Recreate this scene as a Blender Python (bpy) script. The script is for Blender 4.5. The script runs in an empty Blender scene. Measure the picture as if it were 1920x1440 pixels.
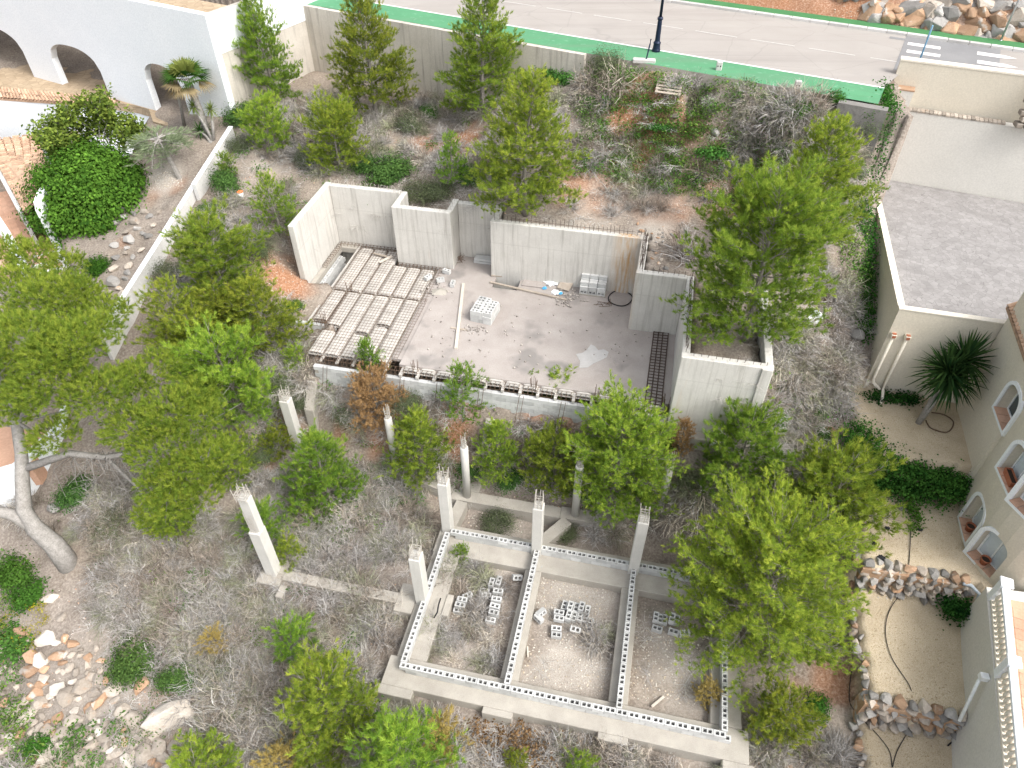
import bpy, bmesh, math, random
import numpy as np
from mathutils import Vector, Matrix, noise as mnoise
from mathutils.geometry import tessellate_polygon
R = math.radians
random.seed(11); rng = np.random.default_rng(5)
scene = bpy.context.scene
col = scene.collection
# ------------------------------------------------------------------ camera, sky, sun, exposure
CAMZ = 24.2; PITCH = 43.0; FPX = 1331.0
cam_d = bpy.data.cameras.new('camera'); cam = bpy.data.objects.new('camera', cam_d); col.objects.link(cam)
cam_d.sensor_width = 36.0; cam_d.lens = 36.0*FPX/1920.0; cam_d.clip_end = 600; cam_d.clip_start = 0.5
cam.location = (0, 0, CAMZ); cam.rotation_euler = (R(90-PITCH), 0, 0)
scene.camera = cam
SUN_EL, SUN_AZ = 50.0, 128.0          # azimuth clockwise from +Y (the viewing direction)
w = bpy.data.worlds.new('World'); scene.world = w; w.use_nodes = True
nt = w.node_tree; nt.nodes.clear()
sky = nt.nodes.new('ShaderNodeTexSky'); sky.sky_type = 'NISHITA'; sky.sun_disc = False
sky.sun_elevation = R(SUN_EL); sky.sun_rotation = R(SUN_AZ); sky.dust_density = 4.0; sky.air_density = 1.0
hs = nt.nodes.new('ShaderNodeHueSaturation'); hs.inputs['Saturation'].default_value = 0.28   # cloud-veiled, nearly white sky
bg = nt.nodes.new('ShaderNodeBackground'); bg.inputs['Strength'].default_value = 0.15
wo = nt.nodes.new('ShaderNodeOutputWorld')
nt.links.new(sky.outputs[0], hs.inputs['Color']); nt.links.new(hs.outputs[0], bg.inputs['Color']); nt.links.new(bg.outputs[0], wo.inputs['Surface'])
sl = bpy.data.lights.new('sun', 'SUN'); sl.energy = 1.0; sl.angle = R(24); sl.color = (1.0, 0.965, 0.91)
so = bpy.data.objects.new('sun', sl); col.objects.link(so)
sd = Vector((math.sin(R(SUN_AZ))*math.cos(R(SUN_EL)), math.cos(R(SUN_AZ))*math.cos(R(SUN_EL)), math.sin(R(SUN_EL))))
so.rotation_euler = sd.to_track_quat('Z', 'Y').to_euler(); so.location = (30, 20, 60)
vs = scene.view_settings; vs.view_transform = 'Standard'; vs.look = 'None'; vs.exposure = 1.25; vs.gamma = 1.0; vs.use_curve_mapping = False
scene.render.engine = 'CYCLES'; scene.render.resolution_x = 1024; scene.render.resolution_y = 768
scene.cycles.max_bounces = 6; scene.cycles.diffuse_bounces = 3; scene.cycles.transparent_max_bounces = 4

# ------------------------------------------------------------------ survey helpers (photo survey -> metres)
_d = R(PITCH); _F = np.array([0, math.cos(_d), -math.sin(_d)]); _U = np.array([0, math.sin(_d), math.cos(_d)]); _Rr = np.array([1., 0, 0])
def ray(x, y): return _F+_Rr*((x-960)/FPX)-_U*((y-720)/FPX)
def at(x, y, z):
    r = ray(x, y); t = (z-CAMZ)/r[2]; return Vector((r[0]*t, r[1]*t, z))
ANG = R(-12.3); CA, SA = math.cos(ANG), math.sin(ANG)
O0 = at(750, 1245, 0)
def B(u, v, z=0.0): return Vector((O0.x+u*CA-v*SA, O0.y+u*SA+v*CA, z))
def UV(p):
    x, y = p[0]-O0.x, p[1]-O0.y; return (x*CA+y*SA, -x*SA+y*CA)
# ------------------------------------------------------------------ object helpers
class MB:
    def __init__(s): s.v = []; s.f = []; s.m = []
    def poly(s, pts, faces, mi=0):
        o = len(s.v); s.v += [tuple(p) for p in pts]; s.f += [tuple(i+o for i in f) for f in faces]; s.m += [mi]*len(faces); return s
    def box(s, x0, x1, y0, y1, z0, z1, mi=0, fn=None):
        p = [(x0,y0,z0),(x1,y0,z0),(x1,y1,z0),(x0,y1,z0),(x0,y0,z1),(x1,y0,z1),(x1,y1,z1),(x0,y1,z1)]
        if fn: p = [fn(q) for q in p]
        return s.poly(p, [(0,3,2,1),(4,5,6,7),(0,1,5,4),(1,2,6,5),(2,3,7,6),(3,0,4,7)], mi)
    def bar(s, a, b, wd, ht=None, mi=0):
        a = Vector(a); b = Vector(b); ht = ht or wd; d = (b-a).normalized()
        up = Vector((0,0,1)) if abs(d.z) < .9 else Vector((0,1,0))
        x = d.cross(up).normalized()*wd/2; y = x.cross(d).normalized()*ht/2
        p = [a-x-y, a+x-y, a+x+y, a-x+y, b-x-y, b+x-y, b+x+y, b-x+y]
        return s.poly(p, [(0,3,2,1),(4,5,6,7),(0,1,5,4),(1,2,6,5),(2,3,7,6),(3,0,4,7)], mi)
    def tube(s, pts, rad, n=6, mi=0, cap=True):
        pts = [Vector(p) for p in pts]; k = len(pts); rad = rad if hasattr(rad, '__len__') else [rad]*k
        rings = []
        for i, p in enumerate(pts):
            d = (pts[min(i+1,k-1)]-pts[max(i-1,0)]).normalized()
            up = Vector((0,0,1)) if abs(d.z) < .95 else Vector((1,0,0))
            x = d.cross(up).normalized(); y = x.cross(d)
            rings.append([p+(x*math.cos(2*math.pi*j/n)+y*math.sin(2*math.pi*j/n))*rad[i] for j in range(n)])
        f = [(i*n+j, i*n+(j+1)%n, (i+1)*n+(j+1)%n, (i+1)*n+j) for i in range(k-1) for j in range(n)]
        if cap: f += [tuple(range(n))[::-1], tuple((k-1)*n+j for j in range(n))]
        return s.poly([q for r in rings for q in r], f, mi)
    def lathe(s, prof, c=(0,0,0), n=16, mi=0):
        o = [(c[0]+r*math.cos(2*math.pi*j/n), c[1]+r*math.sin(2*math.pi*j/n), c[2]+z) for r, z in prof for j in range(n)]
        k = len(prof); f = [(i*n+j, i*n+(j+1)%n, (i+1)*n+(j+1)%n, (i+1)*n+j) for i in range(k-1) for j in range(n)]
        if prof[0][0] > 1e-4: f.append(tuple(range(n))[::-1])
        if prof[-1][0] > 1e-4: f.append(tuple((k-1)*n+j for j in range(n)))
        return s.poly(o, f, mi)
    def prism(s, pl, z0, z1, mi=0):
        n = len(pl); p = [(q[0], q[1], z0) for q in pl]+[(q[0], q[1], z1) for q in pl]
        tri = tessellate_polygon([[Vector((q[0], q[1], 0)) for q in pl]])
        ar = sum(pl[i][0]*pl[(i+1)%n][1]-pl[(i+1)%n][0]*pl[i][1] for i in range(n))
        f = []
        for t in tri:
            a, b, c = [pl[i] for i in t]
            cr = (b[0]-a[0])*(c[1]-a[1])-(b[1]-a[1])*(c[0]-a[0])
            t = tuple(t) if cr > 0 else tuple(t)[::-1]
            f += [tuple(i+n for i in t), t[::-1]]
        for i in range(n):
            j = (i+1) % n; q = (i, j, j+n, i+n); f.append(q if ar > 0 else q[::-1])
        return s.poly(p, f, mi)
    def mesh(s, name, org=(0,0,0), smooth=False):
        me = bpy.data.meshes.new(name); o = Vector(org)
        me.from_pydata([tuple(Vector(p)-o) for p in s.v], [], s.f)
        if any(s.m): me.polygons.foreach_set('material_index', s.m)
        if smooth: me.polygons.foreach_set('use_smooth', [True]*len(me.polygons))
        me.update(); return me
def tag(o, label=None, cat=None, group=None, kind=None):
    if label: o['label'] = label
    if cat: o['category'] = cat
    if group: o['group'] = group
    if kind: o['kind'] = kind
    return o
def link(name, me, mats=None, parent=None, loc=(0,0,0), rotz=0.0, scale=1.0, smooth=None):
    o = bpy.data.objects.new(name, me); col.objects.link(o); o.location = loc; o.rotation_euler = (0,0,rotz)
    if scale != 1.0: o.scale = (scale,)*3 if not hasattr(scale, '__len__') else scale
    if parent is not None: o.parent = parent
    if mats is not None and len(me.materials) == 0:
        for m in (mats if isinstance(mats, (list, tuple)) else [mats]): me.materials.append(m)
    return o
def thing(name, label, cat, loc=(0,0,0), rotz=0.0, group=None):
    o = bpy.data.objects.new(name, None); col.objects.link(o); o.location = loc; o.rotation_euler = (0,0,rotz)
    o.empty_display_size = .2
    return tag(o, label, cat, group)
def copy_tree(o, parent=None):
    c = o.copy(); col.objects.link(c); c.parent = parent
    for ch in list(o.children): copy_tree(ch, c)
    return c
def npmesh(name, V, F, colors=None, smooth=False):
    """V (n,3), F (m,k) arrays, same k for all faces; colors (n,3) per vertex"""
    me = bpy.data.meshes.new(name); n = len(V); m, k = F.shape
    me.vertices.add(n); me.vertices.foreach_set('co', np.ascontiguousarray(V, np.float32).ravel())
    me.loops.add(m*k); me.loops.foreach_set('vertex_index', np.ascontiguousarray(F, np.int32).ravel())
    me.polygons.add(m); me.polygons.foreach_set('loop_start', np.arange(0, m*k, k, dtype=np.int32))
    me.polygons.foreach_set('loop_total', np.full(m, k, np.int32))
    if smooth: me.polygons.foreach_set('use_smooth', np.ones(m, bool))
    me.update(calc_edges=True)
    if colors is not None:
        a = me.color_attributes.new('tint', 'FLOAT_COLOR', 'POINT')
        c = np.ones((n, 4), np.float32); c[:, :3] = colors; a.data.foreach_set('color', c.ravel())
    return me
def bevel(o, wd=.02, seg=1):
    b = o.modifiers.new('bevel', 'BEVEL'); b.width = wd; b.segments = seg; b.limit_method = 'ANGLE'; return o

# ------------------------------------------------------------------ materials
def nodes(name):
    m = bpy.data.materials.new(name); m.use_nodes = True; t = m.node_tree
    b = t.nodes['Principled BSDF']; b.inputs['Specular IOR Level'].default_value = .25
    return m, t, b
def N(t, ty, **kw):
    n = t.nodes.new(ty)
    for k, v in kw.items():
        if k in n.inputs: n.inputs[k].default_value = v
        else: setattr(n, k, v)
    return n
def ramp(t, fac, stops):
    r = t.nodes.new('ShaderNodeValToRGB'); e = r.color_ramp.elements
    while len(e) < len(stops): e.new(.5)
    for i, (p, c) in enumerate(stops): e[i].position = p; e[i].color = (*c, 1) if len(c) == 3 else c
    t.links.new(fac, r.inputs[0]); return r.outputs[0]
def pos(t, scale=(1,1,1), rotz=0):
    g = N(t, 'ShaderNodeNewGeometry'); mp = N(t, 'ShaderNodeMapping'); mp.inputs['Scale'].default_value = scale; mp.inputs['Rotation'].default_value = (0,0,rotz)
    t.links.new(g.outputs['Position'], mp.inputs['Vector']); return mp.outputs[0]
def noise(t, vec, scale, detail=4, rough=.55):
    n = N(t, 'ShaderNodeTexNoise', Scale=scale, Detail=detail, Roughness=rough); t.links.new(vec, n.inputs['Vector']); return n.outputs['Fac']
def mix(t, fac, a, b, mode='MIX'):
    n = t.nodes.new('ShaderNodeMix'); n.data_type = 'RGBA'; n.blend_type = mode
    for sock, v in ((n.inputs[0], fac), (n.inputs[6], a), (n.inputs[7], b)):
        if isinstance(v, (int, float)): sock.default_value = v
        elif isinstance(v, tuple): sock.default_value = (*v, 1)
        else: t.links.new(v, sock)
    return n.outputs[2]
def bump(t, b, h, strength=.3, dist=.02):
    n = N(t, 'ShaderNodeBump', Strength=strength, Distance=dist); t.links.new(h, n.inputs['Height']); t.links.new(n.outputs[0], b.inputs['Normal'])
def mat(name, c1, c2, scale=2.0, fine=25.0, rough=.9, bstr=.25, bdist=.01, streak=None, streak_amt=(.55,.8), spot=None, spec=.2, streak_scale=(3,3,.18)):
    m, t, b = nodes(name); P = pos(t)
    c = ramp(t, noise(t, P, scale, 5, .6), [(.3, c1), (.7, c2)])
    f = noise(t, P, fine, 4, .65)
    c = mix(t, .35, c, ramp(t, f, [(.25, tuple(x*.62 for x in c1)), (.75, tuple(min(1, x*1.18) for x in c2))]))
    if streak:
        s = noise(t, pos(t, streak_scale), 1.6, 5, .65)
        c = mix(t, ramp(t, s, [(streak_amt[0], (0,0,0)), (streak_amt[1], (.75,.75,.75))]), c, streak)
    if spot:
        c = mix(t, ramp(t, noise(t, P, spot[1], 3, .5), [(spot[2], (0,0,0)), (spot[2]+.1, (.8,.8,.8))]), c, spot[0])
    t.links.new(c, b.inputs['Base Color']); b.inputs['Roughness'].default_value = rough; b.inputs['Specular IOR Level'].default_value = spec
    if bstr: bump(t, b, f, bstr, bdist)
    return m
def flat(name, c, rough=.6, metal=0.0, spec=.3, var=.12):
    m, t, b = nodes(name); P = pos(t)
    n = noise(t, P, 9, 4); cc = ramp(t, n, [(.3, tuple(x*(1-var) for x in c)), (.7, tuple(min(1, x*(1+var)) for x in c))])
    t.links.new(cc, b.inputs['Base Color']); b.inputs['Roughness'].default_value = rough; b.inputs['Metallic'].default_value = metal; b.inputs['Specular IOR Level'].default_value = spec
    return m
def foliage(name, trans=.35, hue=.03, val=.25, rough=.6):
    m, t, b = nodes(name)
    a = N(t, 'ShaderNodeAttribute', attribute_name='tint'); oi = N(t, 'ShaderNodeObjectInfo')
    h = N(t, 'ShaderNodeHueSaturation')
    mr = N(t, 'ShaderNodeMapRange'); mr.inputs[3].default_value = .5-hue; mr.inputs[4].default_value = .5+hue
    mv = N(t, 'ShaderNodeMapRange'); mv.inputs[3].default_value = 1-val; mv.inputs[4].default_value = 1+val*.6
    ml = N(t, 'ShaderNodeMath', operation='MULTIPLY'); ml.inputs[1].default_value = 7.31
    fr = N(t, 'ShaderNodeMath', operation='FRACT')
    t.links.new(oi.outputs['Random'], mr.inputs[0]); t.links.new(oi.outputs['Random'], ml.inputs[0]); t.links.new(ml.outputs[0], fr.inputs[0]); t.links.new(fr.outputs[0], mv.inputs[0])
    t.links.new(mr.outputs[0], h.inputs['Hue']); t.links.new(mv.outputs[0], h.inputs['Value']); t.links.new(a.outputs['Color'], h.inputs['Color'])
    df = N(t, 'ShaderNodeBsdfDiffuse'); tr = N(t, 'ShaderNodeBsdfTranslucent'); mx = N(t, 'ShaderNodeMixShader'); mx.inputs[0].default_value = trans
    for s in (df, tr): t.links.new(h.outputs[0], s.inputs['Color'])
    t.links.new(df.outputs[0], mx.inputs[1]); t.links.new(tr.outputs[0], mx.inputs[2])
    t.links.new(mx.outputs[0], t.nodes['Material Output'].inputs['Surface'])
    return m
def dashline(): pass
CONC = mat('board_formed_concrete', (.50,.48,.445), (.60,.58,.54), 1.2, 30, .92, .2, .01, streak=(.27,.25,.22), streak_amt=(.50,.76), streak_scale=(4.5,4.5,.22))
# faint panel joints and tie holes of the formwork, and a little rust
def formwork(m):
    t = m.node_tree; b = t.nodes['Principled BSDF']; src = b.inputs['Base Color'].links[0].from_socket
    rot = pos(t, rotz=-ANG); sp = N(t, 'ShaderNodeSeparateXYZ'); t.links.new(rot, sp.inputs[0])
    def line(sock, per, off, wd):
        a = N(t, 'ShaderNodeMath', operation='ADD'); a.inputs[1].default_value = off; t.links.new(sock, a.inputs[0])
        p = N(t, 'ShaderNodeMath', operation='PINGPONG'); p.inputs[1].default_value = per/2; t.links.new(a.outputs[0], p.inputs[0])
        c = N(t, 'ShaderNodeMath', operation='LESS_THAN'); c.inputs[1].default_value = wd; t.links.new(p.outputs[0], c.inputs[0]); return c.outputs[0]
    lx = line(sp.outputs[0], 1.5, .3, .012); ly = line(sp.outputs[1], 1.5, .5, .012); lz = line(sp.outputs[2], 2.7, -5.95, .02)
    mx1 = N(t, 'ShaderNodeMath', operation='MAXIMUM'); t.links.new(lx, mx1.inputs[0]); t.links.new(lz, mx1.inputs[1])
    mx2 = N(t, 'ShaderNodeMath', operation='MAXIMUM'); t.links.new(mx1.outputs[0], mx2.inputs[0]); t.links.new(ly, mx2.inputs[1])
    k = N(t, 'ShaderNodeMath', operation='MULTIPLY'); k.inputs[1].default_value = .2; t.links.new(mx2.outputs[0], k.inputs[0])
    c = mix(t, k.outputs[0], src, (.30,.28,.25))
    rs = ramp(t, noise(t, pos(t, (1.6,1.6,.12), .4), 1.3, 4, .6), [(.66, (0,0,0)), (.8, (.5,.5,.5))])
    c = mix(t, rs, c, (.50,.36,.22)); xc = N(t, 'ShaderNodeMath', operation='SUBTRACT'); t.links.new(sp.outputs[0], xc.inputs[0]); xc.inputs[1].default_value = 5.5+O0.x*CA+O0.y*SA
    ab = N(t, 'ShaderNodeMath', operation='ABSOLUTE'); t.links.new(xc.outputs[0], ab.inputs[0]); mr = N(t, 'ShaderNodeMapRange'); t.links.new(ab.outputs[0], mr.inputs[0])
    mr.inputs[1].default_value = .15; mr.inputs[2].default_value = .75; mr.inputs[3].default_value = 1; mr.inputs[4].default_value = 0
    sn = ramp(t, noise(t, pos(t, (3,3,.35)), 2.0, 5, .65), [(.36, (0,0,0)), (.62, (1,1,1))]); sk = N(t, 'ShaderNodeMath', operation='MULTIPLY'); t.links.new(mr.outputs[0], sk.inputs[0]); t.links.new(sn, sk.inputs[1])
    s2 = N(t, 'ShaderNodeMath', operation='MULTIPLY'); t.links.new(sk.outputs[0], s2.inputs[0]); s2.inputs[1].default_value = .95
    c = mix(t, s2.outputs[0], c, (.46,.27,.11)); t.links.new(c, b.inputs['Base Color'])
formwork(CONC)
CONC2 = mat('weathered_footing_concrete', (.30,.275,.24), (.43,.40,.35), 1.8, 34, .95, .3, .012, streak=(.27,.25,.215), streak_amt=(.58,.85))
COLM = mat('smooth_column_concrete', (.50,.485,.45), (.60,.58,.54), 1.6, 40, .9, .1, .006, streak=(.34,.32,.285), streak_amt=(.55,.85))
SLAB = mat('dusty_slab_concrete', (.29,.255,.233), (.43,.39,.362), .75, 22, .95, .2, .008, spot=((.215,.20,.188), .55, .57))
BLOCK = mat('hollow_concrete_block', (.46,.46,.45), (.58,.58,.565), 3, 60, .95, .2, .006)
VAULT = mat('vault_block_concrete', (.46,.43,.39), (.57,.54,.50), 3, 45, .95, .2, .006)
DASH = mat('worn_road_paint', (.40,.375,.35), (.58,.56,.535), 5, 40, .9, .05)
ROADW = mat('weathered_road_wall', (.44,.40,.345), (.60,.56,.50), .6, 20, .95, .3, .015, streak=(.22,.20,.175), streak_amt=(.50,.74), streak_scale=(2.6,2.6,.16))
REBAR = mat('rusty_rebar', (.10,.065,.045), (.17,.115,.08), 6, 50, .9, .2)
DARKBAR = mat('dark_rebar', (.055,.04,.035), (.10,.07,.055), 6, 50, .9, .2)
PALEBAR = mat('cement_splashed_rebar', (.36,.33,.29), (.5,.47,.42), 14, 50, .9, .2)
WHITE = mat('white_render', (.78,.81,.84), (.84,.86,.88), .5, 14, .9, .06, .006)
WHITE2 = mat('grey_stained_white_render', (.52,.51,.49), (.68,.67,.65), .8, 18, .92, .15, .01, streak=(.40,.385,.36), streak_amt=(.55,.8))
CREAM = mat('cream_render', (.60,.545,.445), (.67,.615,.515), .6, 16, .9, .08, .006, streak=(.50,.46,.38), streak_amt=(.62,.95))
CREAMCAP = mat('cream_coping', (.70,.64,.53), (.78,.72,.62), 1, 16, .9, .1)
PALEW = mat('pale_cream_wall', (.60,.58,.535), (.65,.63,.585), .5, 14, .9, .06)
ASPH = mat('sun_bleached_asphalt', (.31,.287,.264), (.365,.342,.317), .35, 40, .95, .15, .006, spot=((.31,.29,.27), 1.2, .62))
GREENP = mat('green_painted_pavement', (.075,.235,.12), (.105,.29,.155), .8, 30, .9, .1, .005, spot=((.16,.33,.21), 3.0, .60))
GREENP2 = mat('dull_green_pavement', (.05,.16,.06), (.075,.22,.09), 1.2, 20, .9, .1)
GREYA = mat('grey_asphalt', (.19,.19,.195), (.25,.25,.25), .8, 40, .9, .15)
KERB = mat('kerb_concrete', (.48,.465,.44), (.57,.555,.535), 1.5, 30, .9, .1)
LINE = mat('road_paint', (.68,.66,.63), (.80,.78,.76), 4, 40, .8, .05)
STONEC = mat('limestone', (.33,.275,.22), (.50,.445,.385), 1.4, 14, .95, .5, .03, streak=(.46,.27,.15), streak_amt=(.60,.74), streak_scale=(1.3,1.3,1.3))
STONEG = mat('grey_limestone', (.27,.255,.235), (.44,.42,.395), 1.8, 16, .95, .5, .03, spot=((.25,.24,.225), 4, .6))
STONEO = mat('ochre_stone', (.36,.21,.12), (.50,.345,.235), 1.8, 16, .95, .5, .03, spot=((.58,.55,.5), 2, .57))
GRAVEL = mat('tan_gravel', (.46,.375,.26), (.60,.51,.39), 1.2, 55, .95, .9, .02, spot=((.36,.28,.18), 1.6, .58))
WOOD = mat('grey_timber', (.30,.25,.20), (.46,.40,.34), 4, 40, .9, .2, .004)
WOODL = mat('pale_timber', (.50,.45,.38), (.62,.57,.50), 4, 40, .9, .2, .004)
BARK = mat('grey_pine_bark', (.20,.185,.168), (.38,.36,.335), 6, 24, .95, .8, .03)
TWIG = mat('twig_bark', (.17,.15,.13), (.30,.275,.25), 6, 30, .95, .2)
TERRA = mat('terracotta_floor', (.48,.28,.19), (.60,.38,.27), .8, 12, .85, .1)
TILE = mat('clay_roof_tile', (.40,.25,.165), (.62,.43,.30), 2.6, 9, .9, .3, .01, spot=((.25,.20,.165), 5, .60))
POT = flat('terracotta_pot', (.36,.13,.07), .8)
BLACKP = flat('black_plastic', (.02,.02,.022), .5)
NAVY = flat('dark_blue_cast_iron', (.012,.02,.045), .45, .3)
BLUEP = flat('blue_painted_steel', (.22,.42,.60), .5)
WHITEP = flat('white_plastic', (.78,.80,.80), .45)
GREYP = flat('grey_plastic_pipe', (.40,.45,.49), .5)
GLASS = flat('painted_sky_pane', (.55,.62,.66), .08, 0, .6, .05)  # pale blue-grey base colour stands in for sky reflected in the panes
DGLASS = flat('dark_window_pane', (.05,.075,.08), .06, 0, .6, .05)
DARK = flat('dark_void', (.03,.028,.025), .9)
ORANGE = flat('orange_lid', (.75,.19,.05), .5)
BLUEBAG = flat('blue_plastic_sheet', (.10,.42,.72), .5)
GREENBAG = flat('dark_green_plastic', (.02,.06,.045), .5)
SOILP = flat('potting_soil', (.05,.035,.025), .95)
STEEL = flat('galvanised_steel', (.45,.46,.47), .4, .6)
# crazy paving / stamped concrete: joints of a Voronoi pattern with relief
def paving(name, c1, c2, joint, scale, jw=.05):
    m, t, b = nodes(name); P = pos(t)
    v = N(t, 'ShaderNodeTexVoronoi', feature='DISTANCE_TO_EDGE', Scale=scale); t.links.new(P, v.inputs['Vector'])
    v2 = N(t, 'ShaderNodeTexVoronoi', Scale=scale); t.links.new(P, v2.inputs['Vector'])
    n = noise(t, P, 1.1, 5, .65)
    c = ramp(t, n, [(.3, c1), (.72, c2)]); sc_ = N(t, 'ShaderNodeSeparateColor'); t.links.new(v2.outputs['Color'], sc_.inputs[0]); c = mix(t, .22, c, ramp(t, sc_.outputs[0], [(0, tuple(x*.6 for x in c1)), (1, tuple(min(1,x*1.25) for x in c2))]))
    j = ramp(t, v.outputs['Distance'], [(0, (1,1,1)), (jw, (0,0,0))])
    t.links.new(mix(t, j, c, joint), b.inputs['Base Color']); b.inputs['Roughness'].default_value = .9
    bump(t, b, v.outputs['Distance'], .3, .01); return m
CRAZY = paving('crazy_stone_paving', (.34,.255,.165), (.46,.36,.25), (.27,.20,.13), 2.2)
STAMP = paving('stamped_concrete', (.225,.213,.206), (.31,.296,.287), (.165,.155,.15), 4.5, .035)
def objvar(m, lo=.84, hi=1.12):
    t = m.node_tree; b = t.nodes['Principled BSDF']; src = b.inputs['Base Color'].links[0].from_socket
    oi = N(t, 'ShaderNodeObjectInfo'); mr = N(t, 'ShaderNodeMapRange'); mr.inputs[3].default_value = lo; mr.inputs[4].default_value = hi; t.links.new(oi.outputs['Random'], mr.inputs[0])
    h = N(t, 'ShaderNodeHueSaturation'); t.links.new(src, h.inputs['Color']); t.links.new(mr.outputs[0], h.inputs['Value']); t.links.new(h.outputs[0], b.inputs['Base Color'])
for m_, lo_, hi_ in ((BLOCK,.80,1.1),(VAULT,.84,1.08),(TILE,.72,1.25),(STONEC,.60,1.15),(STONEG,.55,1.1),(STONEO,.6,1.15),(TERRA,.86,1.12),(KERB,.86,1.08)): objvar(m_, lo_, hi_)
def wear(m, ang, dark, crack):
    t = m.node_tree; b = t.nodes['Principled BSDF']; src = b.inputs['Base Color'].links[0].from_socket
    mp = pos(t, (.05,1.1,1), ang); c = mix(t, ramp(t, noise(t, mp, 1.0, 4, .6), [(.5, (0,0,0)), (.72, (.55,.55,.55))]), src, dark)
    P = pos(t); nw = N(t, 'ShaderNodeTexNoise', Scale=1.3, Detail=3.0); t.links.new(P, nw.inputs['Vector']); md = mix(t, .22, P, nw.outputs['Color'])
    v = N(t, 'ShaderNodeTexVoronoi', feature='DISTANCE_TO_EDGE', Scale=.33); t.links.new(md, v.inputs['Vector'])
    c = mix(t, ramp(t, v.outputs['Distance'], [(0, (.22,.22,.22)), (.010, (0,0,0))]), c, crack); t.links.new(c, b.inputs['Base Color'])
_ra = -math.atan2((at(1670,167,12)-at(740,12,12)).y, (at(1670,167,12)-at(740,12,12)).x)
wear(ASPH, _ra, (.24,.22,.205), (.16,.15,.14)); wear(GREENP, _ra, (.13,.21,.14), (.10,.16,.10))
PINE = foliage('pine_needles', .54, .022, .24)
LEAF = foliage('broad_leaves', .30, .012, .12)
DRY = foliage('dry_twigs', .0, .012, .22)

# ------------------------------------------------------------------ road frame
RO = at(740, 12, 12.0); _re = at(1670, 167, 12.0); RD = Vector((_re.x-RO.x, _re.y-RO.y, 0)).normalized(); RN = Vector((-RD.y, RD.x, 0))
def RP(p, q, z=12.0): return Vector((RO.x+RD.x*p+RN.x*q, RO.y+RD.y*p+RN.y*q, z))
def PQ(P):
    x, y = P[0]-RO.x, P[1]-RO.y; return (x*RD.x+y*RD.y, x*RN.x+y*RN.y)
GW = 2.1         # width of the green pavement
RW = 8.3          # carriageway
# ------------------------------------------------------------------ terrain
ctl = [(800,1200,-.8),(1050,1250,-.8),(1260,1250,-.8),(900,1400,-1.05),(1200,1430,-1.05),(700,1350,-1.1),(1450,1430,-.95),(650,1150,-.9),(500,1130,-1.0),
 (400,1200,-1.25),(300,1300,-1.6),(150,1300,-2),(60,1400,-2.5),(400,1420,-1.8),(130,1050,-.9),(50,1130,-1.6),(0,1250,-2.6),(250,1080,-.95),(560,1000,-.75),
 (700,980,-.7),(700,920,-.6),(560,855,-.35),(510,1072,-.75),(770,1130,-.85),(740,880,-.5),(875,935,-.75),(930,1000,-.8),(1080,970,-.75),(1240,965,-.5),(1330,930,.2),(1150,1000,-.75),
 (1440,820,3.2),(1490,790,3.2),(1550,760,3.6),(1500,690,4.7),(1590,640,5.2),(1560,560,6.2),(1600,450,7.5),(1600,380,8.2),(1625,300,9.2),(1600,230,10.5),
 (1560,880,1.9),(1500,950,.9),(1440,880,1.5),(1590,1000,.9),(1580,1150,.2),(1570,1300,-.5),(1540,1420,-.85),(1400,950,.3),(1300,850,2.2),(1300,1000,-.6),
 (1000,405,6.9),(1100,412,6.95),(1225,420,7.1),(1270,490,6.9),(1340,560,6.8),(1500,500,7.1),(1250,330,8.3),(1150,330,8.0),(1400,330,8.4),(1520,300,9.0),
 (1100,250,9.5),(1200,250,9.5),(1300,240,9.7),(1450,230,10.2),(1200,150,11.1),(1350,150,11.5),(1500,190,11.5),(1590,212,11.2),(1100,180,10.6),(1010,205,9.9),
 (900,190,8.8),(820,185,8.3),(700,220,8.1),(560,190,8.2),(480,220,8.0),(870,255,8.0),(800,300,7.3),(700,330,6.7),(800,370,6.2),(890,380,6.9),(640,340,6.7),(600,320,6.8),
 (520,330,6.6),(450,330,6.9),(430,420,6.0),(530,400,5.9),(520,470,5.2),(530,520,4.6),(450,560,4.5),(360,560,4.5),(300,620,3.8),(560,580,3.9),(575,640,3.3),(550,690,3.0),(450,700,2.6),(370,720,2.6),
 (480,800,1.2),(520,770,1.5),(420,860,.4),(300,900,.2),(200,960,-.1),(100,960,-.4),
 (390,330,6.5),(320,330,6.2),(300,420,5.2),(250,460,4.6),(200,520,4.2),(100,650,2.9),(0,700,2.3),(0,850,.8),(0,980,-.8)]
cp = [(*at(x,y,z)[:2], z) for x, y, z in ctl]
for u in (-7,-5,-3,-1,1,3,5,7): 
    cp += [(*B(u,9.2)[:2], .1), (*B(u,9.75)[:2], 1.5), (*B(u,10.25)[:2], 2.75)]
for u in (-9.2,): cp += [(*B(u,10.2)[:2], 2.6), (*B(u,9)[:2], .4)]
for u in (8.8,10,11.2): cp += [(*B(u,10.0)[:2], 3.1), (*B(u,8.9)[:2], 1.6)]
cp += [(*B(11.8,10.6)[:2],3.6),(*B(11.8,12.5)[:2],4.9),(*B(12.2,14.5)[:2],6.3)]
for u in (-10.6,): cp += [(*B(u,16.5)[:2],4.4),(*B(u,18)[:2],5.3),(*B(u,20)[:2],6.4)]
for p in range(-24, 8, 4): cp += [(*RP(p, -GW-.5)[:2], 8.25 if p > -12 else 7.6)]
for p, z in ((9.5,9.9),(12,10.7),(14,11.3)): cp += [(*RP(p, -GW-.5)[:2], z)]
for p in (15.5,17,18.5,20,21.5,23,24.5): cp += [(*RP(p, -GW-.3)[:2], 11.8), (*RP(p, -GW-1.3)[:2], 11.35)]
cp += [(*RP(26.5, -GW-.4)[:2], 10.9)]
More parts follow.
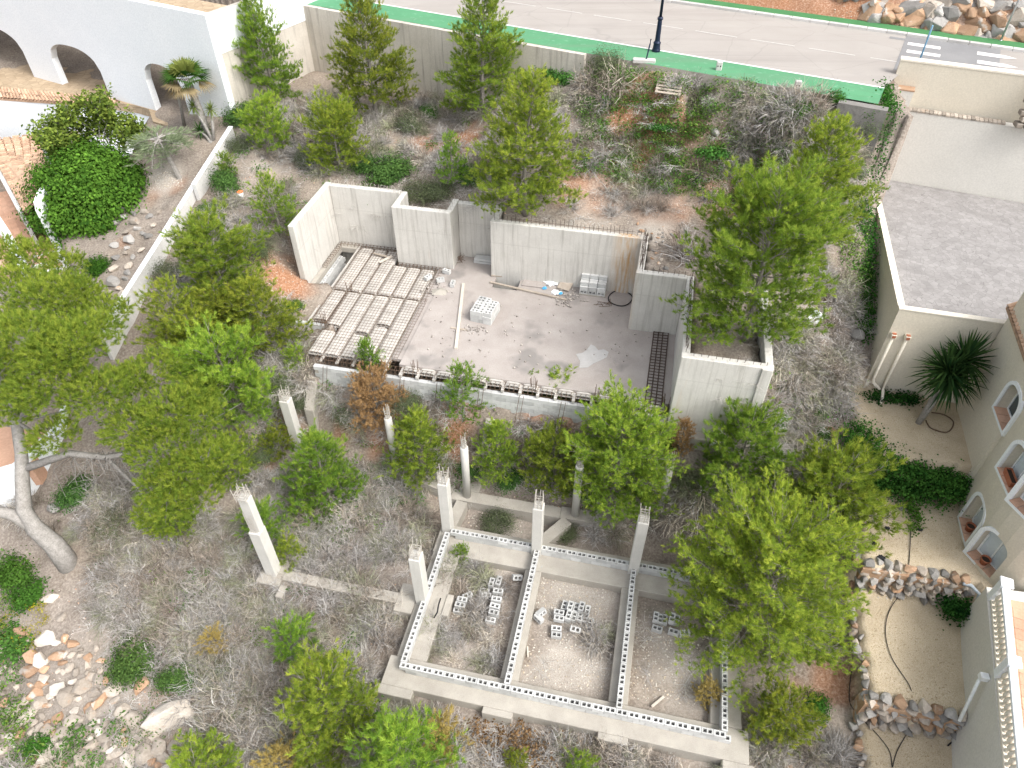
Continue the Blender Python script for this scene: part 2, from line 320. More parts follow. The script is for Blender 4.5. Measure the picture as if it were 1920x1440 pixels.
cp += [(-60,0,-4),(-40,-5,-3.5),(0,-12,-3),(25,-8,-2),(60,5,0),(-50,30,1),(-45,50,7),(50,30,6)]
cp = np.array(cp)
def tps(P, Q):
    r2 = ((P[:,None,:2]-Q[None,:,:2])**2).sum(-1); return np.where(r2 > 1e-9, r2*np.log(np.maximum(r2,1e-9))*.5, 0)
_n = len(cp); _A = np.zeros((_n+3,_n+3)); _A[:_n,:_n] = tps(cp, cp)+np.eye(_n)*.25
_A[:_n,_n] = 1; _A[:_n,_n+1:] = cp[:,:2]; _A[_n:,:_n] = _A[:_n,_n:].T
_W = np.linalg.solve(_A, np.concatenate([cp[:,2],[0,0,0]]))
def inpoly(X, Y, pl):
    ins = np.zeros(X.shape, bool); n = len(pl)
    for i in range(n):
        x0, y0 = pl[i]; x1, y1 = pl[(i+1)%n]
        c = ((y0 > Y) != (y1 > Y)) & (X < (x1-x0)*(Y-y0)/((y1-y0) if y1 != y0 else 1e-9)+x0); ins ^= c
    return ins
def vnoise(X, Y, s, seed=0):
    r = np.random.default_rng(seed); G = r.random((64,64)); x = X/s; y = Y/s
    i = np.floor(x).astype(int); j = np.floor(y).astype(int); fx = x-i; fy = y-j; fx = fx*fx*(3-2*fx); fy = fy*fy*(3-2*fy)
    g = lambda a, b: G[a % 64, b % 64]
    return (g(i,j)*(1-fx)+g(i+1,j)*fx)*(1-fy)+(g(i,j+1)*(1-fx)+g(i+1,j+1)*fx)*fy-.5
SLABPOLY = [(-9.96,15.62),(-9.96,20.02),(-5.68,20.02),(-5.68,18.70),(-3.28,18.70),(-3.28,19.98),(-.72,19.98),(-.72,18.5),(6.36,18.5),(6.36,15.73),(8.48,15.73),(8.48,10.45),(-7.1,10.45),(-7.1,12.9),(-8.3,12.9),(-8.3,15.62)]
LHZ = [tuple(at(*q)[:2]) for q in [(-110,150,6.6),(250,165,6.6),(296,205,6.6),(262,318,5.2),(210,326,5.2),(80,372,6.3),(74,400,5.8),(120,478,3.4),(168,560,2.4),(60,560,2.4),(-110,560,2.4)]]
def height(X, Y):
    X = np.asarray(X, float); Y = np.asarray(Y, float); sh = X.shape; P = np.stack([X.ravel(), Y.ravel()], 1)
    Z = np.empty(len(P))
    for k in range(0, len(P), 20000):
        q = P[k:k+20000]; Z[k:k+20000] = tps(q, cp)@_W[:_n]+_W[_n]+q@_W[_n+1:]
    Z = Z.reshape(sh); Z = np.clip(Z, -5, 11.75)
    x, y = X-O0.x, Y-O0.y; u = x*CA+y*SA; v = -x*SA+y*CA
    Z = Z+vnoise(X,Y,1.1,1)*.22+vnoise(X,Y,.45,2)*.10
    Z = np.where(inpoly(u, v, SLABPOLY), 2.6, Z)
    Z = np.where((u > 8.5) & (u < 11.22) & (v > 10.6) & (v < 15.6), 6.45+vnoise(X,Y,.8,3)*.25, Z)
    room = (u > -.3) & (u < 11.6) & (v > -.3) & (v < 6.1); Z = np.where(room, -.82+vnoise(X,Y,.6,4)*.12, Z)
    # neighbour's gravel terraces
    g = (u > 15.65) & (u < 24); 
    Z = np.where(g & (v > 10.35) & (v < 14.3), 3.5+vnoise(X,Y,.9,5)*.08, Z)
    Z = np.where(g & (v > 6.2) & (v <= 10.35), 2.0+vnoise(X,Y,.9,5)*.08, Z)
    Z = np.where(g & (v > 1.75) & (v <= 6.2), .8+vnoise(X,Y,.9,5)*.08, Z)
    Z = np.where(g & (v > -9) & (v <= 1.75), -.35+vnoise(X,Y,.9,5)*.08, Z)
    Z = np.where((u > 16.6) & (v > 14.4) & (v < 29), 3.2, Z)
    Z = np.where(inpoly(X, Y, LHZ), 1.0, Z)
    # road platform and the bank beyond it
    dx, dy = X-RO.x, Y-RO.y; p = dx*RD.x+dy*RD.y; q = dx*RN.x+dy*RN.y
    Z = np.where(q > -GW, 11.7, Z)
    bk = np.clip((q-RW-1.35)*1.15, 0, 14); Z = np.where(q > RW+1.3, 11.85+bk+vnoise(X,Y,1.3,6)*.7*np.clip(bk,0,1)+vnoise(X,Y,.5,7)*.25*np.clip(bk,0,1), Z)
    Z = np.where((u > 16.85) & (v > 14.4) & (v < 28.4-.19*(u-17)), 3.2, Z)
    return Z
GX0, GX1, GY0, GY1, GS = -42.0, 42.0, 2.0, 62.0, .2
gx = np.arange(GX0, GX1+1e-6, GS); gy = np.arange(GY0, GY1+1e-6, GS)
GXX, GYY = np.meshgrid(gx, gy); GZ = height(GXX, GYY)
def zat(x, y):
    x = np.clip((np.asarray(x, float)-GX0)/GS, 0, len(gx)-1.001); y = np.clip((np.asarray(y, float)-GY0)/GS, 0, len(gy)-1.001)
    i = x.astype(int); j = y.astype(int); fx = x-i; fy = y-j
    return (GZ[j,i]*(1-fx)+GZ[j,i+1]*fx)*(1-fy)+(GZ[j+1,i]*(1-fx)+GZ[j+1,i+1]*fx)*fy
def hits(px, py):
    px = np.atleast_1d(np.asarray(px, float)); py = np.atleast_1d(np.asarray(py, float))
    rr = _F[None]+_Rr[None]*((px-960)/FPX)[:,None]-_U[None]*((py-720)/FPX)[:,None]
    t = np.full(len(px), 14.0); done = np.zeros(len(px), bool)
    for k in range(700):
        P = rr*t[:,None]; dz = P[:,2]+CAMZ-zat(P[:,0], P[:,1]); done |= dz < 0
        t = np.where(done, t, t+.08)
        if done.all(): break
    P = rr*t[:,None]; return np.stack([P[:,0], P[:,1], zat(P[:,0], P[:,1])], 1)
def hit(px, py): return Vector(hits(px, py)[0])
# soil cover: red earth, gravel and pale rubble patches as vertex masks with shapes of their own
def blobs(lst, nz=1.0, seed=9):
    Mk = np.zeros(GXX.shape)
    for px, py, r, a in lst:
        c = hit(px, py); d = np.hypot(GXX-c.x, GYY-c.y)/r+vnoise(GXX,GYY,.5,seed)*.8*nz+vnoise(GXX,GYY,1.4,seed+1)*.8*nz
        Mk = np.maximum(Mk, a*np.clip(1.35-d, 0, 1))
    return Mk
red = blobs([(525,515,1.3,1),(545,545,.8,1),(870,265,1.2,1),(800,275,.7,.8),(780,270,.8,.7),(1190,235,1.6,1),(1215,280,1.4,1),(1185,300,1.0,.9),(1150,300,1.0,.8),(1250,390,1.2,.7),(1390,385,1.3,.8),(1080,350,.9,.7),(1280,215,.7,1),(1290,235,.6,.9),(1330,370,1.2,.6),(1350,380,1.0,.55),
   (1300,260,.6,.7),(1140,330,1.0,.5),(1120,380,1.0,.5),(860,815,.9,1),(700,840,.8,1),(690,790,.5,.9),(645,805,.5,.8),(790,830,.5,.8),(540,790,.6,.8),(1000,700+80,.5,.8),(1060,790,.5,.7),(440,1020,.5,.8),(500,880,.5,.7),
   (1550,655,.7,.6),(1530,650,.5,.6),(1490,1400-110,.5,.7),(1560,1275,.9,.8),(1540,1295,.6,.7),(340,1400,.5,.6),(300,1310,.5,.4),(215,1090,.4,.4),(180,985,.5,.4),(1400,1000-60,.6,.5),(500,330,.5,.4),(1420,180+130,.6,.6),(1440,255,.5,.6),(330,350,.5,.6),(290,360,.6,.7),(235,455,.5,.4)])
dxr, dyr = GXX-RO.x, GYY-RO.y; pr_, qr_ = dxr*RD.x+dyr*RD.y, dxr*RN.x+dyr*RN.y
red = np.where(qr_ > RW+1.2, np.clip(1.05-np.clip((pr_-24)*.10,0,.5)+vnoise(GXX,GYY,1.2,21)*.5, 0, 1), red)
uu = (GXX-O0.x)*CA+(GYY-O0.y)*SA; vv = -(GXX-O0.x)*SA+(GYY-O0.y)*CA
grav = np.where((uu > 15.65) & (uu < 24) & (vv < 14.3) & (vv > -9), 1.0, 0)
rub = blobs([(1080,1120,1.5,.9),(1050,1150,1.2,.8),(1000,1060,.8,.6),(1290,1270,1.3,.8),(1260,1200,1.0,.6),(880,1230,1.0,.6),(840,1250,.8,.6),(940,1080,.7,.7),(1050,1240,1.3,.9),(1090,1260,1.0,.9),(310,340,.9,1),(290,330,.7,1),
   (1330,1410,1.0,.7),(1230,1400,.8,.5),(1100,420,1.5,.5),(1230,430,1.0,.8),(640,975,.6,.6),(960,985,.8,.7),(780,1110,.6,.5),(180,1290,2.2,.35),(300,1390,1.5,.4),(1480,600,1.2,.5),(500,310,.8,.6),(1250,370,1.6,.4)], 1, 15)
nv = len(gx)*len(gy); ii, jj = np.meshgrid(np.arange(len(gx)-1), np.arange(len(gy)-1)); a0 = (jj*len(gx)+ii).ravel()
Fq = np.stack([a0, a0+1, a0+1+len(gx), a0+len(gx)], 1)
Vt = np.stack([GXX.ravel(), GYY.ravel(), GZ.ravel()], 1)
# carry the sheet out beyond the survey to the far distance
b_idx = np.concatenate([np.arange(len(gx)), np.arange(1,len(gy))*len(gx)+len(gx)-1, (len(gy)-1)*len(gx)+np.arange(len(gx)-2,-1,-1), np.arange(len(gy)-2,0,-1)*len(gx)])
ctr = np.array([0, 30.]); ov = Vt[b_idx].copy(); dr = ov[:,:2]-ctr; ov[:,:2] = ctr+dr*9; ov[:,2] = np.where(ov[:,1] > 60, 40, np.where(ov[:,1] < 0, -45, ov[:,2]))
k = len(b_idx); Fo = np.stack([b_idx, nv+np.arange(k), nv+(np.arange(k)+1)%k, np.roll(b_idx,-1)], 1)[:, ::-1]
cc = np.zeros((nv+k,3)); cc[:nv,0] = red.ravel(); cc[:nv,1] = grav.ravel(); cc[:nv,2] = rub.ravel()
gm = npmesh('ground', np.concatenate([Vt, ov]), np.concatenate([Fq, Fo]), cc, True)
def soil():
    m, t, b = nodes('dry_hillside_soil'); P = pos(t)
    a = N(t, 'ShaderNodeAttribute', attribute_name='tint'); s = N(t, 'ShaderNodeSeparateColor'); t.links.new(a.outputs['Color'], s.inputs[0])
    n1 = noise(t, P, .9, 6, .65); n2 = noise(t, P, 11, 5, .7); n3 = noise(t, P, 38, 4, .7)
    c = ramp(t, n1, [(.3, (.15,.122,.098)), (.5, (.25,.21,.175)), (.72, (.38,.33,.285))])
    c = mix(t, .55, c, ramp(t, n2, [(.3, (.10,.08,.064)), (.5, (.25,.215,.185)), (.72, (.48,.44,.39))]))
    c = mix(t, ramp(t, noise(t, P, .28, 4, .6), [(.45, (0,0,0)), (.66, (.45,.45,.45))]), c, ramp(t, n2, [(.3, (.17,.125,.085)), (.6, (.35,.29,.225)), (.75, (.5,.44,.365))]))
    rd = ramp(t, n2, [(.25, (.20,.085,.045)), (.5, (.34,.175,.10)), (.68, (.47,.31,.22)), (.8, (.6,.5,.42))])
    c = mix(t, s.outputs[0], c, rd)
    gv = ramp(t, n3, [(.25, (.27,.20,.125)), (.45, (.50,.41,.285)), (.7, (.66,.58,.46))])
    gv = mix(t, ramp(t, noise(t, P, .8, 5, .6), [(.45, (0,0,0)), (.75, (.55,.55,.55))]), gv, (.34,.265,.17))
    c = mix(t, s.outputs[1], c, gv)
    rb = ramp(t, n3, [(.3, (.24,.20,.165)), (.5, (.44,.395,.34)), (.65, (.62,.59,.55))])
    f2 = N(t, 'ShaderNodeMath', operation='MULTIPLY'); t.links.new(s.outputs[2], f2.inputs[0]); f2.inputs[1].default_value = .85
    c = mix(t, f2.outputs[0], c, rb)
    t.links.new(c, b.inputs['Base Color']); b.inputs['Roughness'].default_value = 1; b.inputs['Specular IOR Level'].default_value = .1
    bump(t, b, n2, .7, .06); return m
tag(link('ground', gm, soil()), kind='structure')

# ------------------------------------------------------------------ road, pavement, kerb, markings
def strip(q0, q1, z, p0=-45, p1=60, n=210):
    V = []; 
    wa, wb = PQ(B(16.6,27.75)), PQ(B(30,25.2))
    for i in range(n+1):
        p = p0+(p1-p0)*i/n; qm = wa[1]+(p-wa[0])*(wb[1]-wa[1])/(wb[0]-wa[0])+.02 if p > wa[0] else -99
        a_, b_ = max(q0, min(qm, 7)), max(q1, min(qm+.01, 7.01)); V += [RP(p,a_,z), RP(p,b_,z)]
    return V, [(2*i, 2*i+2, 2*i+3, 2*i+1) for i in range(n)]
road = tag(link('road', MB().poly(*strip(0, RW, 12.0)).mesh('road'), ASPH), kind='structure')
gp = MB(); gp.poly(*strip(-GW, 0, 12.004, -45, PQ(B(16.6,27.75))[0]-.02)); 
pv = tag(link('pavement', gp.mesh('pavement'), GREENP), kind='structure')
ed = MB(); q = [RP(p, -GW, z) for p in np.linspace(6.5,24,40) for z in (12.004, 11.3)]; ed.poly([Vector((*(P+RN*(.0))[:2], P.z)) for P in q], [(2*i,2*i+1,2*i+3,2*i+2) for i in range(39)])
link('pavement_edge', ed.mesh('pavement_edge'), CONC2, pv)
V, F = strip(-.07, .07, 12.009, -45, PQ(B(16.6,27.75))[0]-.02); link('edge_line', MB().poly(V, F).mesh('edge_line'), LINE, road)
pq = PQ(at(1304, 58, 12)); per = (PQ(at(1632,108,12))[0]-pq[0])/3.0
dm = MB(); dm.box(0, per*.76, -.045, .045, 0, .004); dme = dm.mesh('lane_dash')
for i in range(-8, 4):
    P = RP(pq[0]+i*per, pq[1], 12.006)
    link('lane_dash', dme, DASH, road, P, math.atan2(RD.y, RD.x))
# far kerb of separate stones
km = MB(); km.box(0, .985, 0, .28, -.2, .14); kme = km.mesh('kerb_stone'); kme.materials.append(KERB)
kb = tag(link('kerb', MB().poly(*strip(RW+.02, RW+.26, 12.02)).mesh('kerb'), KERB), kind='structure')
p = PQ(at(1230,0,12))[0]-4
while p < 38:
    bevel(link('kerb_stone', kme, None, kb, RP(p, RW, 12.0), math.atan2(RD.y, RD.x)), .02); p += 1.0
tag(link('far_pavement', MB().poly(*strip(RW+.285, RW+1.25, 12.12)).mesh('far_pavement'), GREENP2), kind='structure')
# raised crossing: grey patch with white bars and arrow heads
ca = PQ(at(1695,80,12))[0]; cb = PQ(at(1875,105,12))[0]
V = [RP(ca,2.6,12.012), RP(cb,4.0,12.012), RP(cb,RW-.05,12.012), RP(ca,RW-.05,12.012)]
link('grey_crossing', MB().poly(V, [(0,1,2,3)]).mesh('grey_crossing'), GREYA, road)
for i, (x, y) in enumerate([(1702,82),(1700,96),(1832,100),(1832,116)]):
    p0, q0 = PQ(at(x, y, 12)); mb = MB(); L = 1.55
    if i < 2: mb.poly([RP(p0,q0-.22,12.017), RP(p0+L,q0-.22,12.017), RP(p0+L,q0+.22,12.017), RP(p0,q0+.22,12.017)], [(0,1,2,3)])
    else: mb.poly([RP(p0,q0-.25,12.017), RP(p0+L*.8,q0-.25,12.017), RP(p0+L*1.15,q0,12.017), RP(p0+L*.8,q0+.25,12.017), RP(p0,q0+.25,12.017)], [(0,1,2,3,4)])
    link('crossing_bar', mb.mesh('crossing_bar'), LINE, road)
# drain patch
p0, q0 = PQ(at(1668,70,12)); mb = MB(); mb.poly([RP(p0,q0-.2,12.01), RP(p0+2.2,q0-.2,12.01), RP(p0+2.2,q0+.15,12.01), RP(p0,q0+.15,12.01)], [(0,1,2,3)])
link('asphalt_patch', mb.mesh('asphalt_patch'), GREYA, road)
# road retaining wall (tall concrete wall that drops from the pavement into the plot)
rw = thing('road_retaining_wall', 'long streaked concrete wall holding up the green pavement', 'wall', RP(-8, -GW-.3, 7.0), 0)
o = rw.location.copy()
def rwseg(p0, p1, zt, q0=-GW-.32, q1=-GW-.02):
    mb = MB(); pl = [RP(p0,q0), RP(p1,q0), RP(p1,q1), RP(p0,q1)]; mb.prism([(a.x,a.y) for a in pl], 6.2, zt); return mb.mesh('wall_panel', o)
pe = PQ(at(1100, 100, 12))[0]; pst = PQ(at(505, 0, 12))[0]-.5; nseg = 5
for i in range(nseg):
    link('wall_panel', rwseg(pst+(pe-pst)*i/nseg+.008, pst+(pe-pst)*(i+1)/nseg-.008, 12.0-.012*(i%2)), ROADW, rw)
# broken end of the wall beside the pale garage
mb = MB(); a = PQ(at(1575,185,12))[0]; b2 = PQ(at(1668,198,12))[0]
mb.prism([tuple(RP(a,-GW-.5)[:2]), tuple(RP(b2,-GW-.5)[:2]), tuple(RP(b2,-GW-.03)[:2]), tuple(RP(a,-GW-.03)[:2])], 9.8, 11.95)
tag(link('rough_wall', mb.mesh('rough_wall', RP(a,-GW,9.8)), STONEG, None, RP(a,-GW,9.8)), 'short rough stone wall end under the green pavement beside the pale garage', 'wall')

# ------------------------------------------------------------------ unfinished house: concrete retaining walls
def fthing(name, label, cat, u, v, z, group=None): return thing(name, label, cat, B(u,v,z), ANG, group)
def fpart(name, mb, m, par, u, v, z, smooth=False): return link(name, mb.mesh(name, (u,v,z), smooth), m, par)
rt = fthing('retaining_wall', 'tall stepped pale concrete retaining wall enclosing the slab', 'wall', -9.8, 15.6, 3.0); ro = (-9.8,15.6,3.0)
WALLS = [(-9.98,-9.68,15.6,20.04,2.6,7.22),(-9.675,-5.96,19.72,20.03,2.4,7.2),(-5.955,-3.0,18.42,18.72,2.4,7.15),(-5.95,-5.66,18.725,20.05,2.4,7.14),(-3.3,-3.005,18.725,20.02,2.4,7.05),
 (-3.0,-1.0,19.70,20.0,2.4,7.0),(-.995,-.70,18.52,20.01,2.4,6.98),(-1.0,6.36,18.2,18.515,2.4,7.08),(6.08,6.38,15.76,18.195,2.4,7.0),(6.06,8.2,15.45,15.755,2.4,7.06),
 (8.2,8.5,10.62,15.75,2.4,7.03),(8.18,11.5,10.3,10.615,2.9,7.06),(11.2,11.5,10.62,15.4,3.0,7.02)]
for i, (a,b_,c,d,e,f) in enumerate(WALLS):
    mb = MB(); n = max(1, int((b_-a)/1.2)); mb.box(a,b_,c,d,e,f)
    bevel(fpart('wall_panel', mb, CONC, rt, *ro), .025)
mb = MB(); mb.box(11.08,11.46,10.22,10.3,3.0,7.04); bevel(fpart('pilaster', mb, CONC, rt, *ro), .015)
mb = MB(); mb.box(8.3,11.7,9.85,10.298,2.7,3.35); bevel(fpart('footing_ledge', mb, CONC2, rt, *ro), .03)
# starter bars along the wall tops
mb = MB()
def bars(u0,v0,u1,v1,z,sp,h,bend=0.0,rad=.009):
    L = math.hypot(u1-u0,v1-v0); n = int(L/sp)
    for i in range(n):
        t = (i+.5)/n; u = u0+(u1-u0)*t+random.uniform(-.03,.03); v = v0+(v1-v0)*t+random.uniform(-.02,.02); hh = h*random.uniform(.6,1.25)
        p = [(u,v,z-.03),(u+random.uniform(-.03,.03),v+random.uniform(-.03,.03),z+hh)]
        if bend: p.append((u+random.uniform(-.5,1)*bend*.6, v+random.uniform(-.6,.6)*bend, z+hh*random.uniform(.75,1.05)))
        mb.tube(p, rad, 4)
bars(-9.7,19.9,-6.0,19.9,7.2,.17,.28,.22,.012); bars(-5.95,18.6,-5.9,20,7.14,.2,.55); bars(-5.9,18.57,-3.1,18.57,7.14,.28,.16); bars(-3.15,18.6,-3.15,19.9,7.05,.22,.3)
fpart('pale_starter_bars', mb, PALEBAR, rt, *ro)['kind'] = 'stuff'
mb = MB()
bars(-.9,18.38,6.3,18.38,7.08,.19,.38); bars(6.2,15.8,6.2,18.4,7.0,.16,.55); bars(6.3,15.8,6.3,18.4,7.0,.16,.5); bars(6.2,15.6,8.2,15.6,7.06,.2,.36); bars(8.35,10.6,8.35,15.6,7.03,.17,.35)
bars(8.5,10.46,11.4,10.46,7.06,.25,.2); bars(-2.9,19.85,-1.1,19.85,7.0,.3,.15)
for u0,v0,u1,v1,z in [(6.15,15.8,6.15,18.3,7.35),(6.27,15.8,6.27,18.3,7.3),(8.3,10.7,8.3,15.5,7.25),(8.4,10.7,8.4,15.5,7.22),(0,18.4,6.2,18.4,7.25)]: mb.tube([(u0,v0,z),((u0+u1)/2,(v0+v1)/2,z-.04),(u1,v1,z+.02)], .009, 4)
for i in range(16): mb.tube([(-10.0,15.6,3.6+i*.22),(-10.25,15.62,3.62+i*.22+random.uniform(-.05,.05))], .010, 4)
mb.tube([(-10.1,15.6,3.2),(-10.08,15.6,7.1)], .012, 4)
fpart('dark_starter_bars', mb, DARKBAR, rt, *ro)['kind'] = 'stuff'

# ------------------------------------------------------------------ slab with joists and vault blocks
ZS = 4.0
fs = fthing('floor_slab', 'half poured concrete floor slab with exposed joists and vault blocks', 'floor slab', -8.4, 10.5, 3.6); fo = (-8.4,10.5,3.6)
mb = MB()
for a,b_,c,d in [(-3.32,-.75,10.92,18.418),(-3.0,-1.0,18.42,19.69),(-.748,.5,10.92,17.3),(.502,6.078,10.92,18.198),(6.08,8.198,10.92,15.448)]: mb.box(a,b_,c,d,ZS-.16,ZS)
fpart('poured_topping', mb, SLAB, fs, *fo)
# repair patch of fresh mortar
mb = MB(); P = [(UV(at(x,y,ZS))) for x,y in [(1080,664),(1092,662),(1100,656),(1108,646),(1116,650),(1122,657),(1132,655),(1141,660),(1138,670),(1126,676),(1112,682),(1102,689),(1086,690),(1088,678)]]
mb.prism(P, ZS+.002, ZS+.008); fpart('mortar_patch', mb, mat('fresh_mortar', (.40,.385,.37), (.50,.485,.47), 3, 40, .95, .2), fs, *fo)
JP = .745; J0 = -8.35
jm = MB(); 
def joist(u, v0, v1):
    m_ = MB(); m_.box(u-.06,u+.06,v0,v1,ZS-.26,ZS-.19); m_.box(u-.03,u+.03,v0+.01,v1-.01,ZS-.188,ZS-.15); fpart('joist', m_, VAULT, fs, *fo)
    r = MB()
    for du in (-.028,.028): r.tube([(u+du,v0+.05,ZS-.10),(u+du+random.uniform(-.01,.01),v1-.05,ZS-.10)], .008, 4)
    fpart('joist_bars', r, REBAR, fs, *fo)
# one vault block: arched top, three cells
def vault_mesh(ln=.247, wd=.66, h=.2):
    m_ = MB(); pr = [(-wd/2,.0),(-wd/2,h*.55),(-wd*.42,h*.86),(-wd*.27,h),(wd*.27,h),(wd*.42,h*.86),(wd/2,h*.55),(wd/2,0)]
    inner = [(-wd/2+.03,.03),(-wd/2+.03,h*.52),(-wd*.40,h*.70),(-wd*.27,h-.035),(wd*.27,h-.035),(wd*.40,h*.70),(wd/2-.03,h*.52),(wd/2-.03,.03)]
    n = 8; pts = [(x,0,z) for x,z in pr]+[(x,ln,z) for x,z in pr]+[(x,0,z) for x,z in inner]+[(x,ln,z) for x,z in inner]; f = []
    for i in range(n):
        j = (i+1)%n; f += [(i,i+n,j+n,j), (i+2*n,j+2*n,j+3*n,i+3*n), (i,j,j+2*n,i+2*n), (i+n,i+3*n,j+3*n,j+n)]
    m_.poly(pts, [q[::-1] for q in f])
    for x in (-wd*.17,wd*.17): m_.box(x-.015,x+.015,.003,ln-.003,.028,h-.034)
    return m_.mesh('vault_block')
vm = vault_mesh(); vm.materials.append(VAULT)
def vault_row(r, v0, v1, skip=()):
    u = J0+JP*(r+.5); n = int((v1-v0)/.25); k = 0
    for i in range(n):
        if i in skip: continue
        o = link('vault_block', vm, None, fs, (u-fo[0], v0+i*.25-fo[1], ZS-.225-fo[2]+random.uniform(-.004,.004)))
        o.rotation_euler = (0, 0, random.uniform(-.006,.006))
for r in range(6):
    vb = 19.4 if r < 3 else 18.2
    n_ = int((vb-15.62)/.25); vault_row(r, 15.62, 15.62+n_*.25+.01, ())
fr0 = [13.22, 10.97, 10.97, 10.97, 10.97, 10.97]
for r in range(6):
    n = int((15.48-fr0[r])/.25); sk = {1:(6,7), 3:(6,), 4:(9,)}.get(r, ())
    vault_row(r, fr0[r], fr0[r]+n*.25, sk)
for r in range(7):
    u = J0+JP*r; joist(u, 15.65, 19.55 if r < 3 else 18.35); joist(u, 10.62 if r > 1 else 12.95, 15.45)
# cross beam, edge ledges
mb = MB(); mb.box(-8.5,-3.4,15.44,15.66,ZS-.42,ZS-.14); fpart('cross_beam', mb, CONC2, fs, *fo)
mb = MB(); mb.box(-8.5,-8.42,13.0,19.55,ZS-.3,ZS-.06); fpart('edge_beam', mb, VAULT, fs, *fo)
mb = MB(); mb.box(-3.78,-3.325,11.3,18.4,ZS-.2,ZS-.06); fpart('side_ledge', mb, SLAB, fs, *fo)
mb = MB(); mb.box(-9.6,-8.55,19.25,19.7,ZS-.35,ZS-.08); mb.box(-9.65,-9.4,15.8,19.24,ZS-.35,ZS-.10); fpart('wall_ledge', mb, CONC2, fs, *fo)
# welded mesh over the vault blocks, thin bars, one part
mb = MB(); z = ZS+.004
def mesh_area(u0,u1,v0,v1):
    u = u0
    while u < u1: mb.bar((u,v0,z),(u,v1,z),.010,.008); u += .155
    v = v0
    while v < v1: mb.bar((u0,v,z+.006),(u1,v,z+.006),.010,.008); v += .2
mesh_area(-8.3,-6.15,15.7,19.3); mesh_area(-6.1,-3.5,15.7,18.1); mesh_area(-8.3,-7.6,13.1,15.4); mesh_area(-7.55,-3.5,10.9,15.4)
fpart('welded_mesh', mb, REBAR, fs, *fo)['kind'] = 'stuff'
# reinforcement cages of the edge beams
mb = MB()
def cage(u0,v0,u1,v1,z0,z1,wd,sp=.2,r=.009):
    L = math.hypot(u1-u0,v1-v0); d = ((u1-u0)/L,(v1-v0)/L); nx = (-d[1],d[0])
    for s in (-1,1):
        for zz in (z0,z1): mb.tube([(u0+nx[0]*wd/2*s,v0+nx[1]*wd/2*s,zz),(u1+nx[0]*wd/2*s,v1+nx[1]*wd/2*s,zz+random.uniform(-.02,.02))], r, 4)
    k = 0
    while k*sp < L:
        c = (u0+d[0]*k*sp,v0+d[1]*k*sp); q = [(c[0]+nx[0]*wd/2*a,c[1]+nx[1]*wd/2*a,zz) for a,zz in ((-1,z0),(1,z0),(1,z1),(-1,z1),(-1,z0))]
        for i in range(4): mb.bar(q[i],q[i+1],r*1.5)
        k += 1
cage(-7.0,10.62,8.0,10.62,ZS-.22,ZS+.02,.24); cage(-8.4,15.55,-3.5,15.55,ZS-.14,ZS+.02,.16); cage(-9.5,19.5,-5.9,19.5,ZS-.1,ZS+.05,.2); cage(-9.5,17.3,-9.5,19.5,ZS-.1,ZS+.05,.18); cage(-5.9,18.3,-3.2,18.3,ZS-.1,ZS+.03,.16); cage(-8.2,13.0,-7.4,13.0,ZS-.2,ZS+.02,.2); cage(-7.5,12.9,-7.5,15.5,ZS-.12,ZS+.02,.14)
for c in [(-7.45,15.6),(-7.7,13.0),(-2.55,10.75),(2.6,10.72),(5.2,10.72),(8.0,10.8)]:
    for k in range(9): a = random.uniform(0,6.28); mb.tube([(c[0]+.1*math.cos(a),c[1]+.1*math.sin(a),ZS-.2),(c[0]+.16*math.cos(a),c[1]+.16*math.sin(a),ZS+random.uniform(.3,.6))], .009, 4)
fpart('beam_cages', mb, REBAR, fs, *fo)['kind'] = 'stuff'
# joist ends bridging the gap over the block wall, with short vault blocks behind
for k in range(7, 23):
    u = J0+JP*k
    if u > 8.0: break
    m_ = MB(); m_.box(u-.06,u+.06,10.42,11.1,ZS-.26,ZS-.13); fpart('joist', m_, VAULT, fs, *fo)
    if u+.7 < 8.1: link('vault_block', vm, None, fs, (u+JP/2-fo[0], 10.67-fo[1], ZS-.225-fo[2]))
# ------------------------------------------------------------------ block walls
def solid_block(L=.39, T=.2, H=.19):
    m_ = MB(); m_.box(0,L,0,T,0,H); me = m_.mesh('block'); me.materials.append(BLOCK); return me
def hollow_block(L=.39, T=.2, H=.195, hole=.115):
    m_ = MB(); xs = [0,.055,.055+hole,L-.055-hole,L-.055,L]; y0 = (T-hole)/2; ys = [0,y0,T-y0,T]
    P = []; 
    for zz in (0,H): P += [(x,y,zz) for y in ys for x in xs]
    F = []; nx = 6
    for i in range(5):
        for j in range(3):
            if j == 1 and i in (1,3): continue
            a = j*nx+i; F += [(24+a,24+a+1,24+a+nx+1,24+a+nx), (a,a+nx,a+nx+1,a+1)]
    m_.poly(P, F)
    out = [(0,0),(L,0),(L,T),(0,T)]
    for i in range(4):
        a, b_ = out[i], out[(i+1)%4]; m_.poly([(*a,0),(*b_,0),(*b_,H),(*a,H)], [(0,1,2,3)])
    for x0,x1 in ((xs[1],xs[2]),(xs[3],xs[4])):
        q = [(x0,ys[1]),(x0,ys[2]),(x1,ys[2]),(x1,ys[1])]
        for i in range(4):
            a, b_ = q[i], q[(i+1)%4]; m_.poly([(*a,0),(*b_,0),(*b_,H),(*a,H)], [(0,1,2,3)])
    me = m_.mesh('block'); me.materials.append(BLOCK); return me
SB = solid_block(); HB = hollow_block()
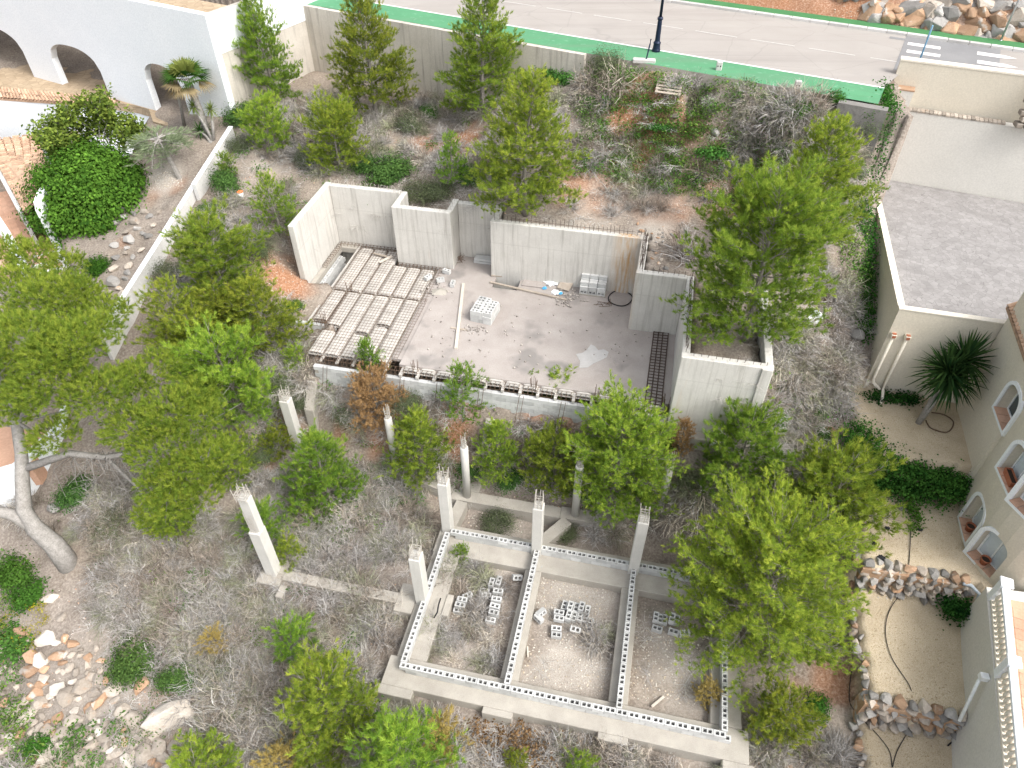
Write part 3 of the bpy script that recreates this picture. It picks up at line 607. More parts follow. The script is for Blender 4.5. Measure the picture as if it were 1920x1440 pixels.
def block_run(par, org, u0, v0, L, axis, z, me, off=0.0, name='block', step=.4, end=None):
    n = int(round(L/step)); s = 0.0
    for i in range(n):
        x = i*step+off
        if x+.2 > L: break
        uu_, vv_ = (u0+x, v0) if axis == 'u' else (u0, v0+x)
        o = link(name, me, None, par, (uu_-org[0], vv_-org[1], z-org[2]), 0 if axis == 'u' else math.pi/2)
        if axis == 'v': o.location.x += .2
        o.rotation_euler.z += random.uniform(-.008,.008); o.location.z += random.uniform(0,.002)
cw = fthing('block_wall', 'long grey concrete block wall carrying the front edge of the slab', 'wall', -7.1, 10.35, 2.5); co = (-7.1,10.35,2.5)
mb = MB(); mb.box(-7.08,8.17,10.375,10.53,2.4,3.66); fpart('mortar_core', mb, CONC2, cw, *co)
for c in range(5): block_run(cw, co, -7.1+(.2 if c%2 else 0), 10.35, 15.2-(.2 if c%2 else 0), 'u', 2.68+c*.2, SB)
mb = MB()
for k in range(9):
    u = -6.6+k*1.75+random.uniform(-.1,.1)
    for du in (-.09,.09): mb.tube([(u+du,10.32,3.8),(u+du-.12,9.95,2.5)], .011, 4)
fpart('hanging_bars', mb, REBAR, cw, *co)['kind'] = 'stuff'
c2 = fthing('block_wall', 'short low block wall jutting out at the open left end of the slab', 'wall', -9.3, 12.9, 3.0); o2 = (-9.3,12.9,3.0)
for c in range(4): block_run(c2, o2, -9.3+(.2 if c%2 else 0), 12.9, 2.0, 'u', 3.02+c*.2, SB)
mb = MB(); mb.box(-9.28,-7.4,12.92,13.08,2.8,3.78); fpart('mortar_core', mb, CONC2, c2, *o2)
c3 = fthing('block_wall', 'narrow hollow block wall inside the pit beside the left retaining wall', 'wall', -9.35, 15.8, 3.0); o3 = (-9.35,15.8,3.0)
for c in range(4): block_run(c3, o3, -9.35, 15.8, 3.2, 'v', 2.9+c*.2, HB if c == 3 else SB, .2 if c%2 else 0)

# ------------------------------------------------------------------ foundations: strip footings, block walls, columns
ft = fthing('strip_footing', 'grey concrete strip footing with stepped pads under the hollow block rooms', 'footing', 0, 0, -.85); fto = (0,0,-.85)
FZ = -.41
FT = [(-.55,12.0,-.62,.45,-.002),(-.32,.78,.452,5.2,0),(-.35,11.6,4.95,6.35,-.001),(3.5,4.15,.455,4.945,-.006),(7.32,7.98,.455,4.945,-.004),(10.75,11.78,.455,4.945,-.003),
  (-.72,.65,-.95,-.622,.003),(3.15,4.2,-.85,-.622,.003),(7.1,8.1,-.86,-.622,.004),(11.15,12.15,-1.15,-.622,.004),(-1.05,-.322,2.1,3.3,.05),(.782,1.05,2.3,3.2,.05),(11.602,12.1,5.5,6.3,.0)]
for a,b_,c,d,dz in FT:
    mb = MB(); mb.box(a,b_,c,d,-1.25,FZ+dz); bevel(fpart('footing_segment', mb, CONC2, ft, *fto), .02)
gb = fthing('ground_beam', 'pale concrete ground beam linking the lone tilted corner column to the block rooms', 'beam', -5.7, 2.4, -.8); gbo = (-5.7,2.4,-.8)
for i,(a,b_) in enumerate([(-5.75,-4.3),(-4.295,-2.9),(-2.895,-1.055)]):
    mb = MB(); mb.box(a,b_,2.42+.01*(i%2),2.86,-1.1,-.36-.012*(i%2)); bevel(fpart('beam_segment', mb, CONC2, gb, *gbo), .02)
mb = MB(); mb.box(-6.75,-5.755,2.15,3.35,-1.2,-.42); bevel(fpart('pad', mb, CONC2, gb, *gbo), .03)
mb = MB(); mb.box(-6.2,-5.5,3.4,4.3,-1.2,-.36); bevel(fpart('pad', mb, CONC2, gb, *gbo), .03)
mb = MB(); mb.box(-5.755,-5.45,1.75,2.415,-1.2,-.5); bevel(fpart('pad', mb, CONC2, gb, *gbo), .03)
# bay footing under the round columns
bf = fthing('bay_footing', 'weathered concrete footing strip zigzagging under the round columns', 'footing', 0, 7.9, -.8); bfo = (0,7.9,-.8)
def strip_uv(a, b_, wd, z1, z0=-1.2):
    d = Vector((b_[0]-a[0], b_[1]-a[1])).normalized(); n = Vector((-d.y,d.x))*wd/2; a = Vector(a); b_ = Vector(b_)
    return [tuple(a-n), tuple(b_-n), tuple(b_+n), tuple(a+n)], z0, z1
for i,(a,b_,wd) in enumerate([((-3.6,8.9),(-.4,8.15),.5),((-.4,7.95),(4.4,7.95),.55),((.15,7.65),(.0,6.36),.5),((4.75,7.65),(3.9,6.36),.5),((4.4,8.0),(7.2,8.1),.6),((-7.9,9.2),(-3.6,9.0),.4)]):
    mb = MB(); mb.prism(*strip_uv(a,b_,wd,-.40-.004*i)); bevel(fpart('footing_segment', mb, CONC2, bf, *bfo), .02)
mb = MB(); mb.box(-.15,.75,8.24,9.2,-1.2,-.38); bevel(fpart('pad', mb, CONC2, bf, *bfo), .03)
rooms = [('front', 'front hollow block wall of the three roofless rooms', 0.0, -.1, 11.2, 'u'), ('back', 'rear hollow block wall of the rooms running between the square columns', .2, 5.72, 10.8, 'u'),
 ('left', 'hollow block wall of the rooms nearest the white neighbouring house', -.02, .12, 5.5, 'v'), ('m1', 'inner hollow block wall between the weedy room and the rubble room', 3.72, .12, 5.6, 'v'),
 ('m2', 'inner hollow block wall running to the square column beside the big pine', 7.58, .12, 5.6, 'v'), ('right', 'hollow block wall of the rooms beside the gravel terraces', 11.05, .12, 5.6, 'v')]
for i,(k_, lab, u0, v0, L, ax) in enumerate(rooms):
    t_ = fthing('hollow_block_wall', lab, 'wall', u0, v0, FZ, 'hollow block walls of the roofless rooms'); org = (u0,v0,FZ)
    for c in range(2): block_run(t_, org, u0, v0, L, ax, FZ+.005+c*.2, HB, .2 if c == 0 else 0)
# columns
def square_column(u, v, w_, d_, z0, z1, label, cagez=.5, notch=None):
    t_ = fthing('square_column', label, 'column', u, v, z0, 'square concrete columns with bare rebar'); og = (u,v,z0)
    mb = MB()
    if notch:
        mb.box(u-w_/2,u+w_/2,v-d_/2,v+d_/2,z0,notch); bevel(fpart('shaft', mb, COLM, t_, *og), .02)
        mb = MB(); mb.box(u-w_/2+.03,u+w_/2-.02,v-d_/2+.12,v+d_/2-.02,notch+.001,z1); bevel(fpart('upper_shaft', mb, COLM, t_, *og), .02)
    else:
        mb.box(u-w_/2,u+w_/2,v-d_/2,v+d_/2,z0,z1); bevel(fpart('shaft', mb, COLM, t_, *og), .02)
    mb_ = MB()
    a, b_ = w_/2-.05, d_/2-.05
    for x,y in ((-a,-b_),(0,-b_),(a,-b_),(-a,b_),(0,b_),(a,b_),(-a,0),(a,0)):
        mb_.tube([(u+x,v+y,z1-.05),(u+x+random.uniform(-.05,.05),v+y+random.uniform(-.05,.05),z1+.1+cagez*random.uniform(.7,1.35))], .016, 4)
    for k in range(3):
        zz = z1+.08+k*.14; q = [(u-a,v-b_,zz),(u+a,v-b_,zz),(u+a,v+b_,zz),(u-a,v+b_,zz)]
        for i in range(4): mb_.bar(q[i],q[(i+1)%4],.022)
    if notch:
        for x in (-.13,-.04,.05,.13): mb_.tube([(u+x,v-d_/2+.07,notch-.02),(u+x+random.uniform(-.02,.02),v-d_/2+.05,notch+random.uniform(.8,1.3))], .012, 4)
        for k in range(4): mb_.bar((u-.15,v-d_/2+.05,notch+.1+k*.22),(u+.15,v-d_/2+.05,notch+.13+k*.22),.014)
    fpart('rebar_cage', mb_, PALEBAR, t_, *og); return t_
def round_column(u, v, z0, z1, label, r=.165):
    t_ = fthing('round_column', label, 'column', u, v, z0, 'round concrete columns of the bay'); og = (u,v,z0)
    mb = MB(); mb.lathe([(r,z0),(r,z1-.02),(r-.02,z1)], (u,v,0), 20); fpart('shaft', mb, COLM, t_, *og, smooth=False)
    for pl in t_.children[0].data.polygons: pl.use_smooth = len(pl.vertices) == 4
    mb = MB()
    for k in range(6):
        a = k*1.047; mb.tube([(u+.1*math.cos(a),v+.1*math.sin(a),z1-.05),(u+.11*math.cos(a)+random.uniform(-.04,.04),v+.11*math.sin(a),z1+random.uniform(.45,.8))], .015, 4)
    for k in range(3):
        zz = z1+.07+.13*k; q = [(u+.11*math.cos(j*1.047),v+.11*math.sin(j*1.047),zz) for j in range(6)]
        for i in range(6): mb.bar(q[i],q[(i+1)%6],.02)
    fpart('rebar_cage', mb, PALEBAR, t_, *og); return t_
square_column(-6.25,2.75,.46,.46,-.55,4.2,'lone tall square column with bared rebar slots at the end of the ground beam',.5,notch=2.35)
square_column(-.06,2.75,.42,.46,-.5,2.65,'square column standing midway along the left block wall of the rooms')
square_column(-.02,6.1,.40,.42,-.5,2.75,'square column at the rear left corner of the block rooms')
square_column(3.78,5.85,.40,.42,-.5,2.6,'square column where the inner block wall meets the rear wall of rooms',.6)
square_column(7.68,5.8,.40,.42,-.5,2.95,'square column on the rear wall next to the biggest pine')
square_column(-7.8,8.75,.42,.42,-.4,3.05,'square column rising left of the dead brown pine below the slab')
round_column(-3.25,8.85,-.5,2.8,'round column in front of the dead brown pine'); round_column(.3,7.98,-.5,2.75,'round column with bare rebar on the zigzag footing')
round_column(5.02,8.0,-.5,2.75,'round column half hidden behind the bushy pine below the slab'); round_column(8.5,8.8,-.5,2.9,'round column beside the brown dead shrub and grey brush')
# leaning concrete piers below the slab
def pier(u, v, z0, z1, label, w_=.5, d_=.35, slope=.5):
    t_ = fthing('concrete_pier', label, 'pier', u, v, z0, 'stub piers under the slab front'); mb = MB()
    p = [(u-w_/2,v-d_/2,z0),(u+w_/2,v-d_/2,z0),(u+w_/2,v+d_/2+.6,z0),(u-w_/2,v+d_/2+.6,z0),(u-w_/2,v-d_/2,z1),(u+w_/2,v-d_/2,z1),(u+w_/2,v+d_/2+.6,z1+slope),(u-w_/2,v+d_/2+.6,z1+slope)]
    mb.poly(p, [(0,3,2,1),(4,5,6,7),(0,1,5,4),(1,2,6,5),(2,3,7,6),(3,0,4,7)]); bevel(fpart('pier_body', mb, CONC2, t_, u, v, z0), .03)
pier(.9,9.3,-.4,1.7,'short concrete stub pier beside the red earth bank',.42,.3,.8); pier(-2.3,9.6,-.2,2.0,'short concrete stub pier behind the round column near the dead pine',.5,.3,.6)
pier(-7.25,9.5,-.3,1.9,'short concrete stub pier behind the square column left of the dead pine',.45,.3,1.0)

# ------------------------------------------------------------------ shared house helpers
def cut(o, cutters):
    """cut openings out of a mesh object for good (cutters are thrown away)"""
    for c in cutters:
        m_ = o.modifiers.new('b', 'BOOLEAN'); m_.object = c; m_.operation = 'DIFFERENCE'; m_.solver = 'EXACT'
    dg = bpy.context.evaluated_depsgraph_get(); me = bpy.data.meshes.new_from_object(o.evaluated_get(dg)); old = o.data
    o.modifiers.clear(); o.data = me; me.name = old.name
    for c in cutters: d = c.data; bpy.data.objects.remove(c); bpy.data.meshes.remove(d)
    bpy.data.meshes.remove(old)
def wallpoly(mb, pts, th, zb, zt):
    """vertical wall along world points; zt list or number; thickness th to the left of travel"""
    for i in range(len(pts)-1):
        a, b_ = Vector(pts[i][:2]), Vector(pts[i+1][:2]); d = (b_-a).normalized(); n = Vector((-d.y,d.x))*th
        za, zc = (zt[i], zt[i+1]) if hasattr(zt, '__len__') else (zt, zt); ba, bc = (zb[i], zb[i+1]) if hasattr(zb, '__len__') else (zb, zb)
        p = [(*a,ba),(*b_,bc),(*(b_+n),bc),(*(a+n),ba),(*a,za),(*b_,zc),(*(b_+n),zc),(*(a+n),za)]
        mb.poly(p, [(0,3,2,1),(4,5,6,7),(0,1,5,4),(1,2,6,5),(2,3,7,6),(3,0,4,7)])
    return mb
tm = MB(); n = 7; pts = []
for y, r in ((0,.10),(.42,.085)):
    for e in (0,.018): pts += [((r-e)*math.cos(math.pi*j/n), y, (r-e)*math.sin(math.pi*j/n)) for j in range(n+1)]
k = n+1; f = []
for j in range(n): f += [(j,j+1,2*k+j+1,2*k+j), (k+j,3*k+j,3*k+j+1,k+j+1), (j,k+j,k+j+1,j+1), (2*k+j,2*k+j+1,3*k+j+1,3*k+j)]
tm.poly(pts, f); TM = tm.mesh('roof_tile'); TM.materials.append(TILE)
def tile_roof(par, org, H1, H2, L1, L2, sp=.23, ln=.36, maxn=300):
    """clay tiles laid in courses on the plane H1-H2 (high edge) / L1-L2 (eave), plus the boarding below"""
    H1,H2,L1,L2 = map(Vector, (H1,H2,L1,L2)); o = Vector(org)
    nE = int((H2-H1).length/sp); nS = max(2, int(((L1-H1).length+(L2-H2).length)/2/ln)); c = 0
    mb = MB(); dz = Vector((0,0,.05)); mb.poly([H1-dz-o,H2-dz-o,L2-dz-o,L1-dz-o,H1-dz*3-o,H2-dz*3-o,L2-dz*3-o,L1-dz*3-o], [(0,1,2,3),(7,6,5,4),(0,4,5,1),(1,5,6,2),(2,6,7,3),(3,7,4,0)])
    link('roof_deck', mb.mesh('roof_deck'), TILE, par)
    for j in range(nS):
        for i in range(nE):
            if c >= maxn: return
            e = (i+.5)/nE; a = H1.lerp(H2,e); b_ = L1.lerp(L2,e); p = b_.lerp(a, j/nS); d = (a-b_).normalized(); x = (H2-H1).normalized()
            z = x.cross(d).normalized(); z = z if z.z > 0 else -z; x = d.cross(z)
            M_ = Matrix((x, d, z)).transposed().to_4x4(); M_.translation = p-o+z*(.012*(j%2)+random.uniform(-.012,.012))
            t_ = link('roof_tile', TM, None, par); t_.matrix_local = M_ @ Matrix.Rotation(random.uniform(-.04,.04), 4, 'Z') @ Matrix.Scale(random.uniform(.96,1.1), 4); c += 1
# ------------------------------------------------------------------ white neighbouring house (left)
LA = Vector((-15.75,39.5,0)); LDr = Vector((-.875,.484,0)).normalized(); LN = Vector((-LDr.y,LDr.x,0)); LN = LN if LN.y < 0 else -LN
def L_(s, t, z): return LA+LDr*s+LN*t+Vector((0,0,z))
wh = thing('white_house', 'large white rendered house with three arches and clay tile roofs', 'house', L_(8,0,4)); who = wh.location.copy()
def wpart(name, mb, m, par=None, smooth=False): return link(name, mb.mesh(name, who, smooth), m, par or wh)
ARCH = [(3.6,6.6,9.95),(10.7,15.3,9.75),(18.2,23.2,9.75)]
def archz(s):
    for a,b_,zt in ARCH:
        if a <= s <= b_:
            x = (s-(a+b_)/2)/((b_-a)/2); return zt-1.15*(1-math.sqrt(max(0,1-abs(x)**2.4)))
    return None
mb = MB(); ZT = 13.2; ss = sorted(set([0,30]+[x for a in ARCH for x in a[:2]]+[a[0]+(a[1]-a[0])*k/18 for a in ARCH for k in range(19)]))
for s0,s1 in zip(ss, ss[1:]):
    m_ = (s0+s1)/2; ins = archz(m_) is not None
    z0, z1 = (archz(s0),archz(s1)) if ins else (5.0,5.0)
    for t in (0,-.42):
        q = [L_(s0,t,z0),L_(s1,t,z1),L_(s1,t,ZT),L_(s0,t,ZT)]; mb.poly(q, [(0,1,2,3) if t else (3,2,1,0)])
    if ins: mb.poly([L_(s0,0,z0),L_(s1,0,z1),L_(s1,-.42,z1),L_(s0,-.42,z0)], [(0,1,2,3)])
    mb.poly([L_(s0,0,ZT),L_(s1,0,ZT),L_(s1,-.42,ZT),L_(s0,-.42,ZT)], [(0,3,2,1)])
for a,b_,zt in ARCH:
    for s in (a,b_): mb.poly([L_(s,0,5),L_(s,-.42,5),L_(s,-.42,archz(s)),L_(s,0,archz(s))], [(0,1,2,3)])
mb.poly([L_(0,0,5),L_(0,-.42,5),L_(0,-.42,ZT),L_(0,0,ZT)], [(0,1,2,3)])
wpart('arcade_wall', mb, WHITE)
mb = MB(); wallpoly(mb, [L_(0,-.423,0),L_(0,-9,0)], .35, 5, ZT-.02); wpart('side_wall', mb, ROADW)
mb = MB(); wallpoly(mb, [L_(-.005,-.3,0),L_(-.005,-9,0)], -.02, 11.2, ZT-.01); wpart('whitewash_band', mb, WHITE)
mb = MB(); mb.prism([tuple(L_(s,t,0)[:2]) for s,t in ((.36,-.425),(30,-.425),(30,-4.2),(.36,-4.2))], 12.0, 12.3); wpart('roof_terrace', mb, CRAZY)  # roof shaped to stop short, so open sky behind lights the gallery floor
mb = MB(); mb.prism([tuple(L_(s,t,0)[:2]) for s,t in ((.36,1.2),(5.5,1.2),(7.2,.05),(8.5,.05),(30,4.6),(30,-12),(.36,-12))], 6.5, 7.0); wpart('gallery_floor', mb, CRAZY)
mb = MB(); wallpoly(mb, [L_(.36,-12.1,0),L_(30,-12.1,0)], .3, 6.5, 12.0); wpart('gallery_back_wall', mb, WHITE2)
# lower wings
a, b_ = at(-70,184,6.6), at(288,206,6.6)
mb = MB(); wallpoly(mb, [a,b_], .3, 2.5, 6.6); wpart('parapet_wall', mb, WHITE)
tile_roof(wh, who, at(-60,158,7.15), at(215,186,7.15), at(-60,180,6.75), at(240,200,6.75), .24, .4, 140)
c = at(262,322,5.0); mb = MB(); wallpoly(mb, [at(286,207,6.6),at(300,240,6.3),at(285,300,5.5),c], .3, 3.5, [6.58,6.2,5.6,5.0]); wpart('stepped_wall', mb, WHITE)
mb = MB(); wallpoly(mb, [at(150,215,6.2),at(210,320,5.0),at(255,332,4.9)], .3, 3.0, [6.2,5.3,5.0]); wpart('garden_stair_wall', mb, WHITE)
H1,H2,L1,L2 = at(152,243,6.3),at(72,368,6.3),at(-28,262,5.5),at(46,396,5.5)
tile_roof(wh, who, H1, H2, L1, L2, .235, .37)
mb = MB(); wallpoly(mb, [H1+Vector((.2,.5,0)), H2, at(66,384,6.1), at(70,402,5.8)], .35, 2.2, [6.55,6.5,6.3,6.0]); wpart('gable_wall', mb, WHITE)
e1, e2 = at(-20,282,5.35), at(38,388,5.35); mb = MB(); wallpoly(mb, [e1,e2], -.2, 3.0, 5.3); wpart('porch_wall', mb, WHITE2)
ch = at(112,308,6.2); mb = MB(); d = (H2-H1); d.z = 0; d.normalize(); nx = Vector((-d.y,d.x,0))
def chb(m_, a0,a1,b0,b1,z0,z1): m_.poly([ch+d*x+nx*y+Vector((0,0,z-6.2)) for z in (z0,z1) for x,y in ((a0,b0),(a1,b0),(a1,b1),(a0,b1))], [(0,3,2,1),(4,5,6,7),(0,1,5,4),(1,2,6,5),(2,3,7,6),(3,0,4,7)])
chb(mb,-.42,.42,-.36,.36,5.2,7.75); chb(mb,-.5,.5,-.44,.44,7.752,7.85); cho = wpart('chimney', mb, WHITE); bevel(cho,.04)
for k in range(2):
    for s in (-1,1):
        m_ = MB(); chb(m_, -.22+k*.32,-.10+k*.32, .358*s, .37*s, 7.25, 7.6); link('vent', m_.mesh('vent', who), DARK, cho)
mb = MB(); mb.prism([tuple(at(x,y,5.0)[:2]) for x,y in ((165,262),(292,232),(266,324),(205,332),(90,392))], 1.0, 5.0); wpart('white_garden_terrace', mb, WHITE)
# terracotta terrace of separate tiles, parapets, steps, glazed door
ft_c = [at(x,y,3.0) for x,y in ((-60,372),(50,350),(118,478),(25,500),(-60,520))]
mb = MB(); mb.prism([(p.x,p.y) for p in ft_c], 2.2, 2.985); fl = wpart('terrace_floor', mb, TERRA)
t0 = at(30,360,3.0); td = (at(118,478,3.0)-at(50,350,3.0)); td.z = 0; td.normalize(); tn = Vector((td.y,-td.x,0)); tn = tn if tn.x < 0 else -tn
tl = MB(); tl.box(0,.335,0,.335,-.01,.012); tlm = tl.mesh('floor_tile'); tlm.materials.append(TERRA); pc = [(p.x,p.y) for p in ft_c]
for i in range(22):
    for j in range(14):
        c = at(50,350,3.0)+td*(i*.345)+tn*(j*.345)
        if inpoly(np.array([c.x+(td.x+tn.x)*.17]), np.array([c.y+(td.y+tn.y)*.17]), pc)[0]:
            o = link('floor_tile', tlm, None, fl, c+Vector((0,0,.003))-who, math.atan2(td.y,td.x))
            if tn.dot(Vector((-td.y,td.x,0))) < 0: o.location += tn*.335
mb = MB(); wallpoly(mb, [at(-30,390,3.9),at(2,440,3.9),at(60,548,3.4)], .45, 1.5, [3.95,3.9,3.3]); wpart('terrace_parapet', mb, WHITE)
mb = MB(); wallpoly(mb, [at(96,445,3.5),at(118,480,3.4),at(170,560,2.4)], .45, 1.5, [3.6,3.45,2.5]); wpart('terrace_parapet', mb, WHITE)
for k in range(5):
    a, b_ = at(62-k*1,484+k*16,2.9-k*.17), at(114+k*6,470+k*15,2.9-k*.17); mb = MB(); wallpoly(mb, [a,b_], -.12, 1.2, 3.0-k*.17); wpart('step_edge', mb, WHITE)
    mb = MB(); wallpoly(mb, [a+td*.13,b_+td*.13], -.35, 1.2, 2.97-(k+1)*.17); wpart('step_tread', mb, TERRA)
dr_ = wpart('glazed_door', MB().poly([at(-14,300,3.02),at(22,362,3.02),at(22,362,3.02)+Vector((0,0,2.1)),at(-14,300,3.02)+Vector((0,0,2.1))], [(0,1,2,3)]), DGLASS)
mb = MB(); wallpoly(mb, [at(-18,290,3.0),at(23,366,3.0)], -.1, 2.9, 3.25); wpart('door_sill', mb, WHITE)
# lower apron of the left plot seen through the big pine
mb = MB(); mb.prism([tuple(at(x,y,1.2)[:2]) for x,y in ((-80,640),(30,650),(110,800),(60,880),(-80,900))], .2, 1.35); wpart('lower_terrace', mb, TERRA)
mb = MB(); wallpoly(mb, [at(-60,905,1.6),at(30,878,1.6),at(115,800,1.7),at(130,760,1.9)], .35, -.6, [1.6,1.6,1.7,1.9]); wpart('lower_parapet', mb, WHITE)
# boundary wall between the plots
bw = thing('boundary_wall', 'long sloping white garden wall between the plot and white house', 'wall', at(213,592,4.0)); bo = bw.location.copy()
BP = [(436,238,8.15),(366,347,6.95),(366,348,6.7),(290,470,5.75),(212,592,4.85),(190,628,4.5)]
for i,(a,b_) in enumerate([(0,1),(2,3),(3,4),(4,5)]):
    A_, B_ = at(*BP[a]), at(*BP[b_]); mb = MB(); wallpoly(mb, [A_,B_], -.2, [A_.z-1.7,B_.z-1.7], [A_.z,B_.z]); link('wall_section', mb.mesh('wall_section', bo), WHITE2, bw)
    mb = MB(); dd = (B_-A_); dd.z = 0; dd.normalize(); nn = Vector((-dd.y,dd.x,0))*.02
    wallpoly(mb, [A_+nn,B_+nn], -.24, [A_.z+.002,B_.z+.002], [A_.z+.035,B_.z+.035]); link('whitewashed_coping', mb.mesh('whitewashed_coping', bo), WHITE, bw)

# ------------------------------------------------------------------ cream garage and house (right)
gr = thing('cream_garage', 'cream flat-topped garage with stamped concrete deck and pale rear wall', 'garage', B(16.2,14.2,3.4), ANG); go = (16.2,14.2,3.4)
def gpart(name, mb, m, smooth=False, par=None): return link(name, mb.mesh(name, go, smooth), m, par or gr)
mb = MB(); mb.prism([(16.2,14.2),(21.8,13.98),(24.5,25.15),(17.1,26.6),(16.95,28.4),(16.82,28.4)], 2.6, 7.12); gpart('garage_body', mb, CREAM)
mb = MB(); mb.prism([(16.45,14.43),(21.7,14.22),(24.3,25.16),(17.12,26.55)], 7.121, 7.16); gpart('stamped_deck', mb, STAMP)
def wl(mb, pts, th, z0, z1): wallpoly(mb, [Vector((*p,0)) for p in pts], th, z0, z1); return mb
gpart('front_parapet', wl(MB(), [(16.2,14.2),(21.8,13.98)], .22, 7.122, 7.66), CREAM); gpart('front_coping', wl(MB(), [(16.18,14.18),(21.8,13.96)], .26, 7.662, 7.71), CREAMCAP)
gpart('side_parapet', wl(MB(), [(16.86,28.1),(16.2,14.43)], .22, 7.122, 7.64), CREAM); gpart('side_coping', wl(MB(), [(16.84,28.1),(16.18,14.45)], .26, 7.642, 7.69), CREAMCAP)
gpart('rear_wall', wl(MB(), [(16.95,26.63),(24.5,25.2)], .45, 7.0, 10.6), PALEW)
mb = MB(); wallpoly(mb, [Vector((16.6,26.7,0)),Vector((17.55,26.515,0))], .55, 7.0, 11.5); gpart('corner_pier', mb, PALEW)
mb = MB(); mb.prism([(16.45,26.75),(16.94,26.66),(17.0,29.2),(16.5,29.2)], 3.0, 11.48); gpart('side_pier', mb, PALEW)
gpart('upper_wall', wl(MB(), [(16.7,27.26),(24.5,25.76)], .4, 7.0, 12.62), CREAM); gpart('upper_coping', wl(MB(), [(16.68,27.24),(24.5,25.74)], .46, 12.622, 12.7), CREAMCAP)
gpart('pier_coping', wl(MB(), [(16.6,26.68),(17.57,26.495)], .57, 11.502, 11.56), STONEO)
sm = MB(); sm.box(0,.16,0,.42,0,.07); sme = sm.mesh('coping_stone'); sme.materials.append(STONEC)
ln = math.hypot(24.5-17.6,25.2-26.5); k = 0
while k*.18 < 4.1:
    t = .09*2*k/ln; x = 17.62+(24.5-17.6)*t; y = 26.5+(25.2-26.5)*t
    o = link('coping_stone', sme, None, gr, (x-go[0],y-go[1]-.02,10.602-go[2]+random.uniform(0,.02)), math.atan2(25.2-26.5,6.9)+random.uniform(-.05,.05)); k += 1
# stone clad buttress at the frame edge
for i in range(5):
    for j in range(8):
        m_ = MB(); x = 21.85+i*.36+random.uniform(-.04,.04)+(.18 if j%2 else 0); z = 10.75+j*.26
        y = 25.68-(x-21.85)*.19-.12-.0*j; w2, h2 = .34*random.uniform(.8,1), .24*random.uniform(.85,1)
        m_.box(x,x+w2,y-.45+.05*j,y,z,z+h2); bevel(gpart('cladding_stone', m_, random.choice([STONEC,STONEG,STONEC])), .03)
# drain spouts and downpipes on the garage front
for i,u in enumerate((16.36,16.88)):
    m_ = MB(); m_.box(u-.1,u+.1,13.95,14.17,6.42,6.60); bx_ = gpart('spout_box', m_, CREAMCAP); bevel(bx_,.015)
    m_ = MB(); m_.box(u-.07,u+.07,13.94,13.948,6.45,6.57); m_.box(u-.075,u+.075,13.97,14.1,6.601,6.625); gpart('spout_tile', m_, POT)
    m_ = MB(); m_.tube([(u,14.05,6.42),(u,14.05,4.2),(u+.05,13.98,4.05),(u+.35+.1*i,13.85,3.85)] if i == 0 else [(u,14.05,6.42),(u,14.05,4.0),(u,13.95,3.8),(u-.05,13.5,3.6),(u-.12,13.35,3.45)], .062, 10); gpart('downpipe', m_, CREAMCAP, True)
hs_ = thing('cream_house', 'cream rendered house with rounded bay, arched windows and balustraded terrace', 'house', B(19.6,10,2), ANG); ho = (19.6,10,2)
def hpart(name, mb, m, smooth=False, par=None): return link(name, mb.mesh(name, ho, smooth), m, par or hs_)
bay = [(19.75,10.2),(19.55,9.6),(19.42,9.1),(19.36,8.6),(19.34,8.1),(19.38,7.6),(19.48,7.15),(19.68,6.7),(19.95,6.3),(20.3,5.95),(20.8,5.65),(21.6,5.45)]
mb = MB(); mb.prism([(19.82,13.95),(19.63,10.25)]+bay+[(25,5.3),(25,13.9)], .2, 9.6)
body = hpart('house_walls', mb, CREAM)
def wdir(u, v):  # outward normal of the wall at a window
    return None
WIN = [(19.40,8.42,2.22,3.85,1.15,-.04,'pot'),(19.62,6.98,2.15,3.8,1.1,.52,'pot'),(19.37,8.2,5.35,6.85,1.15,.05,'planter'),(19.6,6.95,5.3,6.8,1.0,.5,'none'),(19.66,10.75,5.85,7.25,1.25,-.03,'dark')]
def arch_pts(wd, h, grow=0.0, n=8):
    w2 = wd/2+grow; r = wd*.42+grow; top = h+grow; p = [(-w2,-grow),(w2,-grow),(w2,top-r)]
    p += [(w2-r+r*math.cos(k*math.pi/2/n), top-r+r*math.sin(k*math.pi/2/n)) for k in range(1,n+1)]
    p += [(-w2+r+r*math.cos(math.pi/2+k*math.pi/2/n), top-r+r*math.sin(math.pi/2+k*math.pi/2/n)) for k in range(0,n+1)]
    return p
cutters = []; specs = []
for u,v,z0,z1,wd,an,kind in WIN:
    T_ = Matrix.Translation((u-ho[0],v-ho[1],z0-ho[2])) @ Matrix.Rotation(math.pi/2+an, 4, 'Z')   # local -Y... x along wall, y outward
    pr_a = arch_pts(wd, z1-z0); m_ = MB(); nA = len(pr_a)
    P = [T_ @ Vector((x,y,z)) for y in (.6,-.42) for x,z in pr_a]
    m_.poly(P, [tuple(range(nA)), tuple(range(2*nA-1,nA-1,-1))]+[(i,i+nA,(i+1)%nA+nA,(i+1)%nA) for i in range(nA)])
    me = m_.mesh('cut'); bm = bmesh.new(); bm.from_mesh(me); bmesh.ops.recalc_face_normals(bm, faces=bm.faces); bm.to_mesh(me); bm.free()
    c = bpy.data.objects.new('cut', me); col.objects.link(c); c.parent = hs_; cutters.append(c); specs.append((T_, wd, z1-z0, kind))
bpy.context.view_layer.update()
cut(body, cutters)
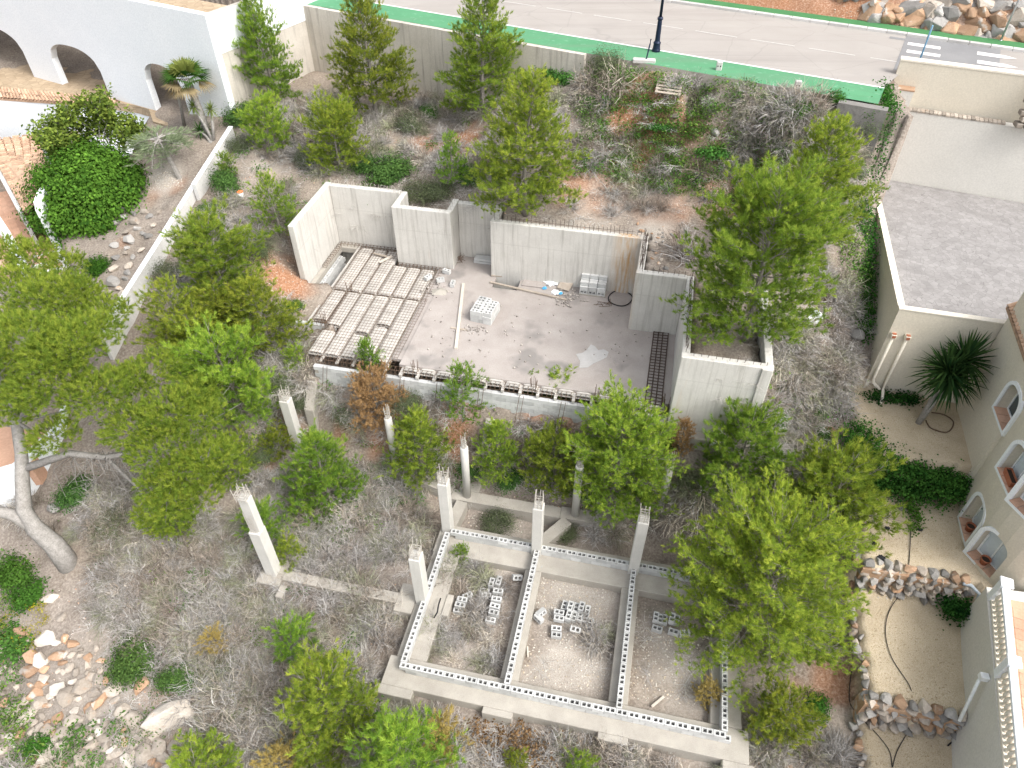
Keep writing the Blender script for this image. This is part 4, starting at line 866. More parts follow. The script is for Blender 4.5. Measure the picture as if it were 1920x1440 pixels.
for T_, wd, h, kind in specs:
    def tp(pts): return [T_ @ Vector(p) for p in pts]
    inn, out = arch_pts(wd,h), arch_pts(wd,h,.14); n = len(inn); m_ = MB()
    P = tp([(x,.05,z) for x,z in out]+[(x,.05,z) for x,z in inn]+[(x,-.06,z) for x,z in out]+[(x,-.06,z) for x,z in inn])
    f = []
    for i in range(n):
        j = (i+1)%n; f += [(i,j,n+j,n+i),(i,2*n+i,2*n+j,j),(n+i,n+j,3*n+j,3*n+i)]
    m_.poly(P, f); win = link('arched_window', m_.mesh('arched_window'), WHITE, hs_)
    m_ = MB(); P = tp([(x,-.4,z) for x,z in inn]); m_.poly(P, [tuple(range(n))]); link('pane', m_.mesh('pane'), DGLASS if kind == 'dark' else GLASS, win)
    m_ = MB(); 
    for x0,x1,za,zb in ((-.03,.03,.02,h-.05),(-wd/2+.01,-wd/2+.07,.02,h*.6),(wd/2-.07,wd/2-.01,.02,h*.6),(-wd/2+.07,wd/2-.07,.02,.08)):
        q = [(x0,-.395,za),(x1,-.395,za),(x1,-.36,za),(x0,-.36,za),(x0,-.395,zb),(x1,-.395,zb),(x1,-.36,zb),(x0,-.36,zb)]; m_.poly(tp(q), [(0,3,2,1),(4,5,6,7),(0,1,5,4),(1,2,6,5),(2,3,7,6),(3,0,4,7)])
    link('frame', m_.mesh('frame'), WHITEP, win)
    for i in range(3):
        x0, x1 = -wd/2+.012+i*wd/3, -wd/2-.012+(i+1)*wd/3; m_ = MB(); q = [(x0,-.4,.004),(x1,-.4,.004),(x1,.07,.004),(x0,.07,.004),(x0,-.4,.03),(x1,-.4,.03),(x1,.07,.03),(x0,.07,.03)]
        m_.poly(tp(q), [(0,3,2,1),(4,5,6,7),(0,1,5,4),(1,2,6,5),(2,3,7,6),(3,0,4,7)]); link('sill_tile', m_.mesh('sill_tile'), TERRA, win)
    Wm = Matrix.Translation(B(*ho)) @ Matrix.Rotation(ANG,4,'Z')
    if kind == 'pot':
        loc = Wm @ T_ @ Vector((0,-.14,.032)); t_ = thing('flower_pot', 'round terracotta pot in the low arched window next to the ivy hedge corner' if T_.translation.y > -2.5 else 'round terracotta pot in the low arched window next to the balustrade', 'flower pot', loc, 0, 'pots on the arched window sills')
        m_ = MB(); m_.lathe([(.11,0),(.15,.22),(.175,.222),(.175,.28),(.15,.28),(.14,.2)], (0,0,0), 18); link('pot_body', m_.mesh('pot_body', (0,0,0), True), POT, t_)
        m_ = MB(); m_.lathe([(.001,.21),(.139,.212)], (0,0,0), 16); link('soil', m_.mesh('soil'), SOILP, t_)
    if kind == 'planter':
        loc = Wm @ T_ @ Vector((0,-.12,.032)); t_ = thing('planter_box', 'long terracotta planter box on the upper window sill of cream house', 'planter', loc, ANG-math.pi/2)
        m_ = MB(); a_, b2_ = .36, .12
        P = [(-a_*.9,-b2_*.8,0),(a_*.9,-b2_*.8,0),(a_*.9,b2_*.8,0),(-a_*.9,b2_*.8,0)]+[(-a_,-b2_,.24),(a_,-b2_,.24),(a_,b2_,.24),(-a_,b2_,.24)]+[(-a_+.03,-b2_+.03,.24),(a_-.03,-b2_+.03,.24),(a_-.03,b2_-.03,.24),(-a_+.03,b2_-.03,.24)]+[(-a_+.04,-b2_+.04,.18),(a_-.04,-b2_+.04,.18),(a_-.04,b2_-.04,.18),(-a_+.04,b2_-.04,.18)]
        f = [(0,3,2,1)]+[(i,(i+1)%4,(i+1)%4+4,i+4) for i in range(4)]+[(i+4,(i+1)%4+4,(i+1)%4+8,i+8) for i in range(4)]+[(i+8,(i+1)%4+8,(i+1)%4+12,i+12) for i in range(4)]
        m_.poly(P, f); link('box_body', m_.mesh('box_body'), POT, t_)
        m_ = MB(); m_.box(-a_+.035,a_-.035,-b2_+.035,b2_-.035,.17,.19); link('soil', m_.mesh('soil'), SOILP, t_)
# eave tiles over the upper window, wall vent with its fallen white cover
eH1,eH2 = Vector((20.9,14.6,8.9)),Vector((20.7,11.2,8.75)); eL1,eL2 = Vector((19.75,14.3,8.35)),Vector((19.62,11.25,8.2))
W2 = Matrix.Translation(B(*ho)) @ Matrix.Rotation(ANG,4,'Z'); oo = Vector(ho)
tile_roof(hs_, (0,0,0), eH1-oo, eH2-oo, eL1-oo, eL2-oo, .24, .38, 60)
m_ = MB(); m_.box(19.58,19.64,10.3,10.62,2.45,2.72); hpart('wall_vent', m_, DARK)
m_ = MB(); m_.box(-.2,.2,-.13,.13,0,.03); o = link('vent_cover', m_.mesh('vent_cover'), WHITEP, None, hit(1785,925)+Vector((0,0,.25)), -.9); o.rotation_euler = (.5,.15,-.9)
tag(o, 'white rectangular vent cover leaning at the foot of cream house wall', 'vent cover')
# terrace block with balustrade
mb = MB(); mb.prism([(19.22,5.55),(19.12,5.1),(18.2,-.2),(17.6,-3.5),(22.6,-3.5),(22.6,5.3),(20.5,5.62)], -1.2, 2.84); hpart('terrace_base', mb, PALEW)
BA, BB = Vector((19.2,5.25,0)), Vector((17.72,-2.6,0)); bd = (BB-BA).normalized(); bnn = Vector((-bd.y,bd.x,0))
def balbox(name, s0, s1, t0, t1, z0, z1, m, bv=.015):
    m_ = MB(); P = [BA+bd*s+bnn*t+Vector((0,0,z)) for z in (z0,z1) for s,t in ((s0,t0),(s1,t0),(s1,t1),(s0,t1))]; m_.poly(P, [(0,3,2,1),(4,5,6,7),(0,1,5,4),(1,2,6,5),(2,3,7,6),(3,0,4,7)]); return bevel(hpart(name, m_, m), bv)
if bnn.x < 0: bnn = -bnn
balbox('bottom_rail', 0, 7.9, .03, .23, 2.842, 2.94, CREAMCAP); balbox('top_rail', 0, 7.9, .02, .24, 3.6, 3.72, WHITE)
bl = MB(); bl.lathe([(.07,0),(.07,.05),(.045,.08),(.085,.22),(.09,.30),(.06,.42),(.04,.50),(.05,.56),(.07,.60),(.07,.66)], (0,0,0), 12); blm = bl.mesh('baluster', (0,0,0), True); blm.materials.append(CREAMCAP)
s = .35
while s < 7.7:
    if abs(s-2.95) > .2: link('baluster', blm, None, hs_, BA+bd*s+bnn*.13+Vector((0,0,2.94))-oo)
    s += .2
for s0 in (-.05, 2.8): balbox('newel_post', s0, s0+.3, -.02, .28, 2.842, 3.78, WHITE); balbox('newel_cap', s0-.04, s0+.34, -.06, .32, 3.782, 3.86, WHITE)
fl2 = hpart('terrace_floor', MB().prism([(19.4,5.2),(17.9,-3.4),(22.0,-3.4),(22.0,5.2)],2.80,2.846), TERRA)
tl2 = MB(); tl2.box(0,.39,0,.39,0,.012); tl2m = tl2.mesh('floor_tile'); tl2m.materials.append(TERRA)
for i in range(6):
    for j in range(19):
        q = BA+bd*(.2+j*.4)+bnn*(.3+i*.4); link('floor_tile', tl2m, None, fl2, Vector((q.x,q.y,2.849))-oo, math.atan2(bd.y,bd.x)+random.uniform(-.004,.004))
m_ = MB(); P = BA+bd*2.95+Vector((0,0,2.5))-bnn*.0
m_.tube([P-oo+bnn*.05, P-oo-bnn*.22, P-oo-bnn*.25+bd*.1+Vector((0,0,-.15)), P-oo-bnn*.32+bd*.9+Vector((0,0,-1.4))], .055, 10); link('terrace_downpipe', m_.mesh('terrace_downpipe', (0,0,0), True), WHITEP, hs_)
m_ = MB(); q = P-oo-bnn*.14; m_.box(q.x-.14,q.x+.1,q.y-.1,q.y+.1,q.z-.08,q.z+.12); link('gutter_box', m_.mesh('gutter_box'), WHITEP, hs_)

# ------------------------------------------------------------------ small things on the slab and in the rooms
def lone(name, mb, m, loc, label, cat, group=None, rotz=0.0, smooth=False, bv=0):
    o = link(name, mb.mesh(name, (0,0,0), smooth), m, None, loc, rotz)
    if bv: bevel(o, bv)
    return tag(o, label, cat, group)
def put_block(P, rz, label, group, tilt=None, me=None):
    o = link('concrete_block', me or HB, None, None, P, rz)
    if tilt: o.rotation_euler = (tilt[0], tilt[1], rz)
    d = Matrix.Rotation(rz,3,'Z') @ Vector((.195,.1,0)); o.location = P-d
    return tag(o, label, 'block', group)
# tidy stack in the middle of the slab
e0, e1 = at(882,602,ZS), at(923,611,ZS); ex = (e1-e0).normalized(); ey = Vector((-ex.y,ex.x,0)); ra = math.atan2(ex.y,ex.x)
lab = 'hollow concrete block in the neat pale stack out on the slab'
for lv in range(3):
    z = ZS+.004+lv*.2
    for k in range(6): put_block(e0+ex*.2+ey*(.1+k*.205)+Vector((0,0,z-ZS)), ra, lab, 'neat block stack on the slab')
    for k in range(3): put_block(e0+ex*.505+ey*(.2+k*.41)+Vector((0,0,z-ZS)), ra+math.pi/2, lab, 'neat block stack on the slab')
    for k in range(6 if lv < 2 else 5): put_block(e0+ex*.815+ey*(.1+k*.205+(.05 if lv == 2 else 0))+Vector((0,0,z-ZS)), ra, lab, 'neat block stack on the slab')
# stack against the rear wall
w0 = Vector(UV(at(1086,552,ZS))); lab = 'concrete block in the tiered stack leaning at the stained rear wall'
o = lone('stack_base', MB().box(-.02,1.27,-.02,1.3,0,.05), CONC2, B(w0.x,w0.y,ZS+.003), 'thin grey concrete slab under the tiered block stack', 'concrete slab', None, ANG)
for c in range(3):
    for (dv, z, me, tl) in [(.0,.06,HB,1),(.0,.27,SB,0),(.22,.06,SB,0),(.22,.27,SB,0),(.10,.47,SB,0),(.32,.47,SB,0),(.54,.06,SB,0),(.54,.27,SB,0),(.54,.47,SB,0),(.45,.67,SB,0),(.68,.67,SB,0),(.9,.47,SB,0),(.9,.67,SB,0)]:
        P = B(w0.x+.2+c*.415, w0.y+.1+dv, ZS+z)
        if tl: q = put_block(P, ANG, lab, 'tiered stack by the rear wall', (math.pi/2,0)); q.location = P+Vector((-.19,-.08,0))+Vector((0,0,.0)); q.rotation_euler = (math.pi/2,0,ANG); q.location = B(w0.x+c*.415, w0.y+.2, ZS+z)
        else: put_block(P, ANG, lab, 'tiered stack by the rear wall', None, me)
um = MB(); um.box(0,.03,0,.36,0,.42); um.box(.36,.39,0,.36,0,.42); um.box(.031,.359,.1,.13,.0,.40); ume = um.mesh('channel_block'); ume.materials.append(VAULT)
for c in range(3):
    o = link('channel_block', ume, None, None, B(w0.x+.02+c*.41+.02*c, w0.y+.62+.05*(c%2), ZS+.88), ANG+random.uniform(-.05,.05)); tag(o, 'open channel block standing upright on top of the tiered stack', 'block', 'channel blocks on the tiered stack')
# loose blocks on the slab
for i,(x,y,rz,tl,lb) in enumerate([(803,523,.9,None,'hollow block tilted at the edge of vault blocks near the cement heap'),(826,528,.35,None,'hollow block lying beside the grey cement heap'),(838,512,-.5,None,'hollow block lying apart in front of the tall concrete box'),(849,535,1.4,None,'hollow block standing by the end of the long timber plank')]):
    P = at(x,y,ZS+.01); put_block(P, rz, lb, 'loose blocks on the slab')
m_ = MB(); m_.poly([(-.35,-.25,0),(.3,-.3,0),(.42,.1,0),(.1,.34,0),(-.38,.2,0),(0,0,.13)], [(0,1,5),(1,2,5),(2,3,5),(3,4,5),(4,0,5),(4,3,2,1,0)]); lone('cement_heap', m_, CONC2, at(824,547,ZS+.003), 'low hardened grey cement heap among loose blocks on slab', 'cement heap')
def plank(x0,y0,x1,y1,z0,z1,wd,th,label,m=WOODL,name='timber_plank',cat='plank'):
    a, b_ = at(x0,y0,z0), at(x1,y1,z1); m_ = MB(); m_.bar((0,0,0), b_-a, wd, th); return lone(name, m_, m, a, label, cat)
plank(869,532,855,653,ZS+.05,ZS+.05,.14,.09,'long pale timber plank lying across the slab'); plank(845,614,876,619,ZS+.025,ZS+.025,.1,.045,'short grey board under the long pale plank',WOOD)
plank(921,516,1040,527,ZS+.06,ZS+.06,.09,.07,'grey scaffold pole spanning the floor opening near wall',WOOD,'timber_pole','pole'); plank(919,529,1062,562,ZS+.06,ZS+.06,.10,.07,'grey scaffold pole spanning the floor opening on its open side',WOOD,'timber_pole','pole')
plank(700,475,725,481,ZS+.08,ZS+.08,.1,.05,'short dark board lying across the welded mesh',WOOD); plank(735,480,711,492,ZS+.06,ZS+.06,.16,.03,'pale plywood scrap lying on the welded mesh',WOODL)
m_ = MB(); m_.box(0,1.15,0,.75,0,.06); lone('concrete_plate', m_, SLAB, B(*UV(at(978,536,ZS)),ZS+.004), 'flat concrete plate lying beside the floor opening', 'plate', None, ANG, bv=.01)
m_ = MB(); m_.box(0,.62,0,1.0,0,.05); o = lone('wooden_board', m_, WOOD, B(*UV(at(1044,542,ZS)),ZS+.05), 'weathered brown wooden board tilted on the rubble heap', 'board', None, ANG-.25); o.rotation_euler.x = .18
def crumple(name, px, py, z, rad, m, label, seed, flatn=.35):
    bm = bmesh.new(); bmesh.ops.create_icosphere(bm, subdivisions=3, radius=1.0)
    for v in bm.verts:
        n = mnoise.noise(v.co*2.3+Vector((seed,0,0)))+.6*mnoise.noise(v.co*5+Vector((0,seed,0))); v.co *= (1+.75*n); v.co = Vector((v.co.x*rad, v.co.y*rad*.8, max(-.03,v.co.z*rad*flatn)))
    me = bpy.data.meshes.new(name); bm.to_mesh(me); bm.free(); return tag(link(name, me, m, None, at(px,py,z)), label, 'plastic sheet')
crumple('plastic_sheet', 1034,528,ZS+.03,.42,WHITEP,'crumpled white plastic sheet on the rubble by the board',3,.3); crumple('plastic_sheet', 1043,548,ZS+.03,.2,WHITEP,'small white plastic scrap trailing from the crumpled sheet',8,.2)
crumple('plastic_sheet', 1022,521,ZS+.1,.13,BLUEBAG,'bright blue plastic scrap beside the crumpled white sheet',5,.5); crumple('plastic_sheet', 1021,540,ZS+.05,.1,BLUEBAG,'light blue plastic scrap by the scaffold pole end',6,.5); crumple('plastic_sheet', 1051,550,ZS+.05,.09,BLUEBAG,'tiny blue plastic scrap below the tilted board',7,.5)
crumple('rubbish_bag', 918,473,ZS+.15,.32,GREENBAG,'dark green rubbish bag in the recess of the retaining wall',4,.8)
m_ = MB()
for k in range(2): m_.box(0+.03*k,1.0-.02*k,0,.42,.0+.14*k,.12+.14*k)
lone('concrete_lintels', m_, BLOCK, B(*UV(at(888,493,ZS)),ZS+.004), 'pair of stacked pale concrete lintels in the wall recess', 'lintels', None, ANG, bv=.01)
# rebar trestle, rings, ladder mat, black pipe coil
m_ = MB()
for k in range(14):
    a = random.uniform(0,6.28); m_.tube([(random.uniform(-.35,.35),random.uniform(-.35,.35),.02),(random.uniform(-.35,.35),random.uniform(-.35,.35),random.uniform(.02,.45))], .011, 4)
lone('rebar_tangle', m_, REBAR, at(861,488,ZS), 'rusty rebar tangle beside the concrete lintels', 'rebar'); m2 = MB()
for k in range(12): m2.tube([(random.uniform(-.45,.45),random.uniform(-.25,.25),.02),(random.uniform(-.45,.45),random.uniform(-.25,.25),random.uniform(.02,.1))], .011, 4)
lone('rebar_tangle', m2, REBAR, at(1130,570,ZS), 'rusty wire tangle near the black pipe coil', 'rebar')
m_ = MB(); pts = []
cu = UV(at(1163,560,ZS))
for k in range(41): a = k/40*6.283; pts.append(Vector((.56*math.cos(a)+.03*math.sin(3*a),.62*math.sin(a),.03)))
m_.tube(pts+[pts[0]+Vector((.0,.02,.02))], .026, 8); m_.tube([(.05,.6,.06),(-.4,.75,.05),(-.75,.78,.04)], .026, 8); m_.tube([(-.3,.62,.07),(.2,.72,.05),(.55,.66,.04),(.62,.5,.05)], .03, 8)
lone('pipe_coil', m_, BLACKP, B(cu[0],cu[1],ZS+.005), 'black plastic pipe coil lying beside the tiered block stack', 'pipe', None, ANG, True)
m_ = MB(); TOPS = [(1227,615),(1236,615),(1244,616),(1254,617)]; BOT = [(1209,757),(1219,759),(1229,760),(1240,763)]; og = at(1230,690,ZS)
for a,b_ in zip(TOPS,BOT):
    p, q = at(*a,ZS+.06), at(*b_,ZS+.06); m_.tube([p+Vector((0,0,.35))-og, p-og, q-og], .026, 5)
for k in range(26):
    t = (k+.5)/26; p = at(*TOPS[0],ZS+.06).lerp(at(*BOT[0],ZS+.06),t); q = at(*TOPS[3],ZS+.06).lerp(at(*BOT[3],ZS+.06),t); m_.bar(p-og,q-og,.026)
lone('rebar_ladder', m_, DARKBAR, og, 'dark rebar ladder mat lying along the slab by right wall', 'rebar')
# loose hollow blocks in the roofless rooms
RZ = -.80
RB = [('hollow block in the small pile inside the weedy left room','block pile in the weedy room',[(860,1148,0,0),(862,1139,0,0),(866,1129,0,0),(863,1138,.2,0),(867,1128,.2,0),(877,1120,0,.7)]),
 ('hollow block in the long row of the weedy left room','block row in the weedy room',[(920,1166,0,0),(926,1152,0,0),(926,1152,.2,0),(928,1140,0,0),(928,1140,.2,0),(931,1127,0,0),(931,1127,.2,0),(934,1112,0,0),(934,1112,.2,0),(922,1098,0,1.5),(922,1096,.2,1.5),(935,1094,0,1.5),(935,1093,.2,1.5),(909,1112,0,.1),(912,1120,0,.1)]),
 ('hollow block in the big pile of the rubble room','block pile in the rubble room',[(1058,1139,0,1.5),(1069,1142,0,1.5),(1080,1143,0,1.5),(1090,1143,0,1.5),(1101,1148,0,1.5),(1066,1160,0,1.5),(1076,1160,0,1.5),(1087,1160,0,1.5),(1097,1163,0,1.45),(1106,1172,0,1.4),(1069,1140,.2,1.5),(1090,1141,.2,1.5),(1066,1157,.2,1.5),(1048,1152,0,0),(1048,1152,.2,0),(1048,1163,0,0),(1048,1163,.2,0),(1043,1182,0,0),(1043,1194,0,0)]),
 ('hollow block in the pile under the big pine branches','block pile in the shaded room',[(1229,1161,0,1.5),(1237,1164,0,1.5),(1245,1165,0,1.5),(1259,1164,0,1.5),(1268,1166,0,1.5),(1229,1160,.2,1.5),(1259,1162,.2,1.5),(1231,1182,0,-.1),(1262,1188,0,-.1),(1282,1190,0,.3)])]
for lb, gp_, lst in RB:
    for x,y,dz,rz in lst: put_block(at(x,y,RZ+dz), ANG+rz+random.uniform(-.08,.08), lb, gp_)
for x,y,rz,tl,lb in [(1012,1066,1.3,(.9,.2),'tilted hollow block leaning at the inner wall near the rear'),(1072,1083,1.55,(.2,0),'single hollow block lying apart in the rubble room'),(1009,1150,.9,(1.2,0),'hollow block on its side at the inner wall of rubble room'),(1016,1160,-.6,(1.4,0),'hollow block tipped over beside the inner wall rubble'),(1077,1183,0,(.4,.2),'broken hollow block half buried below the big pile'),(967,1083,.4,(.9,.3),'grey block tipped against the inner wall in weedy room')]:
    q = put_block(at(x,y,RZ+.02), ANG+rz, lb, 'lone blocks in the rooms', tl); q.location.z += .12
plank(790,1243,812,1190,RZ+.25,RZ+.1,.05,.05,'pale wooden batten leaning along the footing in weedy room',WOODL,'batten','batten'); plank(796,1245,806,1215,RZ+.2,RZ+.1,.04,.05,'grey wooden batten beside the pale one in weedy room',WOOD,'batten','batten')
plank(906,1265,914,1258,RZ+.05,RZ+.05,.06,.05,'short stake lying at the front wall of weedy room',WOODL,'batten','batten'); plank(989,1212,990,1232,RZ+.05,RZ+.05,.06,.04,'short pale stake lying in the rubble room',WOODL,'batten','batten')
plank(1222,1325,1245,1306,RZ+.05,RZ+.08,.08,.04,'splintered board among rubble in the shaded room',WOODL,'batten','batten')
m_ = MB(); pts = [at(x,y,z)-at(815,1150,-.3) for x,y,z in [(826,1122,-.2),(822,1135,-.1),(820,1148,-.05),(814,1158,-.3)]]; m_.tube(pts, .03, 6); lone('bent_pipe', m_, BLACKP, at(815,1150,-.3), 'bent black pipe sticking out of the left footing', 'pipe', None, 0, True)
# ------------------------------------------------------------------ roadside things
lp = thing('street_lamp', 'dark blue cast iron lamp post standing on the green pavement', 'street lamp', at(1230,96,12.006))
m_ = MB(); m_.lathe([(.21,0),(.21,.10),(.19,.13),(.17,.35),(.19,.38),(.19,.42),(.13,.5),(.11,1.4),(.10,1.45),(.14,1.5),(.14,1.56),(.10,1.62)], (0,0,0), 16); link('base', m_.mesh('base', (0,0,0), False), NAVY, lp)
m_ = MB(); m_.lathe([(.075,1.62),(.06,3.0),(.05,4.6)], (0,0,0), 12); link('pole', m_.mesh('pole', (0,0,0), True), NAVY, lp)
m_ = MB(); m_.lathe([(.02,4.6),(.12,4.65),(.2,5.1),(.24,5.12),(.08,5.4),(.02,5.5)], (0,0,0), 8); link('lantern', m_.mesh('lantern'), NAVY, lp)
fp = thing('fallen_fence_post', 'toppled concrete fence post with a steel stub beside the lamp post', 'fence post', at(1207,118,11.95), -.15)
m_ = MB(); m_.box(-.55,.55,-.16,.16,0,.2); p_ = link('post_body', m_.mesh('post_body'), KERB, fp); bevel(p_,.03)
m_ = MB(); m_.tube([(.1,0,.18),(.2,.35,.75),(.22,.4,1.0)], .035, 6); link('steel_stub', m_.mesh('steel_stub'), NAVY, fp)
for x,y,lb in [(1346,137,'upright pale fence post with loose steel rails near the pallet'),(1492,174,'upright pale fence post with loose steel rails above the grey brush')]:
    t_ = thing('fence_post', lb, 'fence post', at(x,y,11.85), ANG); m_ = MB(); m_.box(-.14,.14,-.1,.1,-.4,.55); p_ = link('post_body', m_.mesh('post_body'), KERB, t_); bevel(p_,.03)
    for k in (-1,1):
        m_ = MB(); m_.lathe([(.001,0),(.035,0)], (0,0,0), 8); h_ = link('rail_hole', m_.mesh('rail_hole'), DARK, t_, (.06*k,-.103,.35)); h_.rotation_euler = (math.pi/2,0,0)
        m_ = MB(); m_.tube([(.04*k,-.1,.1),(-.35+.04*k,-.6,-.35)], .025, 6); link('steel_rail', m_.mesh('steel_rail'), STEEL, t_)
def pole(px0,py0,z0,px1,py1,z1,r,m,label,name='steel_pole'):
    a, b_ = at(px0,py0,z0), at(px1,py1,z1); m_ = MB(); m_.tube([(0,0,0), b_-a], r, 8); return lone(name, m_, m, a, label, 'pole', None, 0, True)
pole(1586,300,9.6,1617,252,10.9,.03,STEEL,'thin galvanised pole leaning in the brush beside the garage')
P = at(1722,119,12.0); m_ = MB(); m_.lathe([(.045,0),(.04,1.7),(.045,1.72),(.001,1.75)], (0,0,0), 10); m_.lathe([(.075,0),(.075,.05)],(0,0,0),10); lone('sign_post', m_, BLUEP, P, 'pale blue steel post standing at the road crossing', 'post', None, 0, True)
P = RP(31.5, RW+1.1, 12.1); m_ = MB(); m_.lathe([(.05,0),(.045,3.5),(.001,3.52)], (0,0,0), 8); m_.lathe([(.07,0),(.07,.06)],(0,0,0),8); lone('sign_post', m_, STEEL, P, 'thin grey pole in front of the roadside rock face', 'post', None, 0, True)
pl = thing('pallet', 'grey wooden pallet lying on the weedy slope below the pavement', 'pallet', hit(1253,172)+Vector((0,0,.1)), -.35); pl.rotation_euler = (.35,.05,-.25)
for k in range(5): m_ = MB(); m_.box(-.6,.6,-.5+k*.22,-.38+k*.22,.1,.13); link('slat', m_.mesh('slat'), WOOD, pl)
for k in range(3): m_ = MB(); m_.box(-.58+k*.54,-.48+k*.54,-.5,.5,0,.1); link('bearer', m_.mesh('bearer'), WOOD, pl)
bk = thing('paint_bucket', 'small white paint bucket with orange lid in the dry grass', 'bucket', hit(453,371))
m_ = MB(); m_.lathe([(.13,0),(.15,.3)], (0,0,0), 14); link('bucket_body', m_.mesh('bucket_body', (0,0,0), True), WHITEP, bk); m_ = MB(); m_.lathe([(.16,.3),(.16,.33),(.001,.335)], (0,0,0), 14); link('lid', m_.mesh('lid'), ORANGE, bk)
m_ = MB(); m_.lathe([(.10,0),(.15,.34),(.16,.36),(.14,.36),(.1,.1),(.001,.1)], (0,0,0), 14); o = lone('clay_pot', m_, POT, hit(560,664)+Vector((0,0,.12)), 'toppled clay pot under the corner of the slab', 'pot', None, 0, True); o.rotation_euler = (1.3,0,.3)
m_ = MB(); m_.lathe([(.14,0),(.27,.2),(.3,.24),(.26,.24),(.12,.06),(.001,.05)], (0,0,0), 16); o = lone('washbasin', m_, WHITEP, hit(1525,602)+Vector((0,0,.05)), 'discarded white round basin on the stony bank', 'basin', None, 0, True); o.rotation_euler = (.5,-.2,0)
o = pole(1333,834,3.3,1365,822,3.45,.06,WHITEP,'broken white plastic pipe lying below the front concrete wall','plastic_pipe')
# hoses, cloth scraps and the yucca bed on the gravel
def hose(pts, r, label, m=BLACKP):
    P = hits([p[0] for p in pts], [p[1] for p in pts]); c = [Vector(p)+Vector((0,0,r+.02)) for p in P]; o_ = c[0].copy()
    sm = []
    for i in range(len(c)-1):
        for k in range(6):
            t = k/6; p0 = c[max(i-1,0)]; p1 = c[i]; p2 = c[i+1]; p3 = c[min(i+2,len(c)-1)]
            sm.append(.5*((2*p1)+(p2-p0)*t+(2*p0-5*p1+4*p2-p3)*t*t+(3*p1-p0-3*p2+p3)*t**3)-o_)
    m_ = MB(); m_.tube(sm+[c[-1]-o_], r, 6); return lone('hose', m_, m, o_, label, 'hose', None, 0, True)
hose([(1707,988),(1705,1030),(1703,1062)],.014,'thin black hose on the upper gravel bed'); hose([(1690,1110),(1665,1150),(1659,1190),(1670,1235),(1700,1280),(1708,1296)],.014,'thin black hose curving over the middle gravel terrace')
hose([(1597,1180),(1594,1240),(1591,1310),(1605,1345),(1640,1375),(1665,1410),(1671,1440)],.014,'thin black hose running down the edge of the gravel terraces'); hose([(1712,1322),(1700,1370),(1680,1410),(1672,1440)],.014,'thin black hose across the lowest gravel terrace')
hose([(1735,790),(1745,805),(1775,812),(1786,795),(1770,780),(1745,776)],.025,'brown hose looped at the foot of the yucca',REBAR); hose([(1795,1345),(1800,1360),(1790,1385),(1775,1400)],.025,'black hose hanging off the lowest stone terrace wall by house')
for i,(x,y,lb) in enumerate([(1653,1047,'torn black cloth scrap at the edge of upper gravel bed'),(1664,990,'small black cloth scrap beside the thin hose'),(1725,993,'tiny black scrap near the thin hose and climbing weed'),(1640,1020,'thin black strip lying on the upper gravel')]):
    o = crumple('cloth_scrap', x,y,2.03,.16 if i == 0 else .09,BLACKP,lb,20+i,.15); o['category'] = 'cloth'
m_ = MB(); A_ = B(18.95,6.15,2.0); q = [Vector((0,0,0)),Vector((.28,-.05,-.05)),Vector((.5,-.35,-.15)),Vector((.28,-.75,-.75)),Vector((.18,-.95,-1.0)),Vector((.05,-1.05,-1.1))]; m_.tube(q, .07, 10); lone('drain_pipe', m_, GREYP, A_, 'bent grey drain pipe coming out of the upper stone wall', 'pipe', None, 0, True)
for x0,y0,x1,y1,lb in [(205,1023,262,1033,'weathered grey log lying in the brush near big pine'),(222,1018,272,1030,'second grey log lying against the first near big pine'),(180,1048,250,1058,'thin grey log lying in front of the log pair')]:
    P = hits([x0,x1],[y0,y1]); a, b_ = Vector(P[0]), Vector(P[1]); m_ = MB(); m_.tube([(0,0,.1),((b_-a)*.5+Vector((0,.03,.12))),(b_-a)+Vector((0,0,.12))], [.09,.1,.07], 8); lone('log', m_, BARK, a, lb, 'log', None, 0, True)

# ================================================================== vegetation
def unit(a): return a/np.maximum(np.linalg.norm(a, axis=-1, keepdims=True), 1e-9)
def needles(P, D, L, C, K=24, nl=.135, nw=.0145, spread=(.55,1.15), r=None):
    """tufts of needles along shoots: P base (n,3), D direction, L length, C colour (n,3) -> V,F,col"""
    r = r or rng; n = len(P); t = r.random((n,K))**.8; base = P[:,None]+D[:,None]*(L[:,None]*t)[...,None]
    rnd = unit(r.normal(size=(n,K,3))); perp = unit(np.cross(np.broadcast_to(D[:,None],(n,K,3)), rnd)); th = r.uniform(*spread, (n,K))[...,None]
    th = th*(1.1-.55*t[...,None]); d = np.broadcast_to(D[:,None],(n,K,3))*np.cos(th)+perp*np.sin(th); d[...,2] += .12; d = unit(d)
    side = unit(np.cross(d, unit(r.normal(size=(n,K,3)))))*nw*.5; ln = nl*r.uniform(.75,1.2,(n,K,1))
    V = np.stack([base-side, base+side, base+d*ln], 2).reshape(-1,3); F = np.arange(len(V)).reshape(-1,3)
    cj = C[:,None]*r.uniform(.8,1.2,(n,K,1)); c = np.repeat(cj.reshape(-1,3), 3, 0); return V, F, c
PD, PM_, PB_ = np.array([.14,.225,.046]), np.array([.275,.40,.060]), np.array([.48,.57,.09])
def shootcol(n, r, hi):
    a = np.clip(r.normal(.50,.24,n)+hi, 0, 1)[:,None]; return np.where(a < .5, PD+(PM_-PD)*a*2, PM_+(PB_-PM_)*(a-.5)*2)
